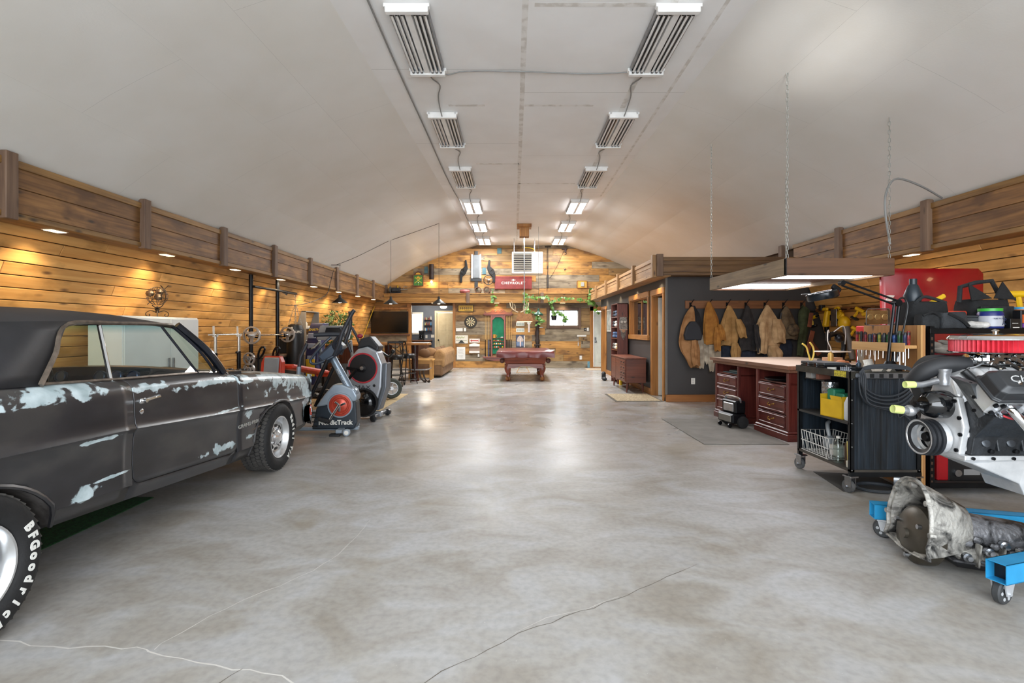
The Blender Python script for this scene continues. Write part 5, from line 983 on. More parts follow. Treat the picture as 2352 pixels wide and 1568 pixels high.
# diamond bracket plate, intake, carburettor, air cleaner
MB().add([(.06,-.14,.36),(.085,-.24,.33),(.135,-.26,.17),(.13,-.235,.15),(.105,-.13,.32),(.108,-.14,.36),(.138,-.24,.33),(.143,-.26,.17),(.138,-.235,.15),(.113,-.13,.32)],[(0,1,2,3,4),(9,8,7,6,5),(0,5,6,1),(1,6,7,2),(2,7,8,3),(3,8,9,4),(4,9,5,0)]).out('bracket_plate',mat('#6f7275',.45,.5,'#616467',30,.3,40),E_,sm=0)
for z in (.33,.26,.19): MB().lathe([(.009,0),(.009,.008),(0,.009)],(.105,-.24+.02*(z>.3),z),(-1,-.3,0),8).out('plate_bolt',BLKM,E_)
MB().loft([[V((x,w_*y,z)) for y,z in ((-1,.24),(-.6,.24+h),(.6,.24+h),(1,.24))] for x,w_,h in ((.14,.10,.10),(.22,.12,.15),(.42,.13,.17),(.62,.12,.15),(.72,.10,.1))]).out('intake_manifold',ALW,E_,sm=0,bev=.015)
for s in (-1,1):
    for k in range(3): MB().tube([(.25+.15*k,s*.05,.38),(.25+.15*k,s*.11,.37),(.25+.15*k,s*.16,.31)],.026,10,smooth=3).out('intake_runner',ALW,E_)
MB().bx(.33,.55,-.09,.09,.375,.405,.006).out('carburettor_pad',ALW,E_,sm=0); MB().bx(.36,.52,-.07,.07,.405,.415,.003).out('spacer',BLK,E_,sm=0)
cb=MB().bx(.33,.55,-.075,.075,.415,.48,.008).bx(.30,.58,-.055,.055,.43,.465,.01)
cb=cb.out('carburettor',CHROME,E_,sm=0)
for x in (.30,.58): MB().lathe([(.0,-.03),(.03,-.028),(.034,0),(.03,.025),(0,.03)],(x,-.0,.447),(1,0,0),12).out('float_bowl',CHROME,cb)
for i in range(9): MB().lathe([(.009,0),(.009,.012),(.005,.016),(0,.016)],(.32+.03*i,-.078,.43+.02*(i%3)),(0,-1,0),8).out('screw',CHROME,cb)
for x,z in ((.36,.41),(.47,.405),(.5,.43)): MB().box((x,-.095,z),(.075,.008,.022),.004,(0,.5,0)).lathe([(.014,-.006),(.014,.006)],(x+.03,-.1,z-.015),(0,1,0),10).out('linkage_arm',CHROME,cb,sm=0)
MB().tube([(.38,-.06,.4),(.36,-.09,.37),(.31,-.1,.36)],.011,8).out('fuel_line',STEEL,E_)
AC=V((.44,0,-.04)); 
MB().lathe([(0,.528),(.19,.528),(.212,.523),(.216,.53),(.2,.536),(0,.536)],AC,n=48).out('air_cleaner_base',CHROME,E_); MB().lathe([(.216,.598),(.218,.606),(.205,.62),(.12,.63),(0,.632)],AC,n=48).out('air_cleaner_lid',CHROME,E_)
g=[]; n=124
pr=[]
for z in (.533,.60):
    pr.append([AC+V(((.208 if i%2 else .192)*math.cos(2*PI*i/n),(.208 if i%2 else .192)*math.sin(2*PI*i/n),z)) for i in range(n)])
MB().loft(pr,False).out('filter_pleats',mat('#d23a48',.5,0,'#c22c3a',20),E_,sm=0)
MB().lathe([(.012,.63),(.012,.645),(.02,.65),(.0,.66)],AC,n=12).out('wing_nut',CHROME,E_)
# front accessories
wp=V((.03,-.02,.19))
MB().lathe([(.0,-.05),(.014,-.05),(.018,-.03),(.018,-.02),(.045,-.02),(.068,.0),(.078,.035),(.08,.10),(.076,.135),(.06,.14)],wp,(1,0,0),32).out('pump_can',GLB,E_)
MB().lathe([(.016,0),(.018,-.02),(.0,-.022)],wp+V((-.05,0,0)),(1,0,0),12).out('can_nose',BLKM,E_)
MB().lathe([(.079,.138),(.084,.142),(.084,.16),(.06,.17)],wp,(1,0,0),28).out('pump_back',ALU,E_)
for a in (.3,1.1,2.0,3.0,4.2,5.4): MB().cyl(wp+V((.13,.074*math.cos(a),.074*math.sin(a))),wp+V((.16,.074*math.cos(a),.074*math.sin(a))),.009,n=8).out('pump_bolt',BLKM,E_)
MB().bx(.165,.24,-.12,.10,.13,.27,.02).bx(.2,.27,-.16,-.06,.12,.17,.012).bx(.19,.27,-.17,-.1,.2,.25,.012).out('water_pump',ALU,E_,sm=0)
MB().bx(.16,.19,-.13,-.09,-.06,.16,.01).bx(.15,.2,-.145,-.1,.02,.06,.01).out('pump_leg',ALW,E_,sm=0)
def elbow(pts,r,cap,lab): 
    e=MB().tube(pts,r,12,smooth=4).out(lab,ALU,E_); d=(V(pts[0])-V(pts[1])).normalized(); p=V(pts[0]); MB().lathe([(r*.55,.045),(r*1.1,.05),(r*1.15,.04),(r*1.1,-.005),(r*.5,-.006)],p,d,16).out('rubber_cap',CAPY,e)
elbow([(-.10,-.0,.155),(-.06,0,.15),(-.02,.02,.15),(.03,.03,.17)],.021,CAPY,'pipe_elbow'); MB().ball((-.045,.005,.15),(.035,.033,.033),14).out('pipe_flange',ALU,E_)
elbow([(-.03,.0,.30),(.02,.0,.30),(.08,.0,.315),(.14,.0,.33)],.018,CAPY,'hose_neck')
MB().lathe([(.035,0),(.038,.02),(.03,.07),(.034,.08),(.034,.09),(0,.095)],(.14,-.01,.30),n=16).out('thermostat_housing',ALU,E_)
MB().tube([(.19,-.08,.385),(.22,-.1,.34),(.245,-.11,.305)],.021,12).out('dipstick_tube',BLK,E_); MB().tube([(.21,-.09,.40),(.25,-.09,.41),(.29,-.09,.43)],.005,6).out('cable_end',STEEL,E_); MB().tube([(.16,-.15,.30),(.3,-.16,.30)],.007,8).out('vacuum_line',CHROME,E_)
MB().lathe([(.15,-.035),(.165,-.03),(.165,.03),(.15,.035)],(.22,.13,.30),(.15,-1,.1),36,a0=0,a1=2*PI,cap=False).out('belt_ring',mat('#2a2b2d',.6),E_)
MB().tube([(.06,.12,.30),(.08,.06,.37),(.16,.02,.41),(.28,.0,.41)],.05,10,smooth=4).out('black_hose',mat('#242528',.6),E_)
MB().box((.20,-.14,.06),(.03,.03,.16),.006).out('engine_mount',BLKM,E_,sm=0)
# blue stand
BLU=mat('#2f9bd0',.35,0,'#2a90c4',8); 
ST=thing('engine_stand','bright blue rolling engine stand on casters carrying the V8 engine','engine stand',(0,0,0))
def tubebox(p0,p1,w_,h,name,m=BLU,open_=True):
    p0=V(p0);p1=V(p1); d=(p1-p0); L=d.length; a=math.atan2(d.y,d.x); b=MB(); b.x=MX.Translation(p0)@MX.Rotation(a,4,'Z'); t=.004
    for q in ((0,L,-w_/2,-w_/2+t,-h/2,h/2),(0,L,w_/2-t,w_/2,-h/2,h/2),(0,L,-w_/2,w_/2,h/2-t,h/2),(0,L,-w_/2,w_/2,-h/2,-h/2+t)): b.bx(*q)
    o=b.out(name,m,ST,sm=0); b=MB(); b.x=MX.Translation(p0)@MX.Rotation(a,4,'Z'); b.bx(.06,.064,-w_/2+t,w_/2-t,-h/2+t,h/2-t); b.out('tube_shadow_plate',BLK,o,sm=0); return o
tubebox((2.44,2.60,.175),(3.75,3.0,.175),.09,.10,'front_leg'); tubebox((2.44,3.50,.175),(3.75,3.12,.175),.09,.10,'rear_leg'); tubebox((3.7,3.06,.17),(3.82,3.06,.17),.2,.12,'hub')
MB().bx(3.7,3.8,3.01,3.11,.12,.95,.004).out('mast',BLU,ST,sm=0); MB().cyl((3.12,3.0,.87),(3.75,3.05,.87),.045).out('mount_tube',BLU,ST); MB().lathe([(.13,0),(.13,.015)],(3.10,2.98,.87),(1,0,0),24).out('mount_plate',BLU,ST)
MB().bx(2.9,3.2,3.305,3.32,.15,.2).out('leg_gusset',BLU,ST,sm=0); b=MB().lathe([(.013,0),(.013,.015),(0,.017)],(2.93,3.30,.19),(-.4,-1,0),10); b.out('lock_bolt',CHROME,ST)
HOLEW=mat('#3a3c3e',.6)
def bigcaster(x,y,rz):
    b=MB(); q=MX.Translation((x,y,0))@MX.Rotation(rz,4,'Z'); b.x=q; f=b.bx(-.04,.04,-.04,.04,.112,.125,.003).prism([(-.035,.112),(.045,.112),(.02,.05),(-.002,.045),(-.02,.05)],-.032,-.026,1).prism([(-.035,.112),(.045,.112),(.02,.05),(-.002,.045),(-.02,.05)],.026,.032,1).cyl((.0,-.04,.062),(.0,.04,.062),.009,n=8).out('caster_fork',mat('#c9ccd0',.3,.4),ST,sm=0)
    b=MB(); b.x=q; b.lathe([(.018,-.018),(.055,-.018),(.062,-.012),(.062,.012),(.055,.018),(.018,.018)],(0,0,.062),(0,1,0),26); b.out('caster_wheel',HOLEW,f)
    for i in range(6):
        a=2*PI*i/6
        for s in (-1,1): b=MB(); b.x=q; b.lathe([(.0095,0),(.0095,.001)],(.036*math.cos(a),s*.0185,.062+.036*math.sin(a)),(0,s,0),10); b.out('wheel_hole',mat('#b7babd',.5),f)
bigcaster(2.50,2.63,.35); bigcaster(2.50,3.47,-.6)
# ---------------------------------------------------------------- transmission on the floor
GRIME=mat('#b0ada6',.55,.25,'#2f2e2d',9,.8,45,lo=.36,hi=.58,det=10,dist=1.2); GRIM2=mat('#77777a',.45,.35,'#222223',10,.8,40,lo=.36,hi=.6,det=10,dist=1)
T_=thing('transmission','grimy aluminium automatic transmission lying on the floor below the engine','transmission',(2.37,3.10,.245),math.radians(-9)); T_.rotation_euler[1]=math.radians(6)
def bell(t,n=32):
    a=2*PI*t/n; y=math.sin(a); z=math.cos(a); r=.20
    if z>.25: r=.20+.05*((z-.25)/.75)**2
    if z<-.55: r=.20*.55/(-z)*1.0+.05
    return y*r,z*r
def rgx(x,f,cz=0): return [V((x,bell(i)[0]*f,bell(i)[1]*f+cz)) for i in range(32)]
MB().loft([rgx(0,1.06),rgx(.02,1.06),rgx(.02,.98),rgx(.1,.88),rgx(.2,.7,.0),rgx(.28,.60,-.01)],False).out('bell_housing',GRIME,T_,sm=40,solid=.008)
MB().lathe([(.122,.25),(.112,.30),(.105,.55),(.10,.62),(.09,.63)],(0,0,-.01),(1,0,0),28).out('case',GRIM2,T_)
MB().lathe([(.09,.62),(.085,.64),(.07,.72),(.05,.88),(.045,.95),(0,.95)],(0,0,-.005),(1,0,0),24).out('tail_housing',GRIME,T_)
MB().bx(.20,.63,-.14,.14,-.14,-.07,.02).out('valve_body_flange',GRIME,T_,sm=0); MB().bx(.18,.64,-.145,.145,-.152,-.141,.006).out('pan_gasket_rail',GRIM2,T_,sm=0); MB().loft([[V((x,y,z)) for x,y in ((a,-w_),(.63-(a-.2),-w_),(.63-(a-.2),w_),(a,w_))] for a,w_,z in ((.2,.14,-.152),(.2,.14,-.156),(.22,.12,-.185))]).out('oil_pan',mat('#232326',.35,.3),T_,sm=0,bev=.01)
MB().lathe([(0,-.015),(.03,-.015),(.03,.005),(.07,.012),(.13,.02),(.165,.05),(.17,.075),(.165,.13),(.1,.16)],(0,0,-.07),(1,0,0),36).out('torque_converter',mat('#5b564d',.4,.5,'#453f36',6),T_)
for i in range(3):
    a=2*PI*i/3+.4; MB().lathe([(.014,0),(.014,-.02),(0,-.021)],(.02,.125*math.cos(a),-.07+.125*math.sin(a)),(1,0,0),8).out('converter_bolt',STEEL,T_)
for x,z in ((.24,-.11),(.36,-.07),(.43,-.02),(.52,-.12),(.60,-.09)): MB().lathe([(.024,0),(.024,.022),(.014,.026),(.014,.045),(0,.046)],(x,-.12-.02*(z<-.08),z),(0,-1,0),12).out('case_plug',STEEL,T_)
for x in (.3,.42,.5): MB().bx(x-.005,x+.005,-.165,-.12,-.16,-.03,.002).out('case_rib',GRIME,T_,sm=0)
for k in range(8): MB().ball((.26+.045*k,-.115-.006*(k%3),-.04+.03*math.sin(k*2.1)),(.03,.02,.022),7).out('casting_lump',GRIM2,T_)
for k in range(7): MB().bx(.64+.0*k,.9,-.006,.006,.03,.09).out('tail_rib',GRIME,T_,sm=0) if k==0 else None
MB().tube([(.3,-.17,-.12),(.42,-.175,-.13),(.5,-.17,-.06)],.006,6,smooth=3).out('shift_lever',STEEL,T_)
for a in (.0,.8,1.6,4.7,5.5): MB().lathe([(.016,-.004),(.016,.028)],(0,math.sin(a)*.212*1.02,math.cos(a)*.222),(1,0,0),8).out('bell_lug',GRIME,T_)
# ---------------------------------------------------------------- coat rack and coats
RKW=wood('#8a5a34','#6a3f22',0,.45,.05)
rk=thing('coat_rack','long stained board with black hooks on the dark office wall','rack',(0,9.965,0)); MB().bx(3.33,5.66,0,.03,1.81,1.965,.004).out('board',RKW,rk,sm=0)
HX_=[3.42,3.77,4.13,4.49,4.86,5.22,5.57]
for x in HX_: MB().tube([(x,-.002,1.84),(x,-.03,1.83),(x,-.06,1.86),(x,-.05,1.9)],.008,6,smooth=3).tube([(x,-.002,1.88),(x+.02,-.05,1.93),(x+.05,-.08,1.99)],.008,6,smooth=3).bx(x-.015,x+.015,-.006,0,1.80,1.93,.002).out('hook',BLKM,rk)
def cloth(c,c2,sc=7): return mat(c,.9,0,c2,sc,.5,30)
def drape(prof,cx,cy,nf=5,ph=0,am=.16,dep=.45,skew=0):
    """hanging cloth: prof rows (z, half width, x shift)"""
    P=[(z,w_,s) for z,w_,s in prof]; rg=[]; n=28; zs=[P[0][0]+(P[-1][0]-P[0][0])*i/12 for i in range(13)]
    T1=[(-z,w_) for z,w_,s in P]; T2=[(-z,s) for z,w_,s in P]
    for k,z in enumerate(zs):
        w_=lerp(T1,-z); s=lerp(T2,-z); f=am*min(1,k/4); r=[]
        for i in range(n):
            a=2*PI*i/n; q=1+f*math.sin(nf*a+ph+k*.12)+f*.5*math.sin((nf*2+1)*a+ph*2-k*.2); r.append(V((cx+s+w_*q*math.cos(a),cy+w_*dep*q*math.sin(a)*.9,z+.012*math.sin(3*a+ph)*(k/12))))
        rg.append(r)
    return MB().loft(rg)
def coat(name,lab,cat,h,rows,c,c2,sl=None,slc=None,nf=5,ph=0,dep=.4):
    x=HX_[h]; t=thing(name,lab,cat,(0,0,0)); y=9.84
    drape(rows,x,y,nf,ph,.2,dep).out('body',cloth(c,c2),t,sm=60)
    for k,(dx,z0,z1,w_,tilt) in enumerate(sl or ()):
        drape([(z0,w_*.7,0),((z0+z1)/2,w_,tilt*.5),(z1,w_*.8,tilt)],x+dx,y-.10-.01*k,4,k+1,.2,.75).out('sleeve',cloth(slc or c,c2),t,sm=60)
    MB().tube([(x-.03,9.905,1.83),(x,9.89,1.87),(x+.03,9.905,1.83)],.008,5,smooth=3).out('loop',cloth(c,c2),t); return t
t=coat('work_bibs','tan canvas work bibs on the first hook of the coat rack','workwear',0,[(1.84,.03,0),(1.7,.10,-.03),(1.4,.15,-.07),(1.15,.16,-.08),(1.0,.15,-.06),(.9,.12,-.02),(.68,.08,.04)],'#a3764c','#80572f',[(.0,1.25,.72,.07,.05)])
MB().loft([[V((3.40+x*w_,9.70+d,z)) for x,d in ((-1,0),(1,0),(1,.1),(-1,.1))] for z,w_ in ((1.56,.05),(1.45,.13),(1.3,.17),(1.2,.15))]).out('hip_pouch',mat('#1c1e24',.7),None,'black tool pouch slung over the tan bibs on the first hook','pouch',sm=0,bev=.02)
t=coat('dark_harness','black harness straps hanging over the first coat hook','harness',0,[(1.86,.03,.02),(1.7,.07,.05),(1.5,.08,.09),(1.42,.05,.1)],'#1d1c1e','#121214',None,None,3,1,.3)
t=coat('leather_jacket','golden brown leather welding jacket on the second hook','jacket',1,[(1.93,.03,-.03),(1.8,.08,-.02),(1.6,.125,0),(1.3,.14,.02),(1.12,.13,.03)],'#a9722f','#85541d',[(.08,1.45,1.0,.06,.02),(.13,1.5,1.2,.05,.08)])
for k,(x,z,w_,c) in enumerate(((3.60,.66,.07,'#b9ab96'),(3.72,.74,.05,'#c9bda8'),(3.80,.60,.07,'#bcae98'),(3.93,.72,.05,'#b3a58f'))): drape([(1.3,.05,0),(1.1,w_,0),(.85,w_,.01),(z,w_*.5,.02)],x,9.90,4,k,.2,.3).out('suede_chaps',cloth(c,'#8f8270'),None,'pale suede welding sleeve hanging low below the leather jacket, %s from the left'%NM[k],'workwear','pale suede welding sleeves',sm=60)
t=coat('tan_jacket','tan canvas jacket with creased sleeves on the third hook','jacket',2,[(1.86,.03,0),(1.75,.08,0),(1.5,.15,0),(1.2,.17,-.02),(1.1,.15,-.02)],'#b58c56','#8e6a3b',[(.13,1.6,1.25,.07,.1),(.06,1.15,.82,.08,.03)],None,4,2)
t=coat('black_jacket','black jean jacket on the fourth hook of the coat rack','jacket',3,[(1.86,.03,-.02),(1.75,.07,-.01),(1.5,.13,-.03),(1.2,.14,-.02),(1.0,.13,0)],'#34302f','#1d1b1c',[(.1,1.5,.95,.06,.1)],None,5,1)
t=coat('beige_jacket','large beige canvas jacket on the fifth hook of the coat rack','jacket',4,[(1.87,.02,0),(1.78,.08,0),(1.5,.2,0),(1.2,.245,0),(1.0,.22,-.02)],'#cdab80','#a8875f',[(.13,1.6,1.15,.11,.06),(-.13,1.55,.95,.09,-.02),(.05,1.1,.80,.12,.06)],None,4,3)
t=coat('camo_backpack','brown camouflage backpack on the sixth hook of the coat rack','backpack',5,[(1.84,.03,0),(1.72,.1,0),(1.5,.16,.02),(1.3,.175,.03),(1.22,.14,.04)],'#7d6a50','#4a3c2c',None,None,2,0,.6); MB().ball((5.28,9.70,1.4),(.12,.06,.12),14).out('front_pocket',mat('#6b5940',.8,0,'#3c3226',14,.3,20),t); MB().tube([(5.1,9.8,1.72),(5.06,9.78,1.5),(5.1,9.8,1.3)],.018,6,smooth=3).out('strap',BLK,t)
t=coat('green_vest','olive green vest on the last hook of the coat rack','vest',6,[(1.84,.04,0),(1.74,.12,0),(1.5,.09,-.02),(1.2,.08,-.06),(.9,.06,-.1)],'#4d5538','#33391f',None,None,3,1,.5)
for k,(x0,z0,x1,z1,w_) in enumerate(((5.62,1.72,5.58,1.45,.05),(5.66,1.38,5.56,.98,.055),(5.60,1.2,5.80,.92,.06))): MB().box(((x0+x1)/2,9.70+.02*k,(z0+z1)/2),(w_*1.6,.02,math.hypot(x1-x0,z1-z0)),.008,(0,math.atan2(x0-x1,z0-z1)+PI,0)).out('leather_tool_belt',mat('#8a4a30',.7,0,'#6a3622',8),None,'reddish leather tool belt strip hanging over the olive vest, %s'%['uppermost','longest','lowest'][k],'belt','leather belts at the last hook',sm=0)
for k,(x,w_,z) in enumerate(((4.15,.14,.80),(4.5,.16,.78),(4.95,.14,.8),(5.25,.12,.8))): drape([(1.25,.08,0),(1.1,w_,0),(z,w_*.9,0)],x,9.92,5,k,.15,.3).out('navy_jeans',cloth('#2a3140','#191e2a'),None,'dark navy jeans hanging behind the coats, %s from the left'%NM[k],'jeans','dark jeans behind the coats',sm=60)
def plate(name,x,y,z,wd,h,nrm,lab,kind='outlet'):
    t=thing(name,lab,kind,(x,y,z),{'y':0,'x':-PI/2}[nrm]); MB().bx(-wd/2,wd/2,-.008,0,-h/2,h/2,.003).out('cover_plate',WHITE,t,sm=0)
    if kind=='outlet':
        for s in (-1,1): MB().bx(-.017,.017,-.012,-.008,s*.022-.014,s*.022+.014,.004).out('socket',mat('#cfcdc8',.4),t,sm=0)
    else:
        n=max(1,int(wd/.055))
        for i in range(n): MB().bx((i-(n-1)/2)*.046-.008,(i-(n-1)/2)*.046+.008,-.016,-.008,-.02,.02,.003).out('rocker',WHITE,t,sm=0)
    return t
plate('wall_outlet',3.49,10.0,.40,.075,.12,'y','white outlet low on the dark office wall under the coats')
# yellow power tools on the planks between coats and red panel
def wall_x(z,y=9): return CX+lerp([(b,a) for a,b in ARC],z)-.03
tb=thing('tool_rail','short wooden rail holding the yellow power tools on the right plank wall','rail',(0,0,0)); MB().bx(wall_x(1.78)-.03,wall_x(1.78),8.0,9.94,1.74,1.80,.004).out('rail_board',RKW,tb,sm=0)
for k in range(7): MB().cyl((wall_x(1.78)-.16,8.1+.3*k,1.76),(wall_x(1.78)-.02,8.1+.3*k,1.76),.008,n=6).out('peg',BLKM,tb)
X0=wall_x(1.78)-.12
for k,(y,z,lab) in enumerate(((9.78,1.62,'small yellow drill at the far end of the tool rail'),(8.62,1.72,'yellow drill on the tool rail above the leaf blower'),(8.25,1.66,'yellow drill at the near end of the tool rail'),(8.72,1.40,'yellow drill hanging lowest below the tool rail'))): drill((X0,y,z-.15),lab,-1.2+.3*k,(0,.5 if k%2 else -.3,-1.2))
t=thing('reciprocating_saw','yellow reciprocating saw hanging nose down on the tool rail','power tool',(X0,9.42,1.7),0,'yellow power tools'); MB().box((0,0,-.1),(.09,.1,.3),.02,(0,.15,0)).box((0,.06,.08),(.05,.2,.06),.02).out('body',YT,t,sm=0); MB().bx(-.03,.03,-.04,.04,-.34,-.24,.01).out('shoe',BLKM,t,sm=0); MB().box((0,-.01,-.4),(.004,.03,.16)).out('blade',STEEL,t,sm=0); MB().bx(-.04,.04,.1,.2,.06,.16,.01).out('battery',BLK,t,sm=0)
t=thing('circular_saw','yellow circular saw with steel shoe on the tool rail','power tool',(X0,9.08,1.62),0,'yellow power tools'); MB().lathe([(0,-.05),(.1,-.05),(.11,0),(.06,.06),(0,.08)],(0,0,0),(-1,0,0),20).out('motor_body',YT,t); MB().bx(-.09,-.08,-.08,.08,-.16,.14,.003).out('shoe',STEEL,t,sm=0); MB().tube([(0,-.05,.1),(0,0,.17),(0,.1,.14),(0,.12,.02)],.024,8,smooth=3).out('handle',YT,t); MB().bx(-.04,.04,.08,.2,-.06,.05,.01).out('battery',BLK,t,sm=0)
t=thing('leaf_blower','yellow and grey leaf blower with its long tube pointing down on the tool rail','leaf blower',(X0-.03,8.88,1.52)); MB().ball((0,0,0),(.09,.12,.12),14).box((0,.1,.1),(.05,.2,.06),.02,(-.5,0,0)).out('motor_body',YT,t); MB().cyl((0,-.05,-.08),(-.02,-.26,-.62),.062,.045,16).out('blower_tube',mat('#6f6a66',.5),t); MB().bx(-.04,.04,.14,.24,-.02,.08,.01).out('battery',BLK,t,sm=0)
t=thing('scroll_saw','black bench saw with a curved arm standing on the pale worktop','bench tool',(*dl(1.08,.65,0)[:2],.951),.4); MB().bx(-.2,.12,-.14,.14,.0,.04,.008).out('base',BLKM,t,sm=0); MB().bx(-.24,.1,-.15,.15,.14,.155,.004).out('table',WHITE,t,sm=0); MB().bx(-.05,.02,-.05,.05,.04,.14).out('pedestal',BLKM,t,sm=0); MB().tube([(.12,0,.04),(.17,0,.2),(.14,0,.36),(.0,0,.40),(-.16,0,.36)],.035,10,smooth=4).out('arm',BLKM,t); MB().cyl((-.16,0,.3),(-.16,0,.42),.035).ball((.0,-.05,.33),(.07,.06,.06),12).out('motor',BLKM,t); MB().cyl((-.16,0,.155),(-.16,0,.3),.004,n=6).out('blade',STEEL,t); MB().tube([(-.16,-.02,.40),(-.24,-.06,.44),(-.28,-.08,.3),(-.24,-.1,.18),(-.3,-.12,.02)],.007,6,smooth=4).tube([(-.1,-.04,.42),(.0,-.1,.5),(.08,-.08,.4),(.1,-.06,.25)],.006,6,smooth=4).out('cord',mat('#c9c6c0',.5),t)
item('yellow_snips',MB().tube([(0,0,0),(.03,0,.1),(.02,0,.2),(-.03,0,.27)],.012,6,smooth=3).tube([(0,.03,0),(-.03,.03,.1),(-.06,.03,.2),(-.12,.03,.25)],.012,6,smooth=3),mat('#d6bd58',.5),'pair of pale yellow handled snips standing behind the bench saw','snips',dl(.90,.9,.951))
t=thing('loaf_tin','silver rimmed rectangular tin with three round hollows on the red tool cabinet','tin',(3.92,5.52,1.441)); b=MB(); rrx=[(-.13,0),(-.13,.17),(-.11,.19),(.11,.19),(.13,.17),(.13,.0),(.11,-.0),(-.11,0)]; b.loft([[V((x,0,z)) for x,z in rrx],[V((x*.95,.0,z*.92+.008)) for x,z in rrx],[V((x*.9,.03,z*.86+.013)) for x,z in rrx]],False); b.out('rim',STEEL,t,sm=30); MB().bx(-.115,.115,.018,.026,.02,.17,.003).out('plate',mat('#a07c4a',.5,.4,'#85643a',12),t,sm=0)
for k in range(3): MB().lathe([(.034,0),(.034,.006),(.028,.008),(.026,.003)],(-.078+.078*k,.018,.095),(0,-1,0),18).out('hollow_ring',mat('#c2a169',.35,.6),t)
item('black_clip',MB().bx(-.015,.015,-.02,.02,0,.03,.004).box((.01,-.03,.07),(.03,.03,.12),.008,(.3,.3,0)),BLK,'small black clip light standing on the left top corner of the red cabinet','clip light',(4.12,5.55,1.441))
# more loose hardware on the cart top
for k,(nm,x,y,m,lab,mk) in enumerate((
 ('socket_tray',.18,.34,STEEL,'open chrome socket tray near the tool case','b'),('pliers',.24,.06,mat('#b03030',.5),'red handled pliers at the near edge of the cart top','p'),('tape_roll',.08,.40,mat('#d8d4ca',.6),'white tape roll beside the tool case','r'),('glue_bottle',.30,.24,mat('#e4e0d6',.4),'small white glue bottle behind the shop rag','t'),('paper_bag',.2,.47,mat('#c9bda9',.8),'crumpled tan paper bag in the middle of the cart','q'),('small_can',.42,.52,mat('#5a6a7a',.3,.5),'small blue grey can at the far right of the cart top','t'))):
    b=MB()
    if mk=='b': b.bx(-.06,.06,-.04,.04,0,.012,.003); [b.cyl((-.045+.018*i,0,.01),(-.045+.018*i,0,.04),.008,n=8) for i in range(6)]
    if mk=='p': b.box((-.03,.012,.008),(.1,.012,.012),.004,(0,0,.12)).box((-.03,-.012,.008),(.1,.012,.012),.004,(0,0,-.12)).box((.04,0,.008),(.05,.02,.012),.004)
    if mk=='r': b.lathe([(.025,0),(.045,0),(.045,.035),(.025,.035),(.025,0)],n=18,cap=False)
    if mk=='t': b.lathe([(0,0),(.022,0),(.022,.06),(.008,.075),(.008,.09),(0,.09)],n=12)
    if mk=='q': b.loft([[V((.07*s*math.cos(a)*(1+.2*math.sin(5*a+z*50)),.05*s*math.sin(a),z)) for a in [2*PI*i/18 for i in range(18)]] for z,s in ((0,1),(.02,1.1),(.05,.8),(.06,.3))])
    item(nm,b,m,lab,nm.split('_')[-1],(cx+x,cy+y,zt),.5*k)
item('aluminium_cane',MB().tube([(0,0,0),(.02,0,.5),(.03,0,.68)],.012,8),mat('#c9ccd0',.3,.7),'long pale metal bar leaning on the plywood panel behind the cart','bar',(3.44,4.36,1.02-.5)) if 0 else None
# ---------------------------------------------------------------- left side: cabinet, gym equipment
WHT=mat('#e3e6e6',.35,0,'#dde0e0',4)
t=thing('white_cabinet','tall white two-door metal cabinet against the plank wall behind the car','cabinet',(-5.36,6.46,0)); MB().bx(0,.44,0,1.54,.03,1.58,.008).out('body',WHT,t,sm=0)
for y0,y1 in ((.01,.88),(.89,1.53)): d=MB().bx(.44,.458,y0,y1,.06,1.56,.006).out('door',WHT,t,sm=0); MB().bx(.458,.478,y1-.06 if y0<.1 else y0+.03,y1-.03 if y0<.1 else y0+.06,.7,1.0,.005).out('handle',STEEL,d,sm=0)
MB().bx(.02,.42,.02,1.52,0,.03).out('plinth',BLKM,t,sm=0)
IR=mat('#54483e',.4,.7,'#3a3029',14)
t=thing('wire_globe','wrought iron wire globe sculpture on scrolled feet on top of the white cabinet','sculpture',(-5.1,7.35,1.582)); c=V((0,0,.30)); 
for k in range(6): a=PI*k/6; MB().tube([c+V((.13*math.cos(a)*math.cos(u)+.0,.13*math.sin(a)*math.cos(u),.13*math.sin(u))) for u in [2*PI*i/24 for i in range(24)]],.003,5,True).out('meridian',IR,t)
for z in (-.08,-.03,.03,.08): r=math.sqrt(.13**2-z*z); MB().tube([c+V((r*math.cos(u),r*math.sin(u),z)) for u in [2*PI*i/20 for i in range(20)]],.003,5,True).out('parallel',IR,t)
for q in ((.0,.05,.06),(.05,-.05,-.02),(-.04,-.09,.03)): MB().ball(c+V(q)*1.0,(.06,.05,.05),9).out('continent_plate',mat('#6a5a4c',.4,.7),t)
MB().tube([c+V((0,.17*math.cos(u),.17*math.sin(u))) for u in [-2.2+i*.16 for i in range(22)]],.007,6).out('ring_arm',IR,t); MB().tube([c+V((0,-.2,-.13)),c+V((0,.24,.17))],.005,6).out('axis_rod',IR,t); MB().lathe([(0,.06),(.03,.06),(.02,.09),(.035,.11),(.012,.13),(.012,.15)],n=14).out('stem',IR,t)
for k in range(4): a=PI*k/2+.6; MB().tube([V((r*math.cos(a),r*math.sin(a),z)) for r,z in ((.02,.07),(.08,.09),(.13,.06),(.13,.02),(.10,.008),(.085,.03),(.1,.04))],.006,6,smooth=3).out('scroll_foot',IR,t)
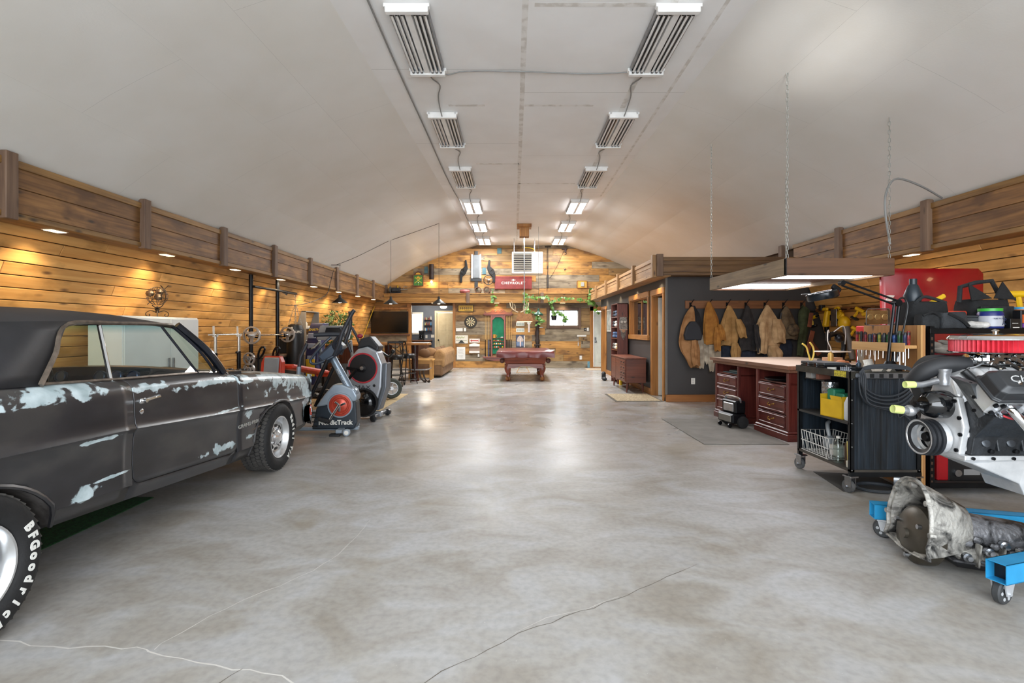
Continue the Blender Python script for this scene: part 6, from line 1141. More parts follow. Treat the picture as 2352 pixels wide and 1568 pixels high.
# heavy bag stand: two posts, barbell, bag
PX=-4.93
t=thing('bag_stand','tall black steel posts with a horizontal arm fixed between floor and left soffit','stand',(0,0,0))
for y in (9.64,10.72): MB().cyl((PX,y,.006),(PX,y,2.436),.038).out('post',BLKM,t); MB().bx(PX-.08,PX+.08,y-.08,y+.08,0,.008).out('floor_plate',BLKM,t,sm=0); MB().bx(PX-.0,PX+.16,y-.02,y+.02,1.24,1.27).bx(PX+.14,PX+.16,y-.02,y+.02,1.24,1.32).out('bar_hook',BLKM,t,sm=0)
MB().cyl((PX+.05,9.64,2.21),(PX+.05,11.1,2.21),.025).out('arm',BLKM,t); MB().box((PX+.05,11.28,2.205),(.05,.5,.05),.01).out('arm_tip',BLKM,t,sm=0); MB().add([(PX+.045,10.75,2.2),(PX+.045,11.1,2.2),(PX+.045,11.05,2.14),(PX+.055,10.75,2.2),(PX+.055,11.1,2.2),(PX+.055,11.05,2.14)],[(0,1,2),(5,4,3),(0,3,4,1),(1,4,5,2),(2,5,3,0)]).out('gusset',BLKM,t,sm=0)
PLT=mat('#b3aeaa',.35,.6,'#8f8a86',14)
def grip_plate(par,y,r=.165,x=0,z=0,nm='plate',m=PLT):
    MB().lathe([(.82*r,-.018),(r,-.015),(r,.015),(.82*r,.018)],(x,y,z),(0,1,0),30,cap=False).out('plate_rim',m,par); b=MB(); b.lathe([(.026,-.015),(.42*r,-.012),(.42*r,.012),(.026,.015)],(x,y,z),(0,1,0),18,cap=False)
    for k in range(3): a=2*PI*k/3+.5; b.box((x+.62*r*math.cos(a),y,z+.62*r*math.sin(a)),(.5*r,.02,.36*r),.004,(0,-a,0))
    b.out('plate_hub',m,par)
t=thing('barbell','chrome barbell with a grey grip plate at each end resting on the black posts','barbell',(PX+.10,0,1.298)); MB().cyl((0,9.3,0),(0,11.27,0),.0145,n=12).out('bar',CHROME,t)
for y0,y1 in ((9.3,9.52),(10.93,11.27)): MB().cyl((0,y0,0),(0,y1,0),.025,n=14).out('sleeve',CHROME,t)
for y in (9.47,10.96): grip_plate(t,y)
LEATH=mat('#17181a',.38,0,'#101112',20,.2,60)
t=thing('punching_bag','black leather punching bag hung by chains from the black arm','punching bag',(PX+.05,11.48,0)); MB().lathe([(0,.50),(.10,.50),(.165,.53),(.18,.58),(.18,1.32),(.17,1.42),(.15,1.5),(.09,1.53),(0,1.53)],n=28).out('body',LEATH,t); MB().lathe([(.182,1.30),(.184,1.40),(.182,1.41)],n=28,cap=False).out('top_band',mat('#222326',.5),t)
chain('bag_chain',(0,0,2.14),(0,0,1.95),None,t,.04,.010,None)
for k in range(4): a=PI/2*k+.5; chain('bag_chain',(.015*math.cos(a),.015*math.sin(a),1.95),(.14*math.cos(a),.14*math.sin(a),1.5),None,t,.045,.010,None)
MB().tube([(.02*math.cos(u),0,2.155+.02*math.sin(u)) for u in [2*PI*i/12 for i in range(12)]],.005,5,True).out('ring',STEEL,t); text('UFC',.075,WHITE,t,(.125,-.137,1.35),(PI/2,0,.74),.001,shear=.2,off=.002); MB().box((.0,-.181,1.44),(.04,.006,.05)).out('tag',WHITE,t,sm=0); text('UFC',.075,WHITE,t,(-.12,-.14,1.35),(PI/2,0,-.7),.001,shear=.2,off=.002)
# squat stands
for k,(y,lab) in enumerate(((8.4,'adjustable squat stand with white tipped post, the nearer one'),(9.12,'adjustable squat stand with white tipped post, the farther one'))):
    t=thing('squat_stand',lab,'squat stand',(-4.88,y,0),0,'squat stands'); MB().cyl((0,0,.03),(0,0,1.02),.034,n=14).out('lower_tube',BLKM,t); MB().cyl((0,0,1.02),(0,0,1.30),.026,n=14).out('upper_tube',mat('#cfcac2',.25,.7),t); MB().bx(-.02,.02,-.05,.05,1.28,1.30,.003).prism([(-.05,1.29),(-.03,1.29),(-.04,1.46),(-.06,1.46)],-.012,.012,0).bx(-.02,.02,.04,.055,1.29,1.33).out('bar_cradle',mat('#dedad2',.35),t,sm=0)
    MB().bx(-.25,.25,-.03,.03,0,.05,.005).bx(-.03,.03,-.25,.25,0,.05,.005).out('foot',BLKM,t,sm=0); MB().lathe([(.0,0),(.02,.0),(.025,.03),(.02,.05),(0,.05)],(0,-.03,1.0),(0,-1,0),10).out('adjust_knob',BLK,t)
MB().cyl((-4.88,8.22,1.318),(-4.88,9.2,1.318),.014,n=10).out('steel_bar',CHROME,None,'thin steel bar lying across the two squat stands','bar')
RB=mat('#c23a22',.45,0,'#a82e18',8); GRP=mat('#77787a',.55,0,'#6a6b6d',12)
t=thing('weight_bench','red and grey padded weight bench with black handle loops by the punching bag','weight bench',(-4.12,8.75,0),-.18)
b=MB(); b.loft([[V((x,y+.10*(z-.45),z)) for x,y in ((-.2*w_,-.06),(.2*w_,-.06),(.2*w_,.06),(-.2*w_,.06))] for z,w_ in ((.45,.8),(.6,1),(.85,.95),(.95,.7))]); b.out('back_pad',RB,t,sm=0,bev=.02)
for k in range(5): MB().box((.02,-.06+.10*(.06+.08*k),.53+.085*k),(.2,.045,.075),.02,(-.1,0,0)).out('rib_cushion',GRP,t,sm=0)
MB().box((.02,-.05,.70),(.28,.03,.46),.02,(-.1,0,0)).out('grey_panel',mat('#8d8f92',.5),t,sm=0)
MB().box((.14,.8,.66),(.26,1.2,.09),.03,(-.17,0,0)).out('long_pad',RB,t,sm=0); MB().box((.25,1.55,.52),(.5,.5,.08),.03).out('foot_pad',RB,t,sm=0)
MB().bx(-.04,.04,-.1,1.7,.2,.27,.006).bx(-.3,.3,-.05,.02,0,.06,.006).bx(-.3,.3,1.6,1.67,0,.06,.006).bx(-.03,.03,-.05,.02,.05,.5).bx(-.03,.03,1.6,1.67,.05,.5).out('frame',BLKM,t,sm=0)
for sx in (-.33,-.05): MB().tube([(sx,.1,.45),(sx,.1,.85),(sx+.02,.08,1.0),(sx+.1,.05,1.1),(sx+.16,.05,1.08),(sx+.1,.08,.98),(sx+.03,.09,.9)],.018,8,smooth=3).out('handle_loop',BLKM,t)
for z in (.90,.72): grip_plate(t,-.02,.11,-.42,z)
MB().cyl((-.42,-.05,.0),(-.42,.2,.0),.02).bx(-.44,-.4,.05,.09,0,1.0).out('plate_peg',BLKM,t,sm=0); 
for z in (.90,.72): MB().cyl((-.42,-.08,z),(-.42,.09,z),.022).out('plate_pin',STEEL,t)
t=thing('dumbbell_rack','low black rack beside the squat stands','rack',(-4.42,8.0,0)); MB().bx(-.2,.2,-.3,.34,.62,.66).bx(-.2,-.16,-.3,-.26,0,.62).bx(.16,.2,-.3,-.26,0,.62).bx(-.2,-.16,.3,.34,0,.62).bx(.16,.2,.3,.34,0,.62).out('frame',BLKM,t,sm=0)
for k in range(4):
    d=thing('dumbbell','black hex dumbbell on the low rack, %s from the camera'%NM[k],'dumbbell',(-4.42,7.78+.14*k,.725),0,'dumbbells on the low rack'); MB().cyl((-.07,0,0),(.07,0,0),.014,n=8).out('bar',STEEL,d)
    for s in (-1,1): MB().lathe([(.04,.06),(.06,.07),(.062,.13),(.04,.14)],(0,0,0),(s,0,0),12).out('head',BLKM,d)
t=thing('storage_chest','dark grey storage chest with a worn wooden lid along the plank wall','chest',(-5.55,10.9,0)); MB().bx(0,.5,0,1.45,0,.80,.01).out('body',mat('#3c3b3a',.6),t,sm=0); MB().bx(-.02,.53,-.03,1.48,.80,.86,.008).out('lid',wood('#8d7460','#63503f',1,.5),t,sm=0)
t=thing('speaker','small black loudspeaker on the storage chest behind the punching bag','speaker',(-5.25,11.75,.861)); MB().bx(-.12,.12,-.1,.12,0,.34,.006).out('cabinet',BLK,t,sm=0); MB().bx(-.105,.105,-.106,-.1,.015,.325).out('grille',mat('#232427',.9),t,sm=0)
PUR=mat('#33345a',.45,0,'#2b2c4c',6)
t=thing('display_stand','tall navy curved display stand with a yellow sticker beside the punching bag','display stand',(-4.72,11.9,0),-.15)
MB().loft([[V((x,y+o,z)) for x,y in ((-.16,0),(.16,0),(.16,.3),(-.16,.3))] for z,o in ((0,0),(.5,.03),(1.0,.1),(1.3,.17),(1.5,.26),(1.56,.32))]).out('body',PUR,t,sm=30,bev=.02); MB().bx(-.11,.11,-.012,.0,.22,.62,.003).out('yellow_sticker',mat('#e8b42a',.5),t,sm=0,loc=(0,.015,.1)); text('EARTH',.085,mat('#d8b83a',.5),t,(0,.185,1.40),(PI/2-.45,0,0),.001,off=.002)
for z in (.62,.9,1.14): MB().box((0,.0+.09*z-.01,z+.12),(.2,.03,.12),.012,(-.15,0,0)).out('shelf_pocket',mat('#9aa0b0',.4),t,sm=0)
GSH=mat('#8b8986',.55,0,'#807e7b',4); GSD=mat('#6b6a69',.6)
t=thing('grey_bookcase','grey painted bookcase open towards the aisle against the plank wall','bookcase',(-5.50,12.8,0)); MB().bx(0,.32,0,.02,0,1.87,.002).bx(0,.32,.85,.87,0,1.87,.002).bx(0,.32,0,.87,1.85,1.87,.002).out('carcass',GSH,t,sm=0); MB().bx(0,.012,.02,.85,0,1.85).out('back_board',GSD,t,sm=0)
for z in (.05,.45,.82,1.12,1.42): MB().bx(.012,.315,.02,.85,z,z+.02).out('shelf_board',GSH,t,sm=0)
for k,(y,z,c,w_,h) in enumerate(((12.95,1.44,'#e4e0d8',.05,.10),(13.12,1.44,'#cfc9be',.05,.16),(13.3,1.44,'#ffffff',.07,.06),(13.5,1.44,'#26262a',.09,.08),(12.95,1.14,'#b58a3a',.06,.10),(13.2,1.14,'#d8d4cc',.06,.14),(13.42,1.14,'#6a4a2a',.08,.09),(13.0,.84,'#c79a4a',.07,.12),(13.3,.84,'#7d7a76',.09,.1))):
    item('shelf_jar',MB().lathe([(0,0),(w_*.6,0),(w_*.65,.01),(w_*.65,h*.75),(w_*.4,h*.85),(w_*.4,h),(0,h)],n=12),mat(c,.4),'small %s jar on the grey bookcase, %s on the %s shelf'%({'#e4e0d8':'white','#cfc9be':'tall cream','#ffffff':'squat white','#26262a':'black','#b58a3a':'amber','#d8d4cc':'pale','#6a4a2a':'brown','#c79a4a':'golden','#7d7a76':'grey'}[c],['first','second','third','fourth','first','second','third','first','second'][k],'top' if z>1.4 else 'middle' if z>1 else 'lower'),'jar',(-5.30,y,z),0,'jars on the grey bookcase')
# plants
def leafmesh(n,cen,rad,L,m,name,par,seed,droop=.4,wd=.35,surf=0):
    rr=random.Random(seed); b=MB()
    for i in range(n):
        while 1:
            p=V((rr.uniform(-1,1),rr.uniform(-1,1),rr.uniform(-1,1)))
            if surf<p.length<1: break
        d=(p+V((rr.uniform(-.6,.6),rr.uniform(-.6,.6),rr.uniform(-1,.4)-droop))).normalized(); c=V(cen)+V((p.x*rad[0],p.y*rad[1],p.z*rad[2])); u=d.orthogonal().normalized(); u.rotate(MX.Rotation(rr.random()*6.3,3,d)); l=L*rr.uniform(.7,1.2); w_=l*wd; k=d.cross(u)*l*.12
        b.add([c,c+d*l*.3+u*w_*.5,c+d*l*.65+u*w_*.42+k*.3,c+d*l-k,c+d*l*.65-u*w_*.42+k*.3,c+d*l*.3-u*w_*.5,c+d*l*.5-k*.6],[(0,1,6),(1,2,6),(2,3,6),(3,4,6),(4,5,6),(5,0,6)])
    return b.out(name,m,par,kind='stuff',sm=0)
GRN=mat('#556f30',.5,0,'#2c421a',9); GRN2=mat('#5f8630',.45,0,'#36561a',8); BARK=mat('#6a5138',.8,0,'#4a3826',20)
t=thing('weeping_fig','bushy potted fig tree in the corner beside the grey bookcase','plant',(-4.95,14.4,0)); MB().lathe([(0,0),(.16,0),(.2,.34),(.185,.34),(.17,.3),(0,.3)],n=20).out('pot',mat('#7a4a34',.6),t); MB().tube([(0,0,.28),(.02,.01,.7),(-.01,0,1.1),(.0,.02,1.4)],[.025,.02,.016,.01],7).tube([(.01,0,.8),(.1,.05,1.2),(.18,.1,1.5)],.01,6).tube([(.0,0,.9),(-.1,-.05,1.3),(-.14,-.06,1.6)],.009,6).out('trunk',BARK,t); leafmesh(760,(.02,0,1.42),(.40,.42,.52),.11,GRN,'foliage',t,4,.5,.38,.25)
# treadmill
t=thing('treadmill','grey folding treadmill with a tilted console behind the exercise bikes','treadmill',(-4.14,10.75,0)); MB().bx(-.35,.35,-.2,1.4,.05,.18,.02).out('deck',BLKM,t,sm=0); MB().bx(-.25,.25,-.15,1.35,.18,.19).out('belt',RUB,t,sm=0); MB().bx(-.36,.36,1.1,1.55,.05,.34,.03).out('motor_hood',mat('#3a3d40',.4),t,sm=0)
for sx in (-.36,.36): MB().tube([(sx,1.4,.1),(sx,1.3,.7),(sx,1.15,1.15)],.035,8).out('upright',mat('#9aa2a8',.35,.4),t); MB().tube([(sx,1.15,1.12),(sx,.8,1.0),(sx,.6,.98)],.025,8,smooth=3).out('handrail',BLK,t)
MB().box((0,1.12,1.33),(.76,.06,.40),.03,(-.6,0,0)).out('console',mat('#8d9296',.4),t,sm=0); MB().box((0,1.075,1.36),(.4,.02,.22),.01,(-.6,0,0)).out('screen',mat('#20262c',.2),t,sm=0)
MB().box((-.1,.55,.42),(.5,.9,.3),.1,(.5,0,0)).out('folded_cover',mat('#141517',.7,0,'#0c0d0e',8,.5,18),None,'black vinyl cover draped over the treadmill deck','cover',loc=(-3.0,8.8,.05),sm=60)
# exercise bike in front
LGB=mat('#98a3ad',.32,.35,'#8793a0',5); DNV=mat('#1d2731',.4,0,'#18212a',6); ORR=mat('#c04a36',.3,.3,'#a83a28',6)
t=thing('exercise_bike','grey and navy exercise machine with a red flywheel disc in front of the car','exercise machine',(-2.42,7.02,0),math.radians(4))
lo=[(-.30,.06),(.26,.06),(.30,.14),(.28,.44),(-.24,.36),(-.27,.2)]; up_=[(-.25,.36),(.285,.435),(.30,.50),(.25,.60),(.1,.66),(-.02,.66),(-.14,.52)]
MB().prism(lo,-.11,.13,1).out('lower_shroud',DNV,t,sm=0,bev=.02); MB().prism(up_,-.115,.135,1).out('upper_shroud',LGB,t,sm=0,bev=.02)
MB().lathe([(.15,-.0),(.165,.0),(.17,.008),(.165,.02),(.15,.02)],(.08,-.115,.385),(0,-1,0),36,cap=False).out('flywheel_ring',LGB,t); MB().lathe([(.0,.022),(.03,.022),(.05,.008),(.09,.006),(.10,.015),(.115,.015),(.12,.006),(.15,.004)],(.08,-.115,.385),(0,-1,0),36).out('flywheel_disc',ORR,t)
for k in range(3): a=2*PI*k/3+.4; MB().box((.08+.045*math.cos(a),-.145,.385+.045*math.sin(a)),(.07,.014,.028),.005,(0,-a,0)).out('spider_arm',CHROME,t,sm=0)
MB().box((.01,-.165,.29),(.03,.02,.26),.008,(0,.55,0)).out('crank_arm',CHROME,t,sm=0); MB().box((-.10,-.21,.20),(.16,.09,.05),.015,(0,.3,0)).out('pedal',BLK,t,sm=0)
text('NordicTrack',.085,WHITE,t,(.02,-.133,.155),ext=.002,off=.0025)
for k in range(4): MB().bx(-.29,-.22,-.128,-.11,.1+.06*k,.115+.06*k,.004).out('vent_rib',BLK,t,sm=0)
MB().cyl((.20,0,.55),(-.06,.02,1.02),.055,.05,14).out('mast',mat('#7d8b99',.3,.4),t); text('EASY ENTRY',.045,mat('#d5d8da',.4),t,(.085,-.054,.76),(PI/2,math.radians(61),0),.001)
MB().lathe([(.05,-.08),(.062,-.06),(.062,.06),(.05,.08)],(.23,0,.545),(0,1,0),18).out('pivot_hub',LGB,t)
MB().box((-.06,.0,1.10),(.34,.24,.16),.03,(0,-.75,0)).out('console',mat('#2c3a4c',.35),t,sm=0); MB().box((.02,0.0,1.16),(.16,.2,.12),.02,(0,-.75,0)).out('console_cap',mat('#6d7478',.4),t,sm=0)
GR=mat('#20232b',.5)
def bar(pts,r,nm,m): MB().tube(pts,r,10,smooth=4).out(nm,m,t)
bar([(.02,-.2,1.05),(.1,-.24,1.22),(.14,-.25,1.36),(.26,-.26,1.60),(.30,-.26,1.66)],.026,'moving_handle',GR); bar([(.0,.2,1.05),(.06,.24,1.25),(.12,.25,1.45),(.12,.25,1.66)],.026,'moving_handle',GR)
bar([(.12,-.2,1.34),(-.05,-.2,1.34),(-.24,-.2,1.33)],.03,'fixed_handle',GR); bar([(.05,-.1,1.1),(.0,-.15,1.2),(.1,-.2,1.33)],.025,'handle_stem',GR)
bar([(.02,-.2,1.05),(-.2,-.22,.95),(-.28,-.22,1.0),(-.12,-.22,1.2),(-.02,-.2,1.3)],.018,'handle_loop',mat('#2a3442',.4))
for y,a in ((-.25,0),(.25,.14)): MB().cyl((-.05,y,1.0),(-.36,y,.32),.026).out('pedal_rod',BLKM,t); MB().box((-.5,y,.36+a),(.36,.14,.05),.02,(0,.12,0)).out('foot_pedal',BLK,t,sm=0)
MB().cyl((-.42,-.3,.28),(-.40,-.3,.92),.028).out('side_arm',LGB,t); MB().tube([(-.40,-.3,.9),(-.38,-.3,1.05),(-.30,-.3,1.22)],.024,8).out('side_grip',GR,t)
MB().bx(-1.3,.3,-.03,.05,.03,.08,.01).out('base_rail',LGB,t,sm=0); MB().bx(.05,.14,-.26,.28,.03,.08,.01).out('front_stabiliser',LGB,t,sm=0)
for y in (-.26,.28): MB().lathe([(.012,-.03),(.045,-.028),(.045,.028),(.012,.03)],(.2,y,.046),(0,1,0),18).out('transport_wheel',LGB,t); MB().lathe([(.03,-.031),(.012,-.034),(0,-.034)],(.2,y,.046),(0,1,0),14).out('wheel_hub',WHITE,t)
MB().bx(-.02,.12,-.30,-.2,.0,.03,.006).out('foot_cap',BLK,t,sm=0); MB().bx(-1.3,-1.2,-.3,.3,.0,.05,.01).out('rear_foot',BLKM,t,sm=0)
# stationary stepper bike
SLV=mat('#a9adb3',.3,.35,'#989ca3',5)
t=thing('cardio_stepper','silver cardio stepper with a large black disc ringed in red','exercise machine',(-2.40,8.15,0),math.radians(-6))
sp=[(-.14,.10),(.22,.12),(.34,.5),(.36,.86),(.28,1.06),(.12,1.14),(-.04,1.10),(-.20,.92),(-.24,.6)]
MB().prism(sp,-.10,.14,1).out('side_shell',SLV,t,sm=0,bev=.025); MB().prism([(.24,.14),(.30,.14),(.42,.5),(.43,.88),(.36,.88),(.35,.5)],-.085,.125,1).out('edge_shell',mat('#6f747b',.35,.4),t,sm=0,bev=.015)
MB().lathe([(.225,0),(.235,.004),(.24,.01),(.232,.016),(.215,.012)],(.05,-.10,.80),(0,-1,0),40,cap=False).out('red_ring',mat('#b3303a',.4),t); MB().lathe([(0,.02),(.05,.02),(.06,.008),(.22,.005)],(.05,-.10,.80),(0,-1,0),40).out('fan_disc',mat('#15161a',.45),t)
MB().box((-.06,-.135,.78),(.3,.02,.05),.012,(0,.15,0)).out('crank_arm',BLKM,t,sm=0); MB().lathe([(.03,0),(.03,.03),(.0,.032)],(.05,-.125,.80),(0,-1,0),14).out('crank_hub',STEEL,t)
MB().lathe([(0,.03),(.1,.03),(.12,.015),(.2,.012),(.215,-.01)],(.07,-.105,.26),(0,-1,0),36).out('lower_wheel',GLB,t); MB().lathe([(.2,-.02),(.225,-.02),(.225,.02),(.2,.02)],(.07,-.11,.26),(0,-1,0),36,cap=False).out('wheel_rim',RUB,t)
text('MAX',.085,mat('#26282c',.4),t,(.06,-.132,.50),ext=.001,sx=1.4)
for x,z in ((-.12,.53),(.24,.53)): MB().lathe([(.022,0),(.02,.006),(0,.004)],(x,-.127,z),(0,-1,0),12).out('bolt_cap',BLK,t)
MB().prism([(-.06,1.10),(.14,1.14),(.28,1.06),(.30,1.14),(.16,1.30),(.0,1.26)],-.09,.13,1).out('top_hood',mat('#24262b',.45),t,sm=0,bev=.02); MB().ball((-.04,.0,1.30),(.05,.05,.035),10).out('red_cap',mat('#a3243a',.5),t)
for y in (-.2,.24): MB().tube([(-.1,y,1.05),(-.2,y,1.3),(-.28,y,1.44)],.022,8).out('handle',GR,t); MB().box((-.36,y,.42),(.36,.13,.05),.02,(0,.2,0)).out('foot_pedal',BLK,t,sm=0); MB().cyl((-.3,y,.44),(-.02,y,.78),.024).out('linkage',BLKM,t)
MB().bx(-.9,.32,-.04,.06,.03,.11,.01).out('base_rail',SLV,t,sm=0)
for x in (-.85,.26): MB().bx(x-.035,x+.035,-.28,.30,.03,.09,.012).out('cross_foot',mat('#5a5e63',.4),t,sm=0)
for y in (-.3,.32): MB().lathe([(.02,-.03),(.05,-.026),(.05,.026),(.02,.03)],(.30,y,.05),(0,1,0),16).out('transport_wheel',BLK,t)
# golf cart with wheels, rug, tripod gear
t=thing('push_cart','folded golf push cart with two spoked wheels standing on the rug','push cart',(-2.75,10.2,.012),.1)
def cwheel(p,m,r,rim):
    MB().lathe([(.62*r,-.03),(.9*r,-.04),(r,-.02),(r,.02),(.9*r,.04),(.62*r,.03)],p,(.25,-1,0),28,cap=False).out('tyre',m,t); b=MB().lathe([(.56*r,-.02),(.64*r,-.02),(.64*r,.03),(.56*r,.03)],p,(.25,-1,0),24,cap=False).lathe([(0,.035),(.18*r,.035),(.2*r,0)],p,(.25,-1,0),12)
    for k in range(5): a=2*PI*k/5; b.box(V(p)+V((.4*r*math.cos(a),-.01,.4*r*math.sin(a))),(.5*r,.02,.12*r),.004,(0,-a,0))
    b.out('rim',rim,t,sm=0)
cwheel((.30,.15,.205),mat('#4a4f48',.7),.205,mat('#c6c8ca',.35,.5)); cwheel((.05,-.2,.2),mat('#2c4a38',.6),.2,mat('#2c4a38',.6))
MB().tube([(.2,.1,.3),(.05,.1,.75),(-.08,.08,1.05)],.014,8).tube([(.05,-.1,.3),(.0,0,.75),(-.08,.08,1.05)],.014,8).out('frame_tube',STEEL,t); MB().box((.06,.1,.38),(.2,.16,.18),.04).out('hub_box',mat('#3d5a7d',.4),t,sm=0); MB().box((-.06,.08,1.05),(.1,.06,.28),.02,(0,.3,0)).out('handle_clamp',mat('#33363a',.5),t,sm=0); MB().tube([(.1,.1,.95),(.25,.1,.85),(.32,.1,.92)],.025,8,smooth=3).out('bag_holder',BLK,t); MB().ball((.33,.1,.95),(.05,.05,.05),10).out('holder_knob',BLK,t); MB().cyl((.05,-.2,.2),(.30,.15,.205),.015).out('axle',STEEL,t)
RUGM=mat('#b59a70',.95,0,'#8a7350',22,.3,90,lo=.42,hi=.58); r_=thing('patterned_rug','beige patterned rug with a plain border under the gym gear','rug',(0,0,0)); MB().bx(-4.6,-2.3,8.7,11.2,.001,.006).out('border',mat('#c4ad84',.95),r_,sm=0); MB().bx(-4.4,-2.48,8.9,11.0,.006,.010).out('field',RUGM,r_,sm=0)
# ---------------------------------------------------------------- bar table, stools, sofa, bench
DKW=wood('#4a2418','#2a120c',2,.25,.05,knot='#1c0c08',bump=.08); TBW=wood('#a3703f','#7d5028',0,.25,.05,bump=.05)
t=thing('bar_table','long live edge bar table on dark log legs with an iron foot rail','bar table',(-4.05,13.7,0)); MB().loft([[V((x,y,z)) for x,y in ((-.05,0),(.6,-.03),(1.2,.02),(1.75,-.02),(1.8,.35),(1.72,.72),(1.1,.75),(.5,.7),(-.05,.74))] for z in (.985,1.045)]).out('top',TBW,t,sm=30,bev=.01)
for x in (.62,1.35): MB().lathe([(.0,0),(.12,.0),(.105,.08),(.085,.3),(.09,.6),(.105,.98),(0,.98)],(x,.35,0),n=18).out('log_leg',DKW,t)
MB().tube([(.3,-.08,.34),(1.55,-.08,.34),(1.75,.1,.34),(1.75,.6,.34)],.018,8,smooth=3).out('foot_rail',STEEL,t)
for x in (1.62,1.72): MB().tube([(x-.08,.0,.33),(x-.06,-.04,.2),(x-.02,-.05,.1),(x+.06,-.08,.03),(x+.1,-.12,.03),(x+.1,-.14,.07)],.024,8,smooth=3).out('iron_foot',IR,t)
t=thing('wall_counter','dark wooden back bar under the television','counter',(-5.55,15.3,0)); MB().bx(0,1.0,0,2.6,0,.92,.01).out('body',wood('#5a2c1c','#3a1a10',2,.35),t,sm=0); MB().bx(-.03,1.08,-.05,2.65,.92,.97,.01).out('counter_top',TBW,t,sm=0)
def stool(loc,rz,lab):
    t=thing('bar_stool',lab,'bar stool',loc,rz,'black bar stools'); BI=mat('#221f1d',.4,.4)
    MB().lathe([(0,.72),(.19,.72),(.2,.75),(.18,.78),(0,.785)],n=22).out('seat',mat('#1b1816',.35),t); MB().lathe([(.16,.66),(.17,.66),(.17,.72),(.16,.72)],n=20,cap=False).out('swivel_ring',BI,t)
    for k in range(4): a=PI/4+PI/2*k; MB().tube([(.13*math.cos(a),.13*math.sin(a),.70),(.17*math.cos(a),.17*math.sin(a),.4),(.25*math.cos(a),.25*math.sin(a),0)],.013,7).out('leg',BI,t)
    for z,r in ((.28,.205),(.12,.235)): MB().tube([(r*math.cos(u),r*math.sin(u),z) for u in [2*PI*i/24 for i in range(24)]],.011,6,True).out('foot_ring',BI,t)
    MB().tube([(-.17,-.1,.74),(-.18,-.16,1.1)],.012,6).tube([(.17,-.1,.74),(.18,-.16,1.1)],.012,6).out('back_post',BI,t); MB().box((0,-.165,1.09),(.38,.02,.05),.008).out('top_rail',BI,t,sm=0); MB().tube([(-.17,-.12,.8),(.18,-.16,1.07)],.008,6).tube([(.17,-.12,.8),(-.18,-.16,1.07)],.008,6).tube([(0,-.12,.78),(0,-.16,1.08)],.008,6).out('cross_back',BI,t)
    return t
stool((-2.92,12.75,0),.1,'black iron swivel bar stool with a crossed back at the front of the bar table'); stool((-2.75,13.35,0),-.9,'black iron bar stool at the right end of the bar table, partly behind the first'); 
SOF=mat('#a37e52',.9,0,'#85633d',7,.2,60); SOD=mat('#7d5f42',.9,0,'#684d34',7,.2,60)
t=thing('sofa','tan brown fabric sofa seen from its arm end beyond the bar table','sofa',(-2.86,14.95,0)); MB().bx(.0,.8,.0,2.6,.05,.42,.05).out('base',SOD,t,sm=0); MB().loft([[V((x,y,z)) for x,z in ((.52,.3),(.84,.3),(.86,.72),(.74,.84),(.60,.82),(.5,.6))] for y in (.0,2.6)]).out('back',SOF,t,sm=0,bev=.06); MB().loft([[V((x,y+.14*math.cos(a),.50+.14*math.sin(a))) for a in [2*PI*i/14 for i in range(14)]] for x,y in ((-.04,.13),(.78,.13))]).out('near_arm',SOF,t,sm=60); MB().bx(-.02,.76,.02,.24,.05,.5,.03).out('arm_front',SOD,t,sm=0); MB().bx(-.02,.76,2.36,2.58,.05,.6,.05).out('far_arm',SOD,t,sm=0)
for k in range(2): MB().bx(-.03,.6,.28+1.02*k,1.28+1.02*k,.4,.56,.06).out('seat_cushion',SOF,t,sm=0); MB().box((.5,.78+1.02*k,.70),(.2,.95,.36),.09,(0,.2,0)).out('back_cushion',SOD,t,sm=0)
for k,(x,y,z,r) in enumerate(((-2.45,15.1,.73,.3),(-2.62,15.05,.70,-.4))): MB().ball((0,0,0),(.2,.1,.15),14).out('throw_pillow',mat('#6f5238' if k else '#8a6642',.9),None,['rounded tan throw pillow on the near sofa arm','darker brown throw pillow leaning at the near end of the sofa'][k],'pillow','sofa pillows',loc=(x,y,z),rz=r)
PIN=wood('#d2a05c','#b07d40',0,.4,.05); PINZ=wood('#d2a05c','#b07d40',2,.4,.05)
t=thing('pine_bench','light pine side table standing between bar table and sofa','side table',(-2.98,14.35,0)); MB().bx(0,.72,0,.42,.53,.57,.006).out('top',PIN,t,sm=0)
for x in (.03,.62):
    for y in (.03,.33): MB().bx(x,x+.07,y,y+.06,0,.53,.004).out('leg',PINZ,t,sm=0)
MB().bx(.03,.69,.04,.06,.44,.53).bx(.03,.69,.04,.06,.06,.12).bx(.03,.69,.36,.38,.06,.12).out('apron',PIN,t,sm=0)
# television
t=thing('television','large black flat television on the far wall above the back bar','television',(-5.22,18.80,1.28)); MB().bx(0,1.36,-.03,.03,0,.79,.006).out('body',BLK,t,sm=0); MB().bx(.012,1.348,-.034,-.03,.02,.778).out('screen',mat('#070708',.16),t,sm=0); MB().bx(.3,1.0,.03,.07,.2,.6).out('wall_bracket',BLKM,t,sm=0)
MB().bx(-5.3,-3.8,18.78,18.87,1.19,1.245,.004).out('trim_14',wood('#6f4a34','#4a3022',0),kind='structure',sm=0)
r=thing('trim_15',None,None,kind='structure'); 
for a,b,c,e,m in ((-5.3,-3.86,2.14,2.22,CASE),(-3.86,-3.78,1.0,2.22,CASE)): MB().bx(a,b,18.83,18.87,c,e,.004).out('casing',m,r,sm=0)
cable('yellow_tube',[(CX-5.42+.08,18.7,2.25),(CX-5.55+.08,18.65,1.9),(CX-5.7+.08,18.6,1.45),(CX-5.8+.08,18.5,1.1)],.012,mat('#d8b02a',.5),'thin yellow hose running down the corner of the left plank wall')
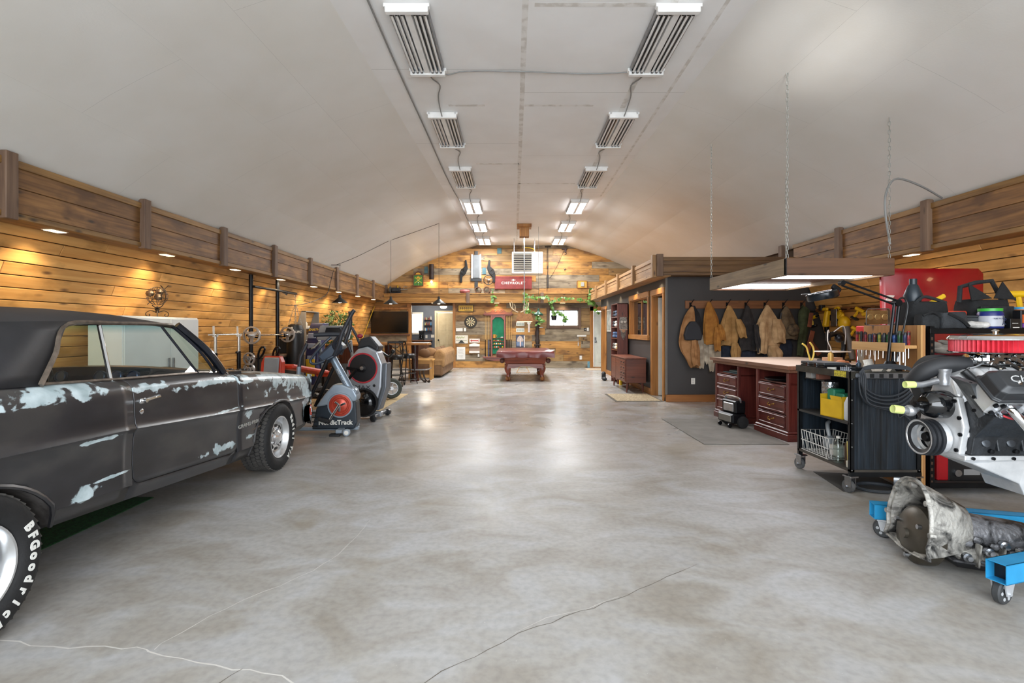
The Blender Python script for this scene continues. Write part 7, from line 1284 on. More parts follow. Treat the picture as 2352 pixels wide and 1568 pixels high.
# ---------------------------------------------------------------- far wall, pool table, office wall
YW=18.885
def P2(px,py): return (px-1180)*.016,1.4-(py-757)*.016
CHW=wood('#8e4228','#642a16',2,.3,.05,knot='#3a1408',bump=.05); CHWX=wood('#8e4228','#642a16',0,.3,.05,knot='#3a1408',bump=.05); VINYL=mat('#6e2f2b',.32,0,'#5f2623',3,.08,12)
t=thing('pool_table','pool table under a burgundy vinyl cover on carved claw foot legs','pool table',(.31,13.75,0)); 
MB().loft([[V((x,y,z)) for x,y in ((-a,b_),(a,b_),(a,2.5-b_),(-a,2.5-b_))] for z,a,b_ in ((.46,.52,.16),(.50,.54,.14),(.66,.60,.06),(.68,.62,.04))]).out('cabinet',CHWX,t,sm=0,bev=.01); MB().prism([(-.5,.36),(-.46,.47),(.46,.47),(.5,.36),(.3,.36),(.12,.41),(-.12,.41),(-.3,.36)],.14,.18,1).out('apron',CHWX,t,sm=0)
cv=[]; 
for z,o,wv in ((.655,.085,.018),(.70,.085,.012),(.78,.08,.004),(.81,.07,0),(.825,.04,0)):
    r=[]; 
    for i in range(64):
        a=2*PI*i/64; q=max(abs(math.cos(a)),abs(math.sin(a))); x=(.70+o)*math.cos(a)/q; y=(1.20+o)*math.sin(a)/q; n_=wv*math.sin(i*2.3)+wv*math.sin(i*.9); r.append(V((x*(1+n_),1.25+y*(1+n_),z+wv*.6*math.sin(i*1.3))))
    cv.append(r)
MB().loft(cv).out('cover',VINYL,t,sm=50); MB().box((.66,.25,.828),(.2,.5,.012),.005,(.05,0,-.3)).out('rolled_cloth',mat('#d8d0cc',.8),t,sm=0)
for x in (-.47,.47):
    for y in (.28,2.2):
        l=MB().loft([[V((x+r*.9*math.copysign(abs(math.cos(a))**.6,math.cos(a))+o*(1 if x>0 else -1),y+r*.9*math.copysign(abs(math.sin(a))**.6,math.sin(a)),z)) for a in [2*PI*i/16 for i in range(16)]] for z,r,o in ((.46,.10,0),(.42,.10,0),(.40,.085,0),(.34,.10,.005),(.27,.085,0),(.2,.06,-.015),(.14,.055,-.01),(.10,.065,.0))]).out('leg',CHW,t,sm=50); MB().ball((x,y-.01,.065),(.075,.08,.065),14).out('claw_foot',CHW,l)
        for k in range(3): MB().box((x+(k-1)*.04,y-.075,.075),(.022,.05,.1),.01,(.25,0,(k-1)*-.3)).out('claw',wood('#c08a55','#8a5526',2,.4),l,sm=0)
for x in (-.72,.72): MB().lathe([(.02,.0),(.06,.03),(.065,.1),(.03,.13)],(x*.86,.06,.50),n=10).out('pocket',mat('#4a2418',.6),t)
t=thing('rack_triangle','thin wooden ball rack triangle leaning under the far end of the pool table','ball rack',(.3,16.6,0)); MB().tube([(-.21,0,.012),(0,.12,.38),(.21,0,.012)],.011,6).tube([(-.21,0,.012),(.21,0,.012)],.010,6).out('frame',PIN,t)
# billiard light on a pole, with antlers
t=thing('billiard_light','wooden billiard light hung by a long pole from a timber block on the ceiling','light',(.31,15.2,0)); MB().loft([[V((x,y,z)) for x,y in ((-a,-b_),(a,-b_),(a,b_),(-a,b_))] for z,a,b_ in ((4.14,.14,.16),(4.40,.14,.16),(4.41,.21,.22),(4.495,.21,.22))]).out('ceiling_block',wood('#b07a3a','#855520',2,.5,.05),t,sm=0); MB().cyl((0,0,1.86),(0,0,4.14),.016,n=10).out('pole',STEEL,t); MB().loft([[V((x,y,z)) for x,y in ((-a,-.6),(a,-.6),(a,.6),(-a,.6))] for z,a in ((1.64,.24),(1.68,.25),(1.86,.18))]).out('wood_shade',wood('#a5703d','#7c5028',1,.5,.05),t,sm=0); MB().bx(-.22,.22,-.58,.58,1.632,1.64).out('warm_diffuser',emis('#ffdca8',2.5),t,sm=0)
ANT=mat('#cbb896',.6,0,'#a08a68',8)
t=thing('deer_antlers','pair of pale deer antlers lying on top of the wooden billiard light','antlers',(.16,14.7,1.865))
for s in (-1,1): MB().tube([(s*.04,0,.03),(s*.14,-.02,.08),(s*.24,-.04,.18),(s*.27,-.02,.32)],[.02,.018,.014,.006],7,smooth=3).tube([(s*.12,-.02,.08),(s*.12,-.06,.2),(s*.16,-.08,.28)],[.014,.010,.005],6).tube([(s*.2,-.03,.14),(s*.19,-.08,.25),(s*.22,-.1,.34)],[.012,.009,.004],6).out('antler',ANT,t)
t=thing('green_shade_lamp','dark green metal shade lamp hanging right of the billiard light','pendant lamp',(.74,15.4,1.83)); MB().lathe([(.15,0),(.13,.05),(.05,.10),(.035,.13),(.03,.2),(0,.21)],n=22,cap=False).out('shade',mat('#1f4a38',.35),t,solid=.004); MB().ball((0,0,.03),.035,10).out('bulb',emis('#ffe0b0',8),t); MB().cyl((0,0,.2),(0,0,2.66),.004,n=6).out('cord',BLK,t)
# cue rack
t=thing('cue_rack','carved cherry cue rack with a green felt panel and ball shelves on the far wall','cue rack',(-.57,YW-.012,0))
MB().bx(-.27,-.21,-.08,0,.42,1.95,.006).bx(.21,.27,-.08,0,.42,1.95,.006).out('stile',CHW,t,sm=0); MB().prism([(-.21,1.75),(-.21,1.95),(.21,1.95),(.21,1.75),(.1,1.86),(-.1,1.86)],-.07,-.01,1).out('arch_rail',CHWX,t,sm=0); MB().bx(-.56,.56,-.10,0,1.95,1.99,.006).bx(-.5,.5,-.09,0,1.92,1.95,.004).out('crown_shelf',CHWX,t,sm=0)
cr=[(-.5,1.99),(-.5,2.10),(-.42,2.02),(-.3,2.05),(-.18,2.14),(0,2.18),(.18,2.14),(.3,2.05),(.42,2.02),(.5,2.10),(.5,1.99)]; MB().prism(cr,-.07,-.03,1).out('carved_crest',wood('#a85a2c','#7c3c1a',0,.35),t,sm=0)
for s in (-1,1): MB().tube([(s*(.1+.07*math.cos(u)*(1-u/9)),-.075,2.07+.05*math.sin(u)*(1-u/9)) for u in [i*.5 for i in range(14)]],.010,6).out('scroll',wood('#c07a42','#94552a',0,.35),t)
MB().bx(-.21,.21,-.02,0,.52,1.90).out('felt_panel',mat('#1c7a58',.9,0,'#176a4c',6),t,sm=0); MB().bx(-.56,.56,-.13,0,.38,.42,.006).out('base_shelf',CHWX,t,sm=0); MB().prism([(-.56,.38),(-.4,.30),(-.15,.26),(.15,.26),(.4,.30),(.56,.38)],-.06,-.01,1).out('lower_scroll',CHWX,t,sm=0)
BSH=[1.02,.90,.78]
for z in (1.10,.98,.86,.74): MB().bx(-.21,.21,-.07,-.0,z-.012,z,.002).out('ball_shelf',CHWX,t,sm=0)
BC=['#d8852a','#c83a3a','#e8d8c0','#c86a3a','#3a6a5a','#d8a03a','#f0e8d8','#c89030','#e0d0b0','#7a2a2a','#d05a2a','#e8e0d0','#c8502a','#20304a','#e8c030']
NC=['orange','red','cream','rust','green','amber','ivory','gold','bone','maroon','dark orange','white','brick red','navy','yellow']
for i in range(15):
    z=(.98,.86,.74)[i//5]; item('pool_ball',MB().ball((0,0,.0),.028,10),mat(BC[i],.15),'%s pool ball on the %s ball shelf of the cue rack'%(NC[i],['upper','middle','lower'][i//5]),'pool ball',(-.57-.15+.072*(i%5)+.01*(i//5),YW-.05,z+.0285),0,'pool balls on the cue rack')
item('beer_mug',MB().lathe([(0,0),(.05,0),(.05,.13),(.045,.13),(.045,.01)],n=14).tube([(.05,0,.03),(.09,0,.05),(.09,0,.09),(.05,0,.11)],.009,6),mat('#c78a3a',.4),'amber mug standing at the left of the upper cue rack shelf','mug',(-.57-.14,YW-.065,1.101)); item('white_cloth',MB().ball((0,0,.02),(.05,.03,.022),10),WHITE,'small white cloth at the right of the upper cue rack shelf','cloth',(-.57+.14,YW-.06,1.101))
for k,x in enumerate((-.47,-.41,-.35,-.30,.31,.36,.42,.48)):
    c=thing('pool_cue','pool cue standing in the cue rack, %s from the left'%NM[k],'cue',(-.57+x,YW-.075,.421),0,'pool cues in the rack'); MB().cyl((0,0,.62),(0,0,1.48),.011,.006,8).out('shaft',mat('#d9b070',.35),c); MB().cyl((0,0,0),(0,0,.62),.016,.011,8).out('butt',mat(['#2a1c18','#c79a58','#2f4f86','#23262c','#221d1b','#3a2a20','#2a1c18','#14120f'][k],.3),c)
# signs and metalwork high on the far wall
def board(name,px,py,w_,h,m,lab,cat,y=YW-.012,d=.02,fr=None):
    x,z=P2(px,py); t=thing(name,lab,cat,(x,y,z)); MB().bx(-w_/2,w_/2,-d,0,-h/2,h/2,.002).out('panel',m,t,sm=0)
    if fr:
        for a,b,c,e in ((-w_/2-.02,w_/2+.02,h/2,h/2+.02),(-w_/2-.02,w_/2+.02,-h/2-.02,-h/2),(-w_/2-.02,-w_/2,-h/2,h/2),(w_/2,w_/2+.02,-h/2,h/2)): MB().bx(a,b,-d-.012,0,c,e,.003).out('frame',fr,t,sm=0)
    return t
FRD=mat('#3a2015',.5)
t=board('cue_sign',961,644,.34,.38,mat('#3f7a34',.5,0,'#2c6426',5),'green pub sign with crossed cues and an arched dark red frame','sign',fr=mat('#6a1d16',.45))
for s in (-1,1): MB().cyl((-s*.12,-.025,-.1),(s*.12,-.025,.12),.008,n=6).out('painted_cue',mat('#d9c04a',.5),t)
MB().prism([(-.07,.07),(-.05,.13),(0,.15),(.05,.13),(.07,.07)],-.026,-.02,1).out('gold_crest',mat('#c99a2a',.5),t,sm=0); MB().ball((0,-.025,-.08),.02,8).out('painted_ball',WHITE,t); MB().prism([(-.14,.21),(-.1,.29),(0,.33),(.1,.29),(.14,.21)],-.03,0,1).out('arched_top',mat('#4a1a12',.5),t,sm=0); MB().prism([(-.1,.215),(-.07,.265),(0,.29),(.07,.265),(.1,.215)],-.036,-.03,1).out('gold_arch',mat('#c99a2a',.5),t,sm=0)
for a in (.5,1.6,2.6,3.7,4.8,5.8): MB().prism([(0,0),(.16*math.cos(a-.12),.18*math.sin(a-.12)),(.16*math.cos(a+.12),.18*math.sin(a+.12))],-.022,-.02,1).out('ray',mat('#6a9a3a',.5),t,sm=0)
x,z=P2(992,625); t=thing('wall_sconce','dark cylinder wall sconce with a glowing bare bulb on the far wall','wall lamp',(x,YW-.012,z)); MB().lathe([(0,-.28),(.085,-.28),(.085,.28),(0,.28)],(0,-.09,0),n=16).out('shade',mat('#3a2a22',.6,.3,'#241a16',9),t); MB().bx(-.05,.05,-.03,0,-.1,.1).out('back_plate',BLKM,t,sm=0); MB().ball((0,-.09,-.36),(.04,.04,.05),10).out('bulb',emis('#ffd590',22),t); lamp('sconce_glow','POINT',(x,YW-.13,z-.42),9,(1,.72,.38),shadow_soft_size=.05)
TEAL=mat('#4f747c',.7,0,'#405f66',12)
for k,(px,py,w_,h) in enumerate(((979,620,.13,.25),(1109,592,.12,.16),(1112,622,.13,.24),(1147,576,.16,.2))):
    x,z=P2(px,py); MB().bx(x-w_/2,x+w_/2,YW-.026,YW-.012,z-h/2,z+h/2,.003).out('plank',TEAL if k!=1 else GREY,wall_far,sm=0)
CI=mat('#1d1b1a',.45,.5)
bs_=[(-.10,-.40),(-.03,-.40),(-.02,-.18),(.08,-.06),(.14,.12),(.10,.42),(.05,.42),(.06,.2),(-.02,.12),(-.02,.0),(-.06,.05),(-.10,-.1)]
for px,sx,lab in ((1064,1,'black cast iron bench end mounted left of the grey metal panel'),(1130,-1,'black cast iron bench end mounted right of the grey metal panel')):
    x,z=P2(px,624); t=thing('iron_bracket',lab,'bench end',(x,YW-.012,z)); MB().prism([(sx*a*1.25,b) for a,b in bs_],-.06,0,1).out('casting',CI,t,sm=0,bev=.012); MB().tube([(sx*(-.02+.06*math.cos(u)),-.065,.0+.09*math.sin(u)) for u in [i*.4 for i in range(14)]],.014,6).out('scroll',CI,t)
x,z=P2(1094,612); t=thing('vintage_grille','grey metal panel with white side rails on a black upright on the far wall','panel',(x,YW-.012,z)); MB().bx(-.13,.13,-.06,0,-.42,.42,.004).out('panel',mat('#6d7072',.45,.1,'#626567',6),t,sm=0)
for s in (-1,1): MB().bx(s*.155-.025,s*.155+.025,-.075,0,-.44,.44,.006).out('side_rail',mat('#e8e6e2',.4),t,sm=0)
MB().bx(-.06,.06,-.03,0,.42,.56).bx(-.06,.06,-.03,0,-.8,-.42).bx(-.2,.2,-.05,0,-.54,-.44).out('upright',BLK,t,sm=0)
x,z=P2(1122,643); t=thing('steering_wheel','old black steering wheel with a chrome hub hung on the far wall','steering wheel',(x,YW-.03,z)); MB().tube([(.17*math.cos(u),-.03,.17*math.sin(u)) for u in [2*PI*i/28 for i in range(28)]],.014,7,True).out('rim',BLK,t); 
for a in (.5,2.64,4.71): MB().cyl((0,-.03,0),(.165*math.cos(a),-.03,.165*math.sin(a)),.009,n=6).out('spoke',STEEL,t)
MB().lathe([(0,.0),(.045,.0),(.05,.03),(.03,.05),(0,.055)],(0,0,0),(0,-1,0),16).out('hub',CHROME,t)
RDG=mat('#86322d',.5,0,'#702622',5); x,z=P2(1179,649); t=thing('truck_tailgate','faded red pickup tailgate with white raised lettering hung on the far wall','tailgate',(x,YW-.012,z)); MB().bx(-.68,.68,-.05,0,-.25,.23,.012).out('panel',RDG,t,sm=0); MB().bx(-.66,.66,-.062,-.05,.17,.22,.006).bx(-.66,.66,-.062,-.05,-.23,-.19,.006).out('pressed_rib',RDG,t,sm=0); text('CHEVROLET',.125,mat('#efe6da',.5),t,(-.0,-.053,-.02),ext=.003,off=.003,sx=1.05,sp=1.28); MB().prism([(-.09,.10),(-.03,.10),(-.03,.125),(.03,.125),(.03,.10),(.09,.10),(.08,.085),(.03,.085),(.03,.06),(-.03,.06),(-.03,.085),(-.08,.085)],-.056,-.05,1).out('emblem',mat('#e3dccf',.5),t,sm=0)
t=thing('unit_heater','white gas unit heater with dark louvers hung from the ceiling near the far wall','heater',(.46,17.6,3.66)); MB().bx(-.52,.52,-.3,.35,-.37,.37,.02).out('housing',mat('#efece2',.4),t,sm=0); MB().bx(-.46,.14,-.306,-.29,-.30,.30).out('louver_opening',mat('#2a2320',.6),t,sm=0)
for k in range(8): MB().box((-.16,-.315,-.27+.075*k),(.6,.05,.012),.002,(-.6,0,0)).out('slat',mat('#ded8ca',.4),t,sm=0)
text('REZNOR',.075,mat('#8a8a86',.5),t,(.43,-.302,.06),(PI/2,-PI/2,0),.001); MB().bx(.3,.42,-.303,-.3,-.30,-.27).out('badge',STEEL,t,sm=0)
for x in (-.45,.25):
    for y in (-.2,.28): MB().cyl((x,y,.37),(x,y,.838),.008,n=6).out('hanger_rod',STEEL,t)
MB().tube([(.3,.1,.37),(.2,.2,.55),(-.1,.4,.62)],.014,6,smooth=4).out('gas_hose',mat('#d8b02a',.5),t)
# ledge finds
for k,(px,r) in enumerate(((1099,.12),(1119,.125))):
    x,z=P2(px,667); item('clay_pipe',MB().lathe([(r*.75,0),(r,0),(r,.25),(r*.75,.25),(r*.75,0)],(0,-.12,0),(0,1,0),20,cap=False),mat('#6a4a36',.8),'dark clay pipe end lying on the far ledge, %s one'%['left','right'][k],'pipe',(x,18.68,2.716+r),0,'clay pipes on the far ledge')
item('tractor_seat',MB().lathe([(0,0),(.16,.02),(.19,.08),(.15,.14),(.1,.12),(0,.04)],n=18),mat('#a5605c',.6,0,'#8d4c48',6),'faded pink metal tractor seat on the far ledge beside the clay pipes','seat',(-1.78,18.68,2.716))
t=thing('old_motor','rusty old motor with brass fittings on the left end of the far ledge','motor',(-4.22,18.68,2.716)); MB().cyl((-.2,0,.12),(.1,0,.12),.1,n=16).bx(-.25,.15,-.08,.08,0,.03).out('motor_body',IRON,t); MB().lathe([(.06,0),(.13,.02),(.13,.06),(.06,.08)],(-.3,0,.13),(1,0,0),18).out('pulley',mat('#5c5a56',.5,.5),t); MB().lathe([(0,0),(.03,0),(.02,.06),(.035,.1),(0,.11)],(0,0,.2),n=10).out('brass_cup',mat('#c8a02a',.3,.8),t); MB().cyl((.1,0,.14),(.35,0,.14),.02).tube([(.2,0,.14),(.24,0,.26),(.33,0,.24)],.012,6).out('shaft',STEEL,t)
x=1.25; item('rope_pulley',MB().tube([(0,0,0),(0.01,-.01,-.7),(0,0,-1.0)],.010,6).tube([(-.03,0,0),(-.03,0,-.66)],.005,5).box((0,0,-.72),(.05,.04,.1),.01).box((0,-.01,-1.25),(.06,.04,.5),.01).box((0,0,.02),(.22,.05,.04),.006),mat('#2e2620',.7),'dark rope pulley rig hanging from the top of the far wall','pulley',(x,18.84,4.42)); item('wall_lantern',MB().box((0,-.04,0),(.2,.08,.05),.01).box((.03,-.06,-.07),(.06,.05,.12),.01).tube([(.05,-.05,-.1),(.06,-.1,-.2),(.0,-.1,-.22)],.012,6),mat('#3a2622',.6),'small dark red hook fixture at the top right of the far wall','hook',(1.86,18.86,4.36))
cable('thin_wire',[(1.84,18.86,4.3),(1.62,18.86,3.8),(1.4,18.86,3.4),(1.3,18.86,3.3)],.006,BLK,'thin dark wire running from the hook fixture to the pulley')
t=board('thermostat_recess',1337,653,.32,.24,mat('#c99a3a',.5),'small framed recess with a grey control box on the far wall','control box',fr=CASE); MB().bx(-.05,.07,-.06,-.02,-.08,.08,.005).out('control_unit',mat('#a3a09a',.4),t,sm=0)
item('brass_bell',MB().lathe([(0,.0),(.035,.0),(.03,.03),(0,.05)],(0,0,0),(0,-1,0),12),CHROME,'tiny round chrome bell push on the far wall','bell',(1.87,YW-.012,3.62))
# lower far wall
t=board('yellow_sign',1070,708,.54,.22,mat('#d2a52c',.45),'yellow framed sign with a row of dark diamond shapes above the dartboard','sign',fr=FRD)
for k in range(6): x=-.19+.076*k; MB().prism([(x-.03,0),(x,.045),(x+.03,0),(x,-.045)],-.024,-.02,1).out('diamond',BLK,t,sm=0); MB().prism([(x-.012,0),(x,.02),(x+.012,0),(x,-.02)],-.026,-.024,1).out('diamond',mat('#d2a52c',.45),t,sm=0)
MB().bx(-.05,.2,-.022,-.02,-.09,-.075).out('text_line',mat('#6a5018',.5),t,sm=0)
x,z=P2(1081,739); t=thing('dartboard','round black and cream dartboard on the far wall under the yellow sign','dartboard',(x,YW-.012,z)); MB().lathe([(0,.03),(.225,.03),(.228,.0),(0,0)],(0,0,0),(0,-1,0),40).out('surround',mat('#24241f',.7),t)
for i in range(20):
    a0=2*PI*(i-.5)/20; a1=2*PI*(i+.5)/20; b=MB()
    for r0,r1,dy in ((.02,.16,.0315),): b.add([(r0*math.sin(a0),-dy,r0*math.cos(a0)),(r1*math.sin(a0),-dy,r1*math.cos(a0)),(r1*math.sin(a1),-dy,r1*math.cos(a1)),(r0*math.sin(a1),-dy,r0*math.cos(a1))],[(0,1,2,3)])
    b.out('segment',mat('#d9cba0',.7) if i%2 else mat('#1c1b18',.7),t,sm=0)
for r in (.165,.105): MB().lathe([(r-.006,.032),(r+.002,.032)],(0,0,0),(0,-1,0),40,cap=False).out('ring',mat('#8a6a3a',.6),t)
MB().lathe([(0,.033),(.018,.033)],(0,0,0),(0,-1,0),14).out('bullseye',mat('#8a2a24',.6),t)
x,z=P2(1055,757); plate('wall_switch',x,YW-.012,z,.25,.12,'y','white four-gang switch plate left below the dartboard','switch'); x,z=P2(1068,757); plate('wall_switch',x,YW-.012,z,.08,.12,'y','white single switch plate right below the dartboard','switch')
OFFW=mat('#dcd6c6',.6)
t=board('green_script_sign',1060,779,.48,.30,OFFW,'cream tin sign with green script and a dark mountain shape','sign'); MB().tube([(-.19,-.022,.04),(-.15,-.022,.1),(-.12,-.022,.03),(-.07,-.022,.09),(-.03,-.022,.04),(.02,-.022,.1),(.06,-.022,.05),(.12,-.022,.1)],.008,5,smooth=3).out('script',mat('#8fa02a',.5),t); MB().prism([(-.12,-.14),(-.02,-.03),(.02,-.03),(.12,-.14)],-.024,-.02,1).out('mountain',mat('#2a2c2a',.6),t,sm=0); MB().bx(-.2,.2,-.022,-.02,-.05,-.035).out('text_line',mat('#6a7a5a',.5),t,sm=0)
t=board('arrow_sign',1090,782,.38,.14,mat('#e3dad0',.6),'small white sign with a red arrow beside the green script sign','sign'); MB().prism([(-.16,0),(-.1,.05),(-.1,.02),(.12,.02),(.16,.05),(.14,0),(.16,-.05),(.12,-.02),(-.1,-.02),(-.1,-.05)],-.024,-.02,1).out('red_arrow',mat('#b3352c',.5),t,sm=0)
x,z=P2(1090,800); t=thing('towel_shelf','small white wall rack with folded towels below the arrow sign','rack',(x,YW-.012,z)); MB().bx(-.19,.19,-.02,0,-.16,.16).out('back_plate',mat('#a58a78',.7),t,sm=0); MB().prism([(-.19,.1),(-.19,.16),(0,.2),(.19,.16),(.19,.1)],-.05,-.02,1).bx(-.19,.19,-.1,-.02,.08,.11).bx(-.19,.19,-.1,-.02,-.16,-.09).out('towel',WHITE,t,sm=0); MB().bx(.12,.18,-.03,-.02,-.3,-.2).out('tag',WHITE,t,sm=0)
t=board('white_rules_sheet',1059,811,.31,.46,mat('#e8e6e0',.5),'white paper sheet with faint printed lines low on the far wall','paper',d=.006)
for k in range(6): MB().bx(-.1+.02*(k%2),.1-.02*(k%3),-.0075,-.006,.14-.055*k,.15-.055*k).out('text_line',mat('#a5a29c',.6),t,sm=0)
for k,py in enumerate((744,758)):
    t=board('licence_plate',1195,py,.3,.14,mat('#d9d8cc',.5),['white licence plate on the far wall right of the cue rack, upper one','white licence plate on the far wall right of the cue rack, lower one'][k],'licence plate',d=.006); t['group']='licence plates on the far wall'
    for j in range(6): MB().bx(-.115+.042*j,-.09+.042*j,-.008,-.006,-.045,.035).out('embossed_digit',mat('#8f9a8c',.5),t,sm=0)
x,z=P2(1215,751); t=thing('thermometer','tall white wall thermometer beside the licence plates','thermometer',(x,YW-.012,z)); MB().bx(-.035,.035,-.02,0,-.19,.15,.008).lathe([(0,.025),(.065,.025),(.065,0)],(0,0,.15),(0,-1,0),18).out('body',mat('#dedad0',.5),t,sm=0); MB().cyl((0,-.022,-.15),(0,-.022,.1),.006,n=6).out('glass_tube',mat('#b33a34',.3),t)
t=board('photo_poster',1195,783,.32,.46,mat('#3a3f52',.5),'photo poster of a seated person in blue denim on the far wall','poster',d=.004); MB().prism([(-.13,.02),(-.09,.14),(-.02,.2),(.05,.17),(.12,.05),(.1,-.02),(-.1,-.02)],-.006,-.004,1).out('printed_shape',mat('#b9a79a',.6),t,sm=0); MB().prism([(-.14,-.02),(.10,-.03),(.12,-.17),(-.13,-.17)],-.006,-.004,1).out('printed_shape',mat('#6b7d98',.6),t,sm=0); MB().bx(.13,.16,-.006,-.004,-.23,.2).out('printed_border',WHITE,t,sm=0); MB().bx(-.02,.03,-.0065,-.006,-.2,.1).out('printed_shape',mat('#c9b8b4',.6),t,sm=0)
x,z=P2(1234,767); t=thing('carved_post','tall dark carved wooden post standing against the far wall','post',(x,YW-.09,0)); MB().loft([[V((r*math.cos(a)*(1+.2*math.sin(3*a+zz_*9)),r*math.sin(a)*.8,zz_)) for a in [2*PI*i/14 for i in range(14)]] for zz_,r in [(i*.1,.07+.012*math.sin(i*2.1)) for i in range(18)]]).out('carving',mat('#2c1d16',.6,0,'#1a110d',14),t,sm=40); MB().bx(-.12,.12,-.06,.06,.82,.87,.01).out('collar',mat('#2c1d16',.6),t,sm=0); MB().cyl((.05,0,1.48),(.2,0,1.48),.015).out('peg',STEEL,t)
x,z=P2(1336,771); t=thing('key_rack','white key rack with hanging keys beside the far door','key rack',(x,YW-.012,z)); MB().bx(-.17,.17,-.02,0,-.03,.03,.004).out('board',WHITE,t,sm=0)
for k in range(6): MB().cyl((-.14+.056*k,-.02,-.01),(-.14+.056*k,-.045,-.02),.005,n=5).out('hook',BRASS,t)
for k,(dx,l) in enumerate(((-.14,.38),(0.0,.30),(.05,.14),(.09,.12),(.14,.10))): MB().tube([(dx,-.04,-.03),(dx+.01,-.04,-l*.6)],.005,5).box((dx+.01,-.04,-l*.8),(.04,.012,l*.35),.006).out('key_bunch',mat(['#b9b5ac','#4a3a2c','#5a4a3a','#7a6a58','#8d7d6a'][k],.4,.5),t,sm=0)
x,z=P2(1350,756); plate('wall_switch',x,YW-.012,z,.07,.12,'y','white switch plate beside the far door above the key rack','switch'); x,z=P2(1334,821); plate('wall_outlet',x,YW-.012,z,.09,.14,'y','white outlet low on the far plank wall under the window')
t=board('small_photo',1344,756,.10,.1,BLK,'small dark picture beside the switch plate by the far door','picture',d=.008); MB().bx(-.02,.03,-.01,-.008,-.03,.02).out('print',mat('#8a8478',.5),t,sm=0)
# trailing vines and hanging pot
def vine(lab,pts,n,seed,name='trailing_vine'):
    t=thing(name,lab,'plant',(0,0,0)); MB().tube([V(p) for p in pts],.006,5,smooth=4).out('stem',mat('#5a6a34',.6),t); sp=spline([V(p) for p in pts],6); rr=random.Random(seed); b=MB()
    for i in range(n):
        p=sp[rr.randrange(len(sp))]+V((rr.uniform(-.06,.06),rr.uniform(-.06,.02),rr.uniform(-.06,.04))); d=V((rr.uniform(-1,1),rr.uniform(-1,.0),rr.uniform(-1.2,.1))).normalized(); u=d.cross(V((.1,-1,.3))).normalized(); l=rr.uniform(.08,.15)
        b.add([p,p+d*l*.25+u*l*.36,p+d*l*.6+u*l*.32,p+d*l,p+d*l*.6-u*l*.32,p+d*l*.25-u*l*.36],[(0,1,2,3),(0,3,4,5)])
    b.out('foliage',GRN2,t,kind='stuff',sm=0); return t
vine('green vine hanging down the far fascia left of the light pole',[(-.75,18.45,2.8),(-.74,18.44,2.6),(-.72,18.44,2.35),(-.70,18.45,2.15)],16,1)
vine('dense green vine cascading beside the billiard light pole',[(.42,18.43,2.72),(.44,18.42,2.5),(.42,18.42,2.25),(.48,18.42,2.0),(.6,18.43,1.8)],60,2)
vine('long green vine draped along the far fascia above the window',[(.62,18.43,2.62),(.95,18.43,2.55),(1.2,18.43,2.6),(1.35,18.43,2.35),(1.4,18.45,2.1)],46,3)
vine('thin green vine along the right part of the far fascia',[(1.5,18.43,2.5),(1.9,18.42,2.56),(2.3,18.42,2.5),(2.7,18.4,2.45)],26,4)
vine('leafy vine hanging at the end of the office fascia',[(2.74,17.8,2.757),(2.64,17.78,2.785),(2.6,17.75,2.5),(2.7,17.6,2.36),(2.8,17.5,2.2),(2.82,17.45,2.0)],40,5)
t=vine('green pothos in a black pot hanging before the far window',[(1.42,18.35,2.0),(1.6,18.33,2.05),(1.78,18.33,1.9),(1.85,18.33,1.75)],46,6,'hanging_pothos'); MB().lathe([(0,0),(.08,0),(.11,.18),(.09,.18),(.08,.15),(0,.15)],(1.44,18.4,1.74),n=16).out('pot',BLK,t)
for k in range(3): a=2*PI*k/3; MB().cyl((1.44+.1*math.cos(a),18.4+.1*math.sin(a),1.92),(1.44,18.4,2.37),.003,n=4).out('hanger',BLK,t)
vine('yellow green vine trailing below the green shade lamp',[(.75,18.5,2.0),(.9,18.5,1.85),(1.0,18.5,1.75),(.85,18.5,1.6)],40,7)
# pendants over the bar table
def pendant(x,y,z,top,lab):
    t=thing('cone_pendant',lab,'pendant lamp',(x,y,z),0,'cone pendants near the bar table'); MB().lathe([(.19,0),(.185,.01),(.05,.12),(.035,.13),(.03,.2),(0,.205)],n=24,cap=False).out('shade',mat('#2b2926',.4,.4),t,solid=.004); MB().ball((0,0,.045),(.06,.06,.05),12).out('bulb',emis('#fff0d8',16),t); MB().cyl((0,0,.2),(0,0,top-z),.005,n=6).out('cord',BLK,t); lamp('pendant_glow','POINT',(x,y,z-.05),7,(1,.85,.6),shadow_soft_size=.06)
pendant(-3.35,14.0,2.10,3.86,'black cone pendant lamp over the middle of the bar table'); pendant(-2.04,14.0,2.10,4.31,'black cone pendant lamp over the right end of the bar table'); pendant(-4.40,13.0,2.08,3.03,'black cone pendant lamp hanging beside the left fascia'); 
MB().bx(-4.62,-4.38,12.99,13.01,3.03,3.045).out('trim_16',BLKM,kind='structure',sm=0)
cable('hanging_wire',[(-4.55,13.2,3.07),(-4.1,13.4,3.3),(-3.36,14.0,3.84)],.006,BLK,'thin black wire strung from the fascia bracket to the middle cone pendant'); cable('hanging_wire',[(-3.34,14.0,3.84),(-2.7,14.0,4.06),(-2.05,14.0,4.29)],.006,BLK,'thin black wire strung between the two cone pendants')
cable('droop_cable',[(-4.56,13.0,2.9),(-4.6,12.9,2.6),(-4.65,12.8,2.3),(-4.8,12.5,2.12),(-5.0,12.0,1.98),(-5.1,11.5,1.95)],.008,BLK,'black cord drooping from the left fascia post to the plank wall')
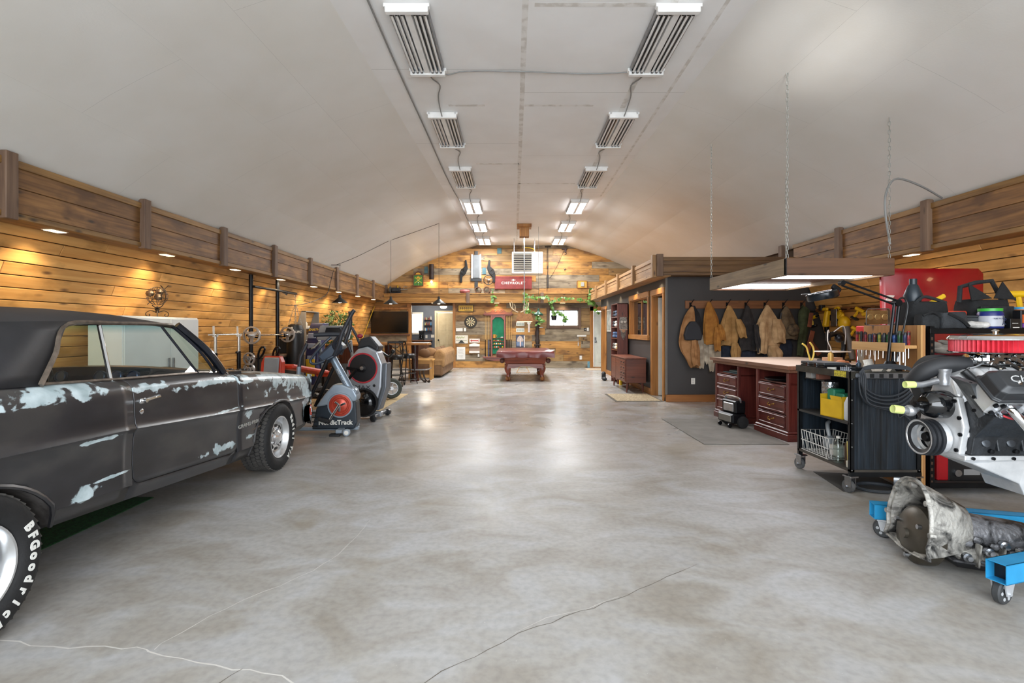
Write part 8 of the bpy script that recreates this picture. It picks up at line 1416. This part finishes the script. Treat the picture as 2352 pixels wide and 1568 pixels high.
# kitchenette contents
t=thing('flush_lamp','brass flush ceiling lamp with a glowing glass bowl in the kitchenette','ceiling lamp',(-2.68,19.6,2.42)); MB().lathe([(0,0),(.1,0),(.1,-.02),(.02,-.04),(.02,-.1)],n=18).out('canopy',BRASS,t); MB().lathe([(.13,-.12),(.125,-.17),(.08,-.21),(0,-.22)],n=22).out('glass_bowl',emis('#ffeccc',7),t)
for k in range(3): a=2*PI*k/3; MB().tube([(.02*math.cos(a),.02*math.sin(a),-.06),(.1*math.cos(a),.1*math.sin(a),-.08),(.12*math.cos(a),.12*math.sin(a),-.13)],.008,6).out('arm',BRASS,t)
t=thing('kitchen_counter','wooden kitchenette counter seen through the opening','counter',(-4.6,20.3,0)); MB().bx(0,1.25,0,.58,0,.95,.006).out('base_cabinet',wood('#6a4630','#4a2e1e',2,.5),t,sm=0); MB().bx(-.02,1.3,-.03,.58,.95,.99,.006).out('counter_top',wood('#8a5a3c','#653d26',0,.35),t,sm=0)
t=thing('coffee_maker','black coffee maker on the kitchenette counter below the window','coffee maker',(-3.68,20.5,.991)); MB().bx(-.1,.1,-.12,.12,0,.05,.01).bx(-.1,.1,.02,.12,.05,.36,.01).bx(-.1,.1,-.12,.12,.28,.38,.02).out('body',BLK,t,sm=0); MB().lathe([(0,.05),(.07,.05),(.08,.12),(.05,.2),(0,.2)],(0,-.05,0),n=14).out('carafe',glass((.3,.3,.32),None,.1),t)
rr=random.Random(9)
for s_,z in enumerate((1.36,1.58,1.80)):
    t=item('bottle_shelf',MB().bx(0,.3,-.12,0,-.015,0,.002),BLKM,'thin black wall shelf with bottles in the kitchenette, %s of three'%['lowest','middle','topmost'][s_],'shelf',(-3.62,YK,z),0,'kitchenette bottle shelves')
    for k in range(5): h=rr.uniform(.10,.17); item('bottle',MB().lathe([(0,0),(.022,0),(.022,h*.6),(.008,h*.75),(.008,h),(0,h)],n=10),mat(rr.choice(['#8a4a3a','#3a8ac8','#d8d4cc','#4a5a6a','#a3a06a','#7a3a2a']),.3),'small bottle on the %s kitchenette shelf, %s from the left'%(['lowest','middle','topmost'][s_],NM[k]),'bottle',(-3.59+.058*k,YK-.06,z+.001),0,'bottles on the kitchenette shelves')
plate('wall_switch',-3.30,YK,1.14,.13,.12,'y','white switch plate on the grey kitchenette wall by the door','switch'); plate('wall_outlet',-3.55,YK,1.12,.08,.12,'y','white outlet on the grey kitchenette wall beside the coffee maker')
# office wall furniture
TEAK=wood('#7a4028','#572a18',1,.4,.05); TEAKX=wood('#6d3a28','#4c2416',0,.4,.05); TEAKZ=wood('#6b3527','#4c2218',2,.4,.05)
t=thing('tall_bookcase','tall brown bookcase stacked with clothes against the office wall','bookcase',(2.66,13.2,0)); MB().bx(0,.28,0,.022,.0,2.08,.002).bx(0,.28,.80,.82,0,2.08,.002).bx(0,.28,0,.82,2.06,2.08,.002).bx(.265,.28,0,.82,0,2.06).out('carcass',TEAKZ,t,sm=0)
for z in (.1,.5,.86,1.16,1.45,1.72): MB().bx(.005,.27,.022,.80,z,z+.02).out('shelf_board',TEAK,t,sm=0)
for k,(z,cs) in enumerate(((1.741,('#2f3238','#4a5468','#1e2126')),(1.471,('#9a9690','#e0dcd4','#3a3d44')),(1.181,('#3d5a8a','#2d4468','#55708f')),(.881,('#c9a86a','#d8d0c0','#6a6660')))):
    for j,c in enumerate(cs): item('folded_clothes',MB().box((0,0,.05),(.2,.22,.1),.03).box((0,.0,.13),(.19,.21,.07),.025),mat(c,.9,0,None,9,.3,40),'%s folded clothes, tall bookcase, %s shelf from the top, %s from the camera'%({'#2f3238':'charcoal','#4a5468':'slate','#1e2126':'black','#9a9690':'grey','#e0dcd4':'white','#3a3d44':'dark grey','#3d5a8a':'blue','#2d4468':'navy','#55708f':'light blue','#c9a86a':'tan','#d8d0c0':'cream','#6a6660':'taupe'}[c],NM[k],NM[j]),'clothes',(2.78,13.36+.25*j,z),0,'folded clothes on the tall bookcase')
t=thing('macrame_owl','grey macrame owl hanging on the near side of the tall bookcase','wall hanging',(2.81,13.19,1.5)); MC_=mat('#8f8c88',.95,0,'#5f5c59',30,.8,60); MB().prism([(-.09,.22),(.09,.22),(.10,.1),(.11,-.05),(.06,-.16),(0,-.20),(-.06,-.16),(-.11,-.05),(-.10,.1)],-.03,0,1).out('body',MC_,t,sm=0,bev=.01)
for x in (-.04,.04): MB().lathe([(.015,0),(.03,0),(.03,.01),(.015,.012)],(x,-.03,.1),(0,-1,0),12).out('eye_ring',mat('#b9b5ae',.9),t)
MB().cyl((-.12,-.015,.22),(.12,-.015,.22),.010,n=8).tube([(-.08,-.01,.22),(0,-.01,.40),(.08,-.01,.22)],.004,5).out('stick',mat('#5a4030',.7),t); MB().cyl((-.1,-.03,-.10),(.1,-.03,-.10),.010,n=8).lathe([(.025,0),(.04,0),(.04,.012),(.025,.012)],(0,-.035,-.13),(0,-1,0),14).out('perch',mat('#a5826a',.7),t)
for k in range(7): MB().cyl((-.06+.02*k,-.015,-.15),(-.05+.016*k,-.015,-.27-.03*(3-abs(k-3))),.008,n=5).out('tassel',MC_,t)
t=thing('sideboard','low mid-century teak sideboard with drawers on tapered legs by the office wall','sideboard',(2.465,11.35,0)); MB().bx(.02,.46,0,1.65,.22,.75,.004).out('carcass',TEAKX,t,sm=0); MB().bx(0,.47,-.01,1.66,.75,.775,.004).out('top',TEAK,t,sm=0)
for k in range(4): d=MB().bx(-.002,.02,.06,.52,.25+.12*k,.36+.12*k,.002).out('drawer',TEAK,t,sm=0); MB().bx(-.02,-.002,.12,.2,.30+.12*k,.32+.12*k,.003).bx(-.02,-.002,.38,.46,.30+.12*k,.32+.12*k,.003).out('pull',BLK,d,sm=0)
for y0,y1 in ((.54,1.06),(1.08,1.60)): MB().bx(.0,.02,y0,y1,.25,.72,.002).out('sliding_door',TEAK,t,sm=0)
for x,y in ((.07,.1),(.4,.1),(.07,1.55),(.4,1.55)): MB().cyl((x,y,.22),(x+(.02 if x>.2 else -.02),y,0),.028,.014,10).out('leg',TEAKZ,t)
x0=OX-.001; t=thing('framed_picture','pale framed picture on the office wall beyond the tall bookcase','picture',(OX,15.9,1.68),-PI/2); MB().bx(-.32,.32,-.02,0,-.30,.30,.003).out('print',mat('#9a9588',.5,0,'#5f6a60',7,lo=.4,hi=.6),t,sm=0)
for a,b,c,e in ((-.35,.35,.30,.34),(-.35,.35,-.34,-.30),(-.35,-.32,-.3,.3),(.32,.35,-.3,.3)): MB().bx(a,b,-.03,0,c,e,.003).out('frame',mat('#b8b4aa',.5),t,sm=0)
t=thing('door_mat','beige woven door mat in front of the near office doorway','mat',(0,0,0)); MB().bx(1.98,2.92,10.0,11.2,.001,.006).out('border',mat('#5c5448',.9),t,sm=0); MB().bx(2.02,2.88,10.05,11.15,.006,.012).out('field',mat('#b9a98c',.95,0,'#94846a',30,.5,120,lo=.42,hi=.58),t,sm=0)
MB().bx(2.55,3.7,17.75,18.6,.001,.010,.003).out('entry_mat',mat('#cbb8a0',.95,0,'#b5a088',20),None,'pale beige mat at the white far door','mat',sm=0)
item('yellow_bottle',MB().lathe([(0,0),(.04,0),(.04,.12),(.015,.16),(.015,.2),(0,.2)],n=12),YEL,'small yellow bottle on the floor at the far end of the sideboard','bottle',(2.72,13.05,0)); item('black_boots',MB().box((0,0,.05),(.12,.3,.1),.04).box((0,.08,.14),(.11,.13,.2),.04),mat('#1c1b1a',.6),'black boot on the floor beside the tall bookcase','boot',(2.50,14.2,0))
# brown shelves seen inside the near office doorway
t=thing('closet_shelf','brown shelf unit inside the office behind the half open white door','shelf',(4.0,10.22,0)); MB().bx(0,.02,0,.7,0,2.1).bx(.4,.42,0,.7,0,2.1).bx(0,.42,.68,.7,0,2.1).out('carcass',TEAKZ,t,sm=0)
for z in (.3,.7,1.1,1.5,1.9): MB().bx(.02,.4,0,.68,z,z+.02).out('shelf_board',TEAK,t,sm=0)
# end
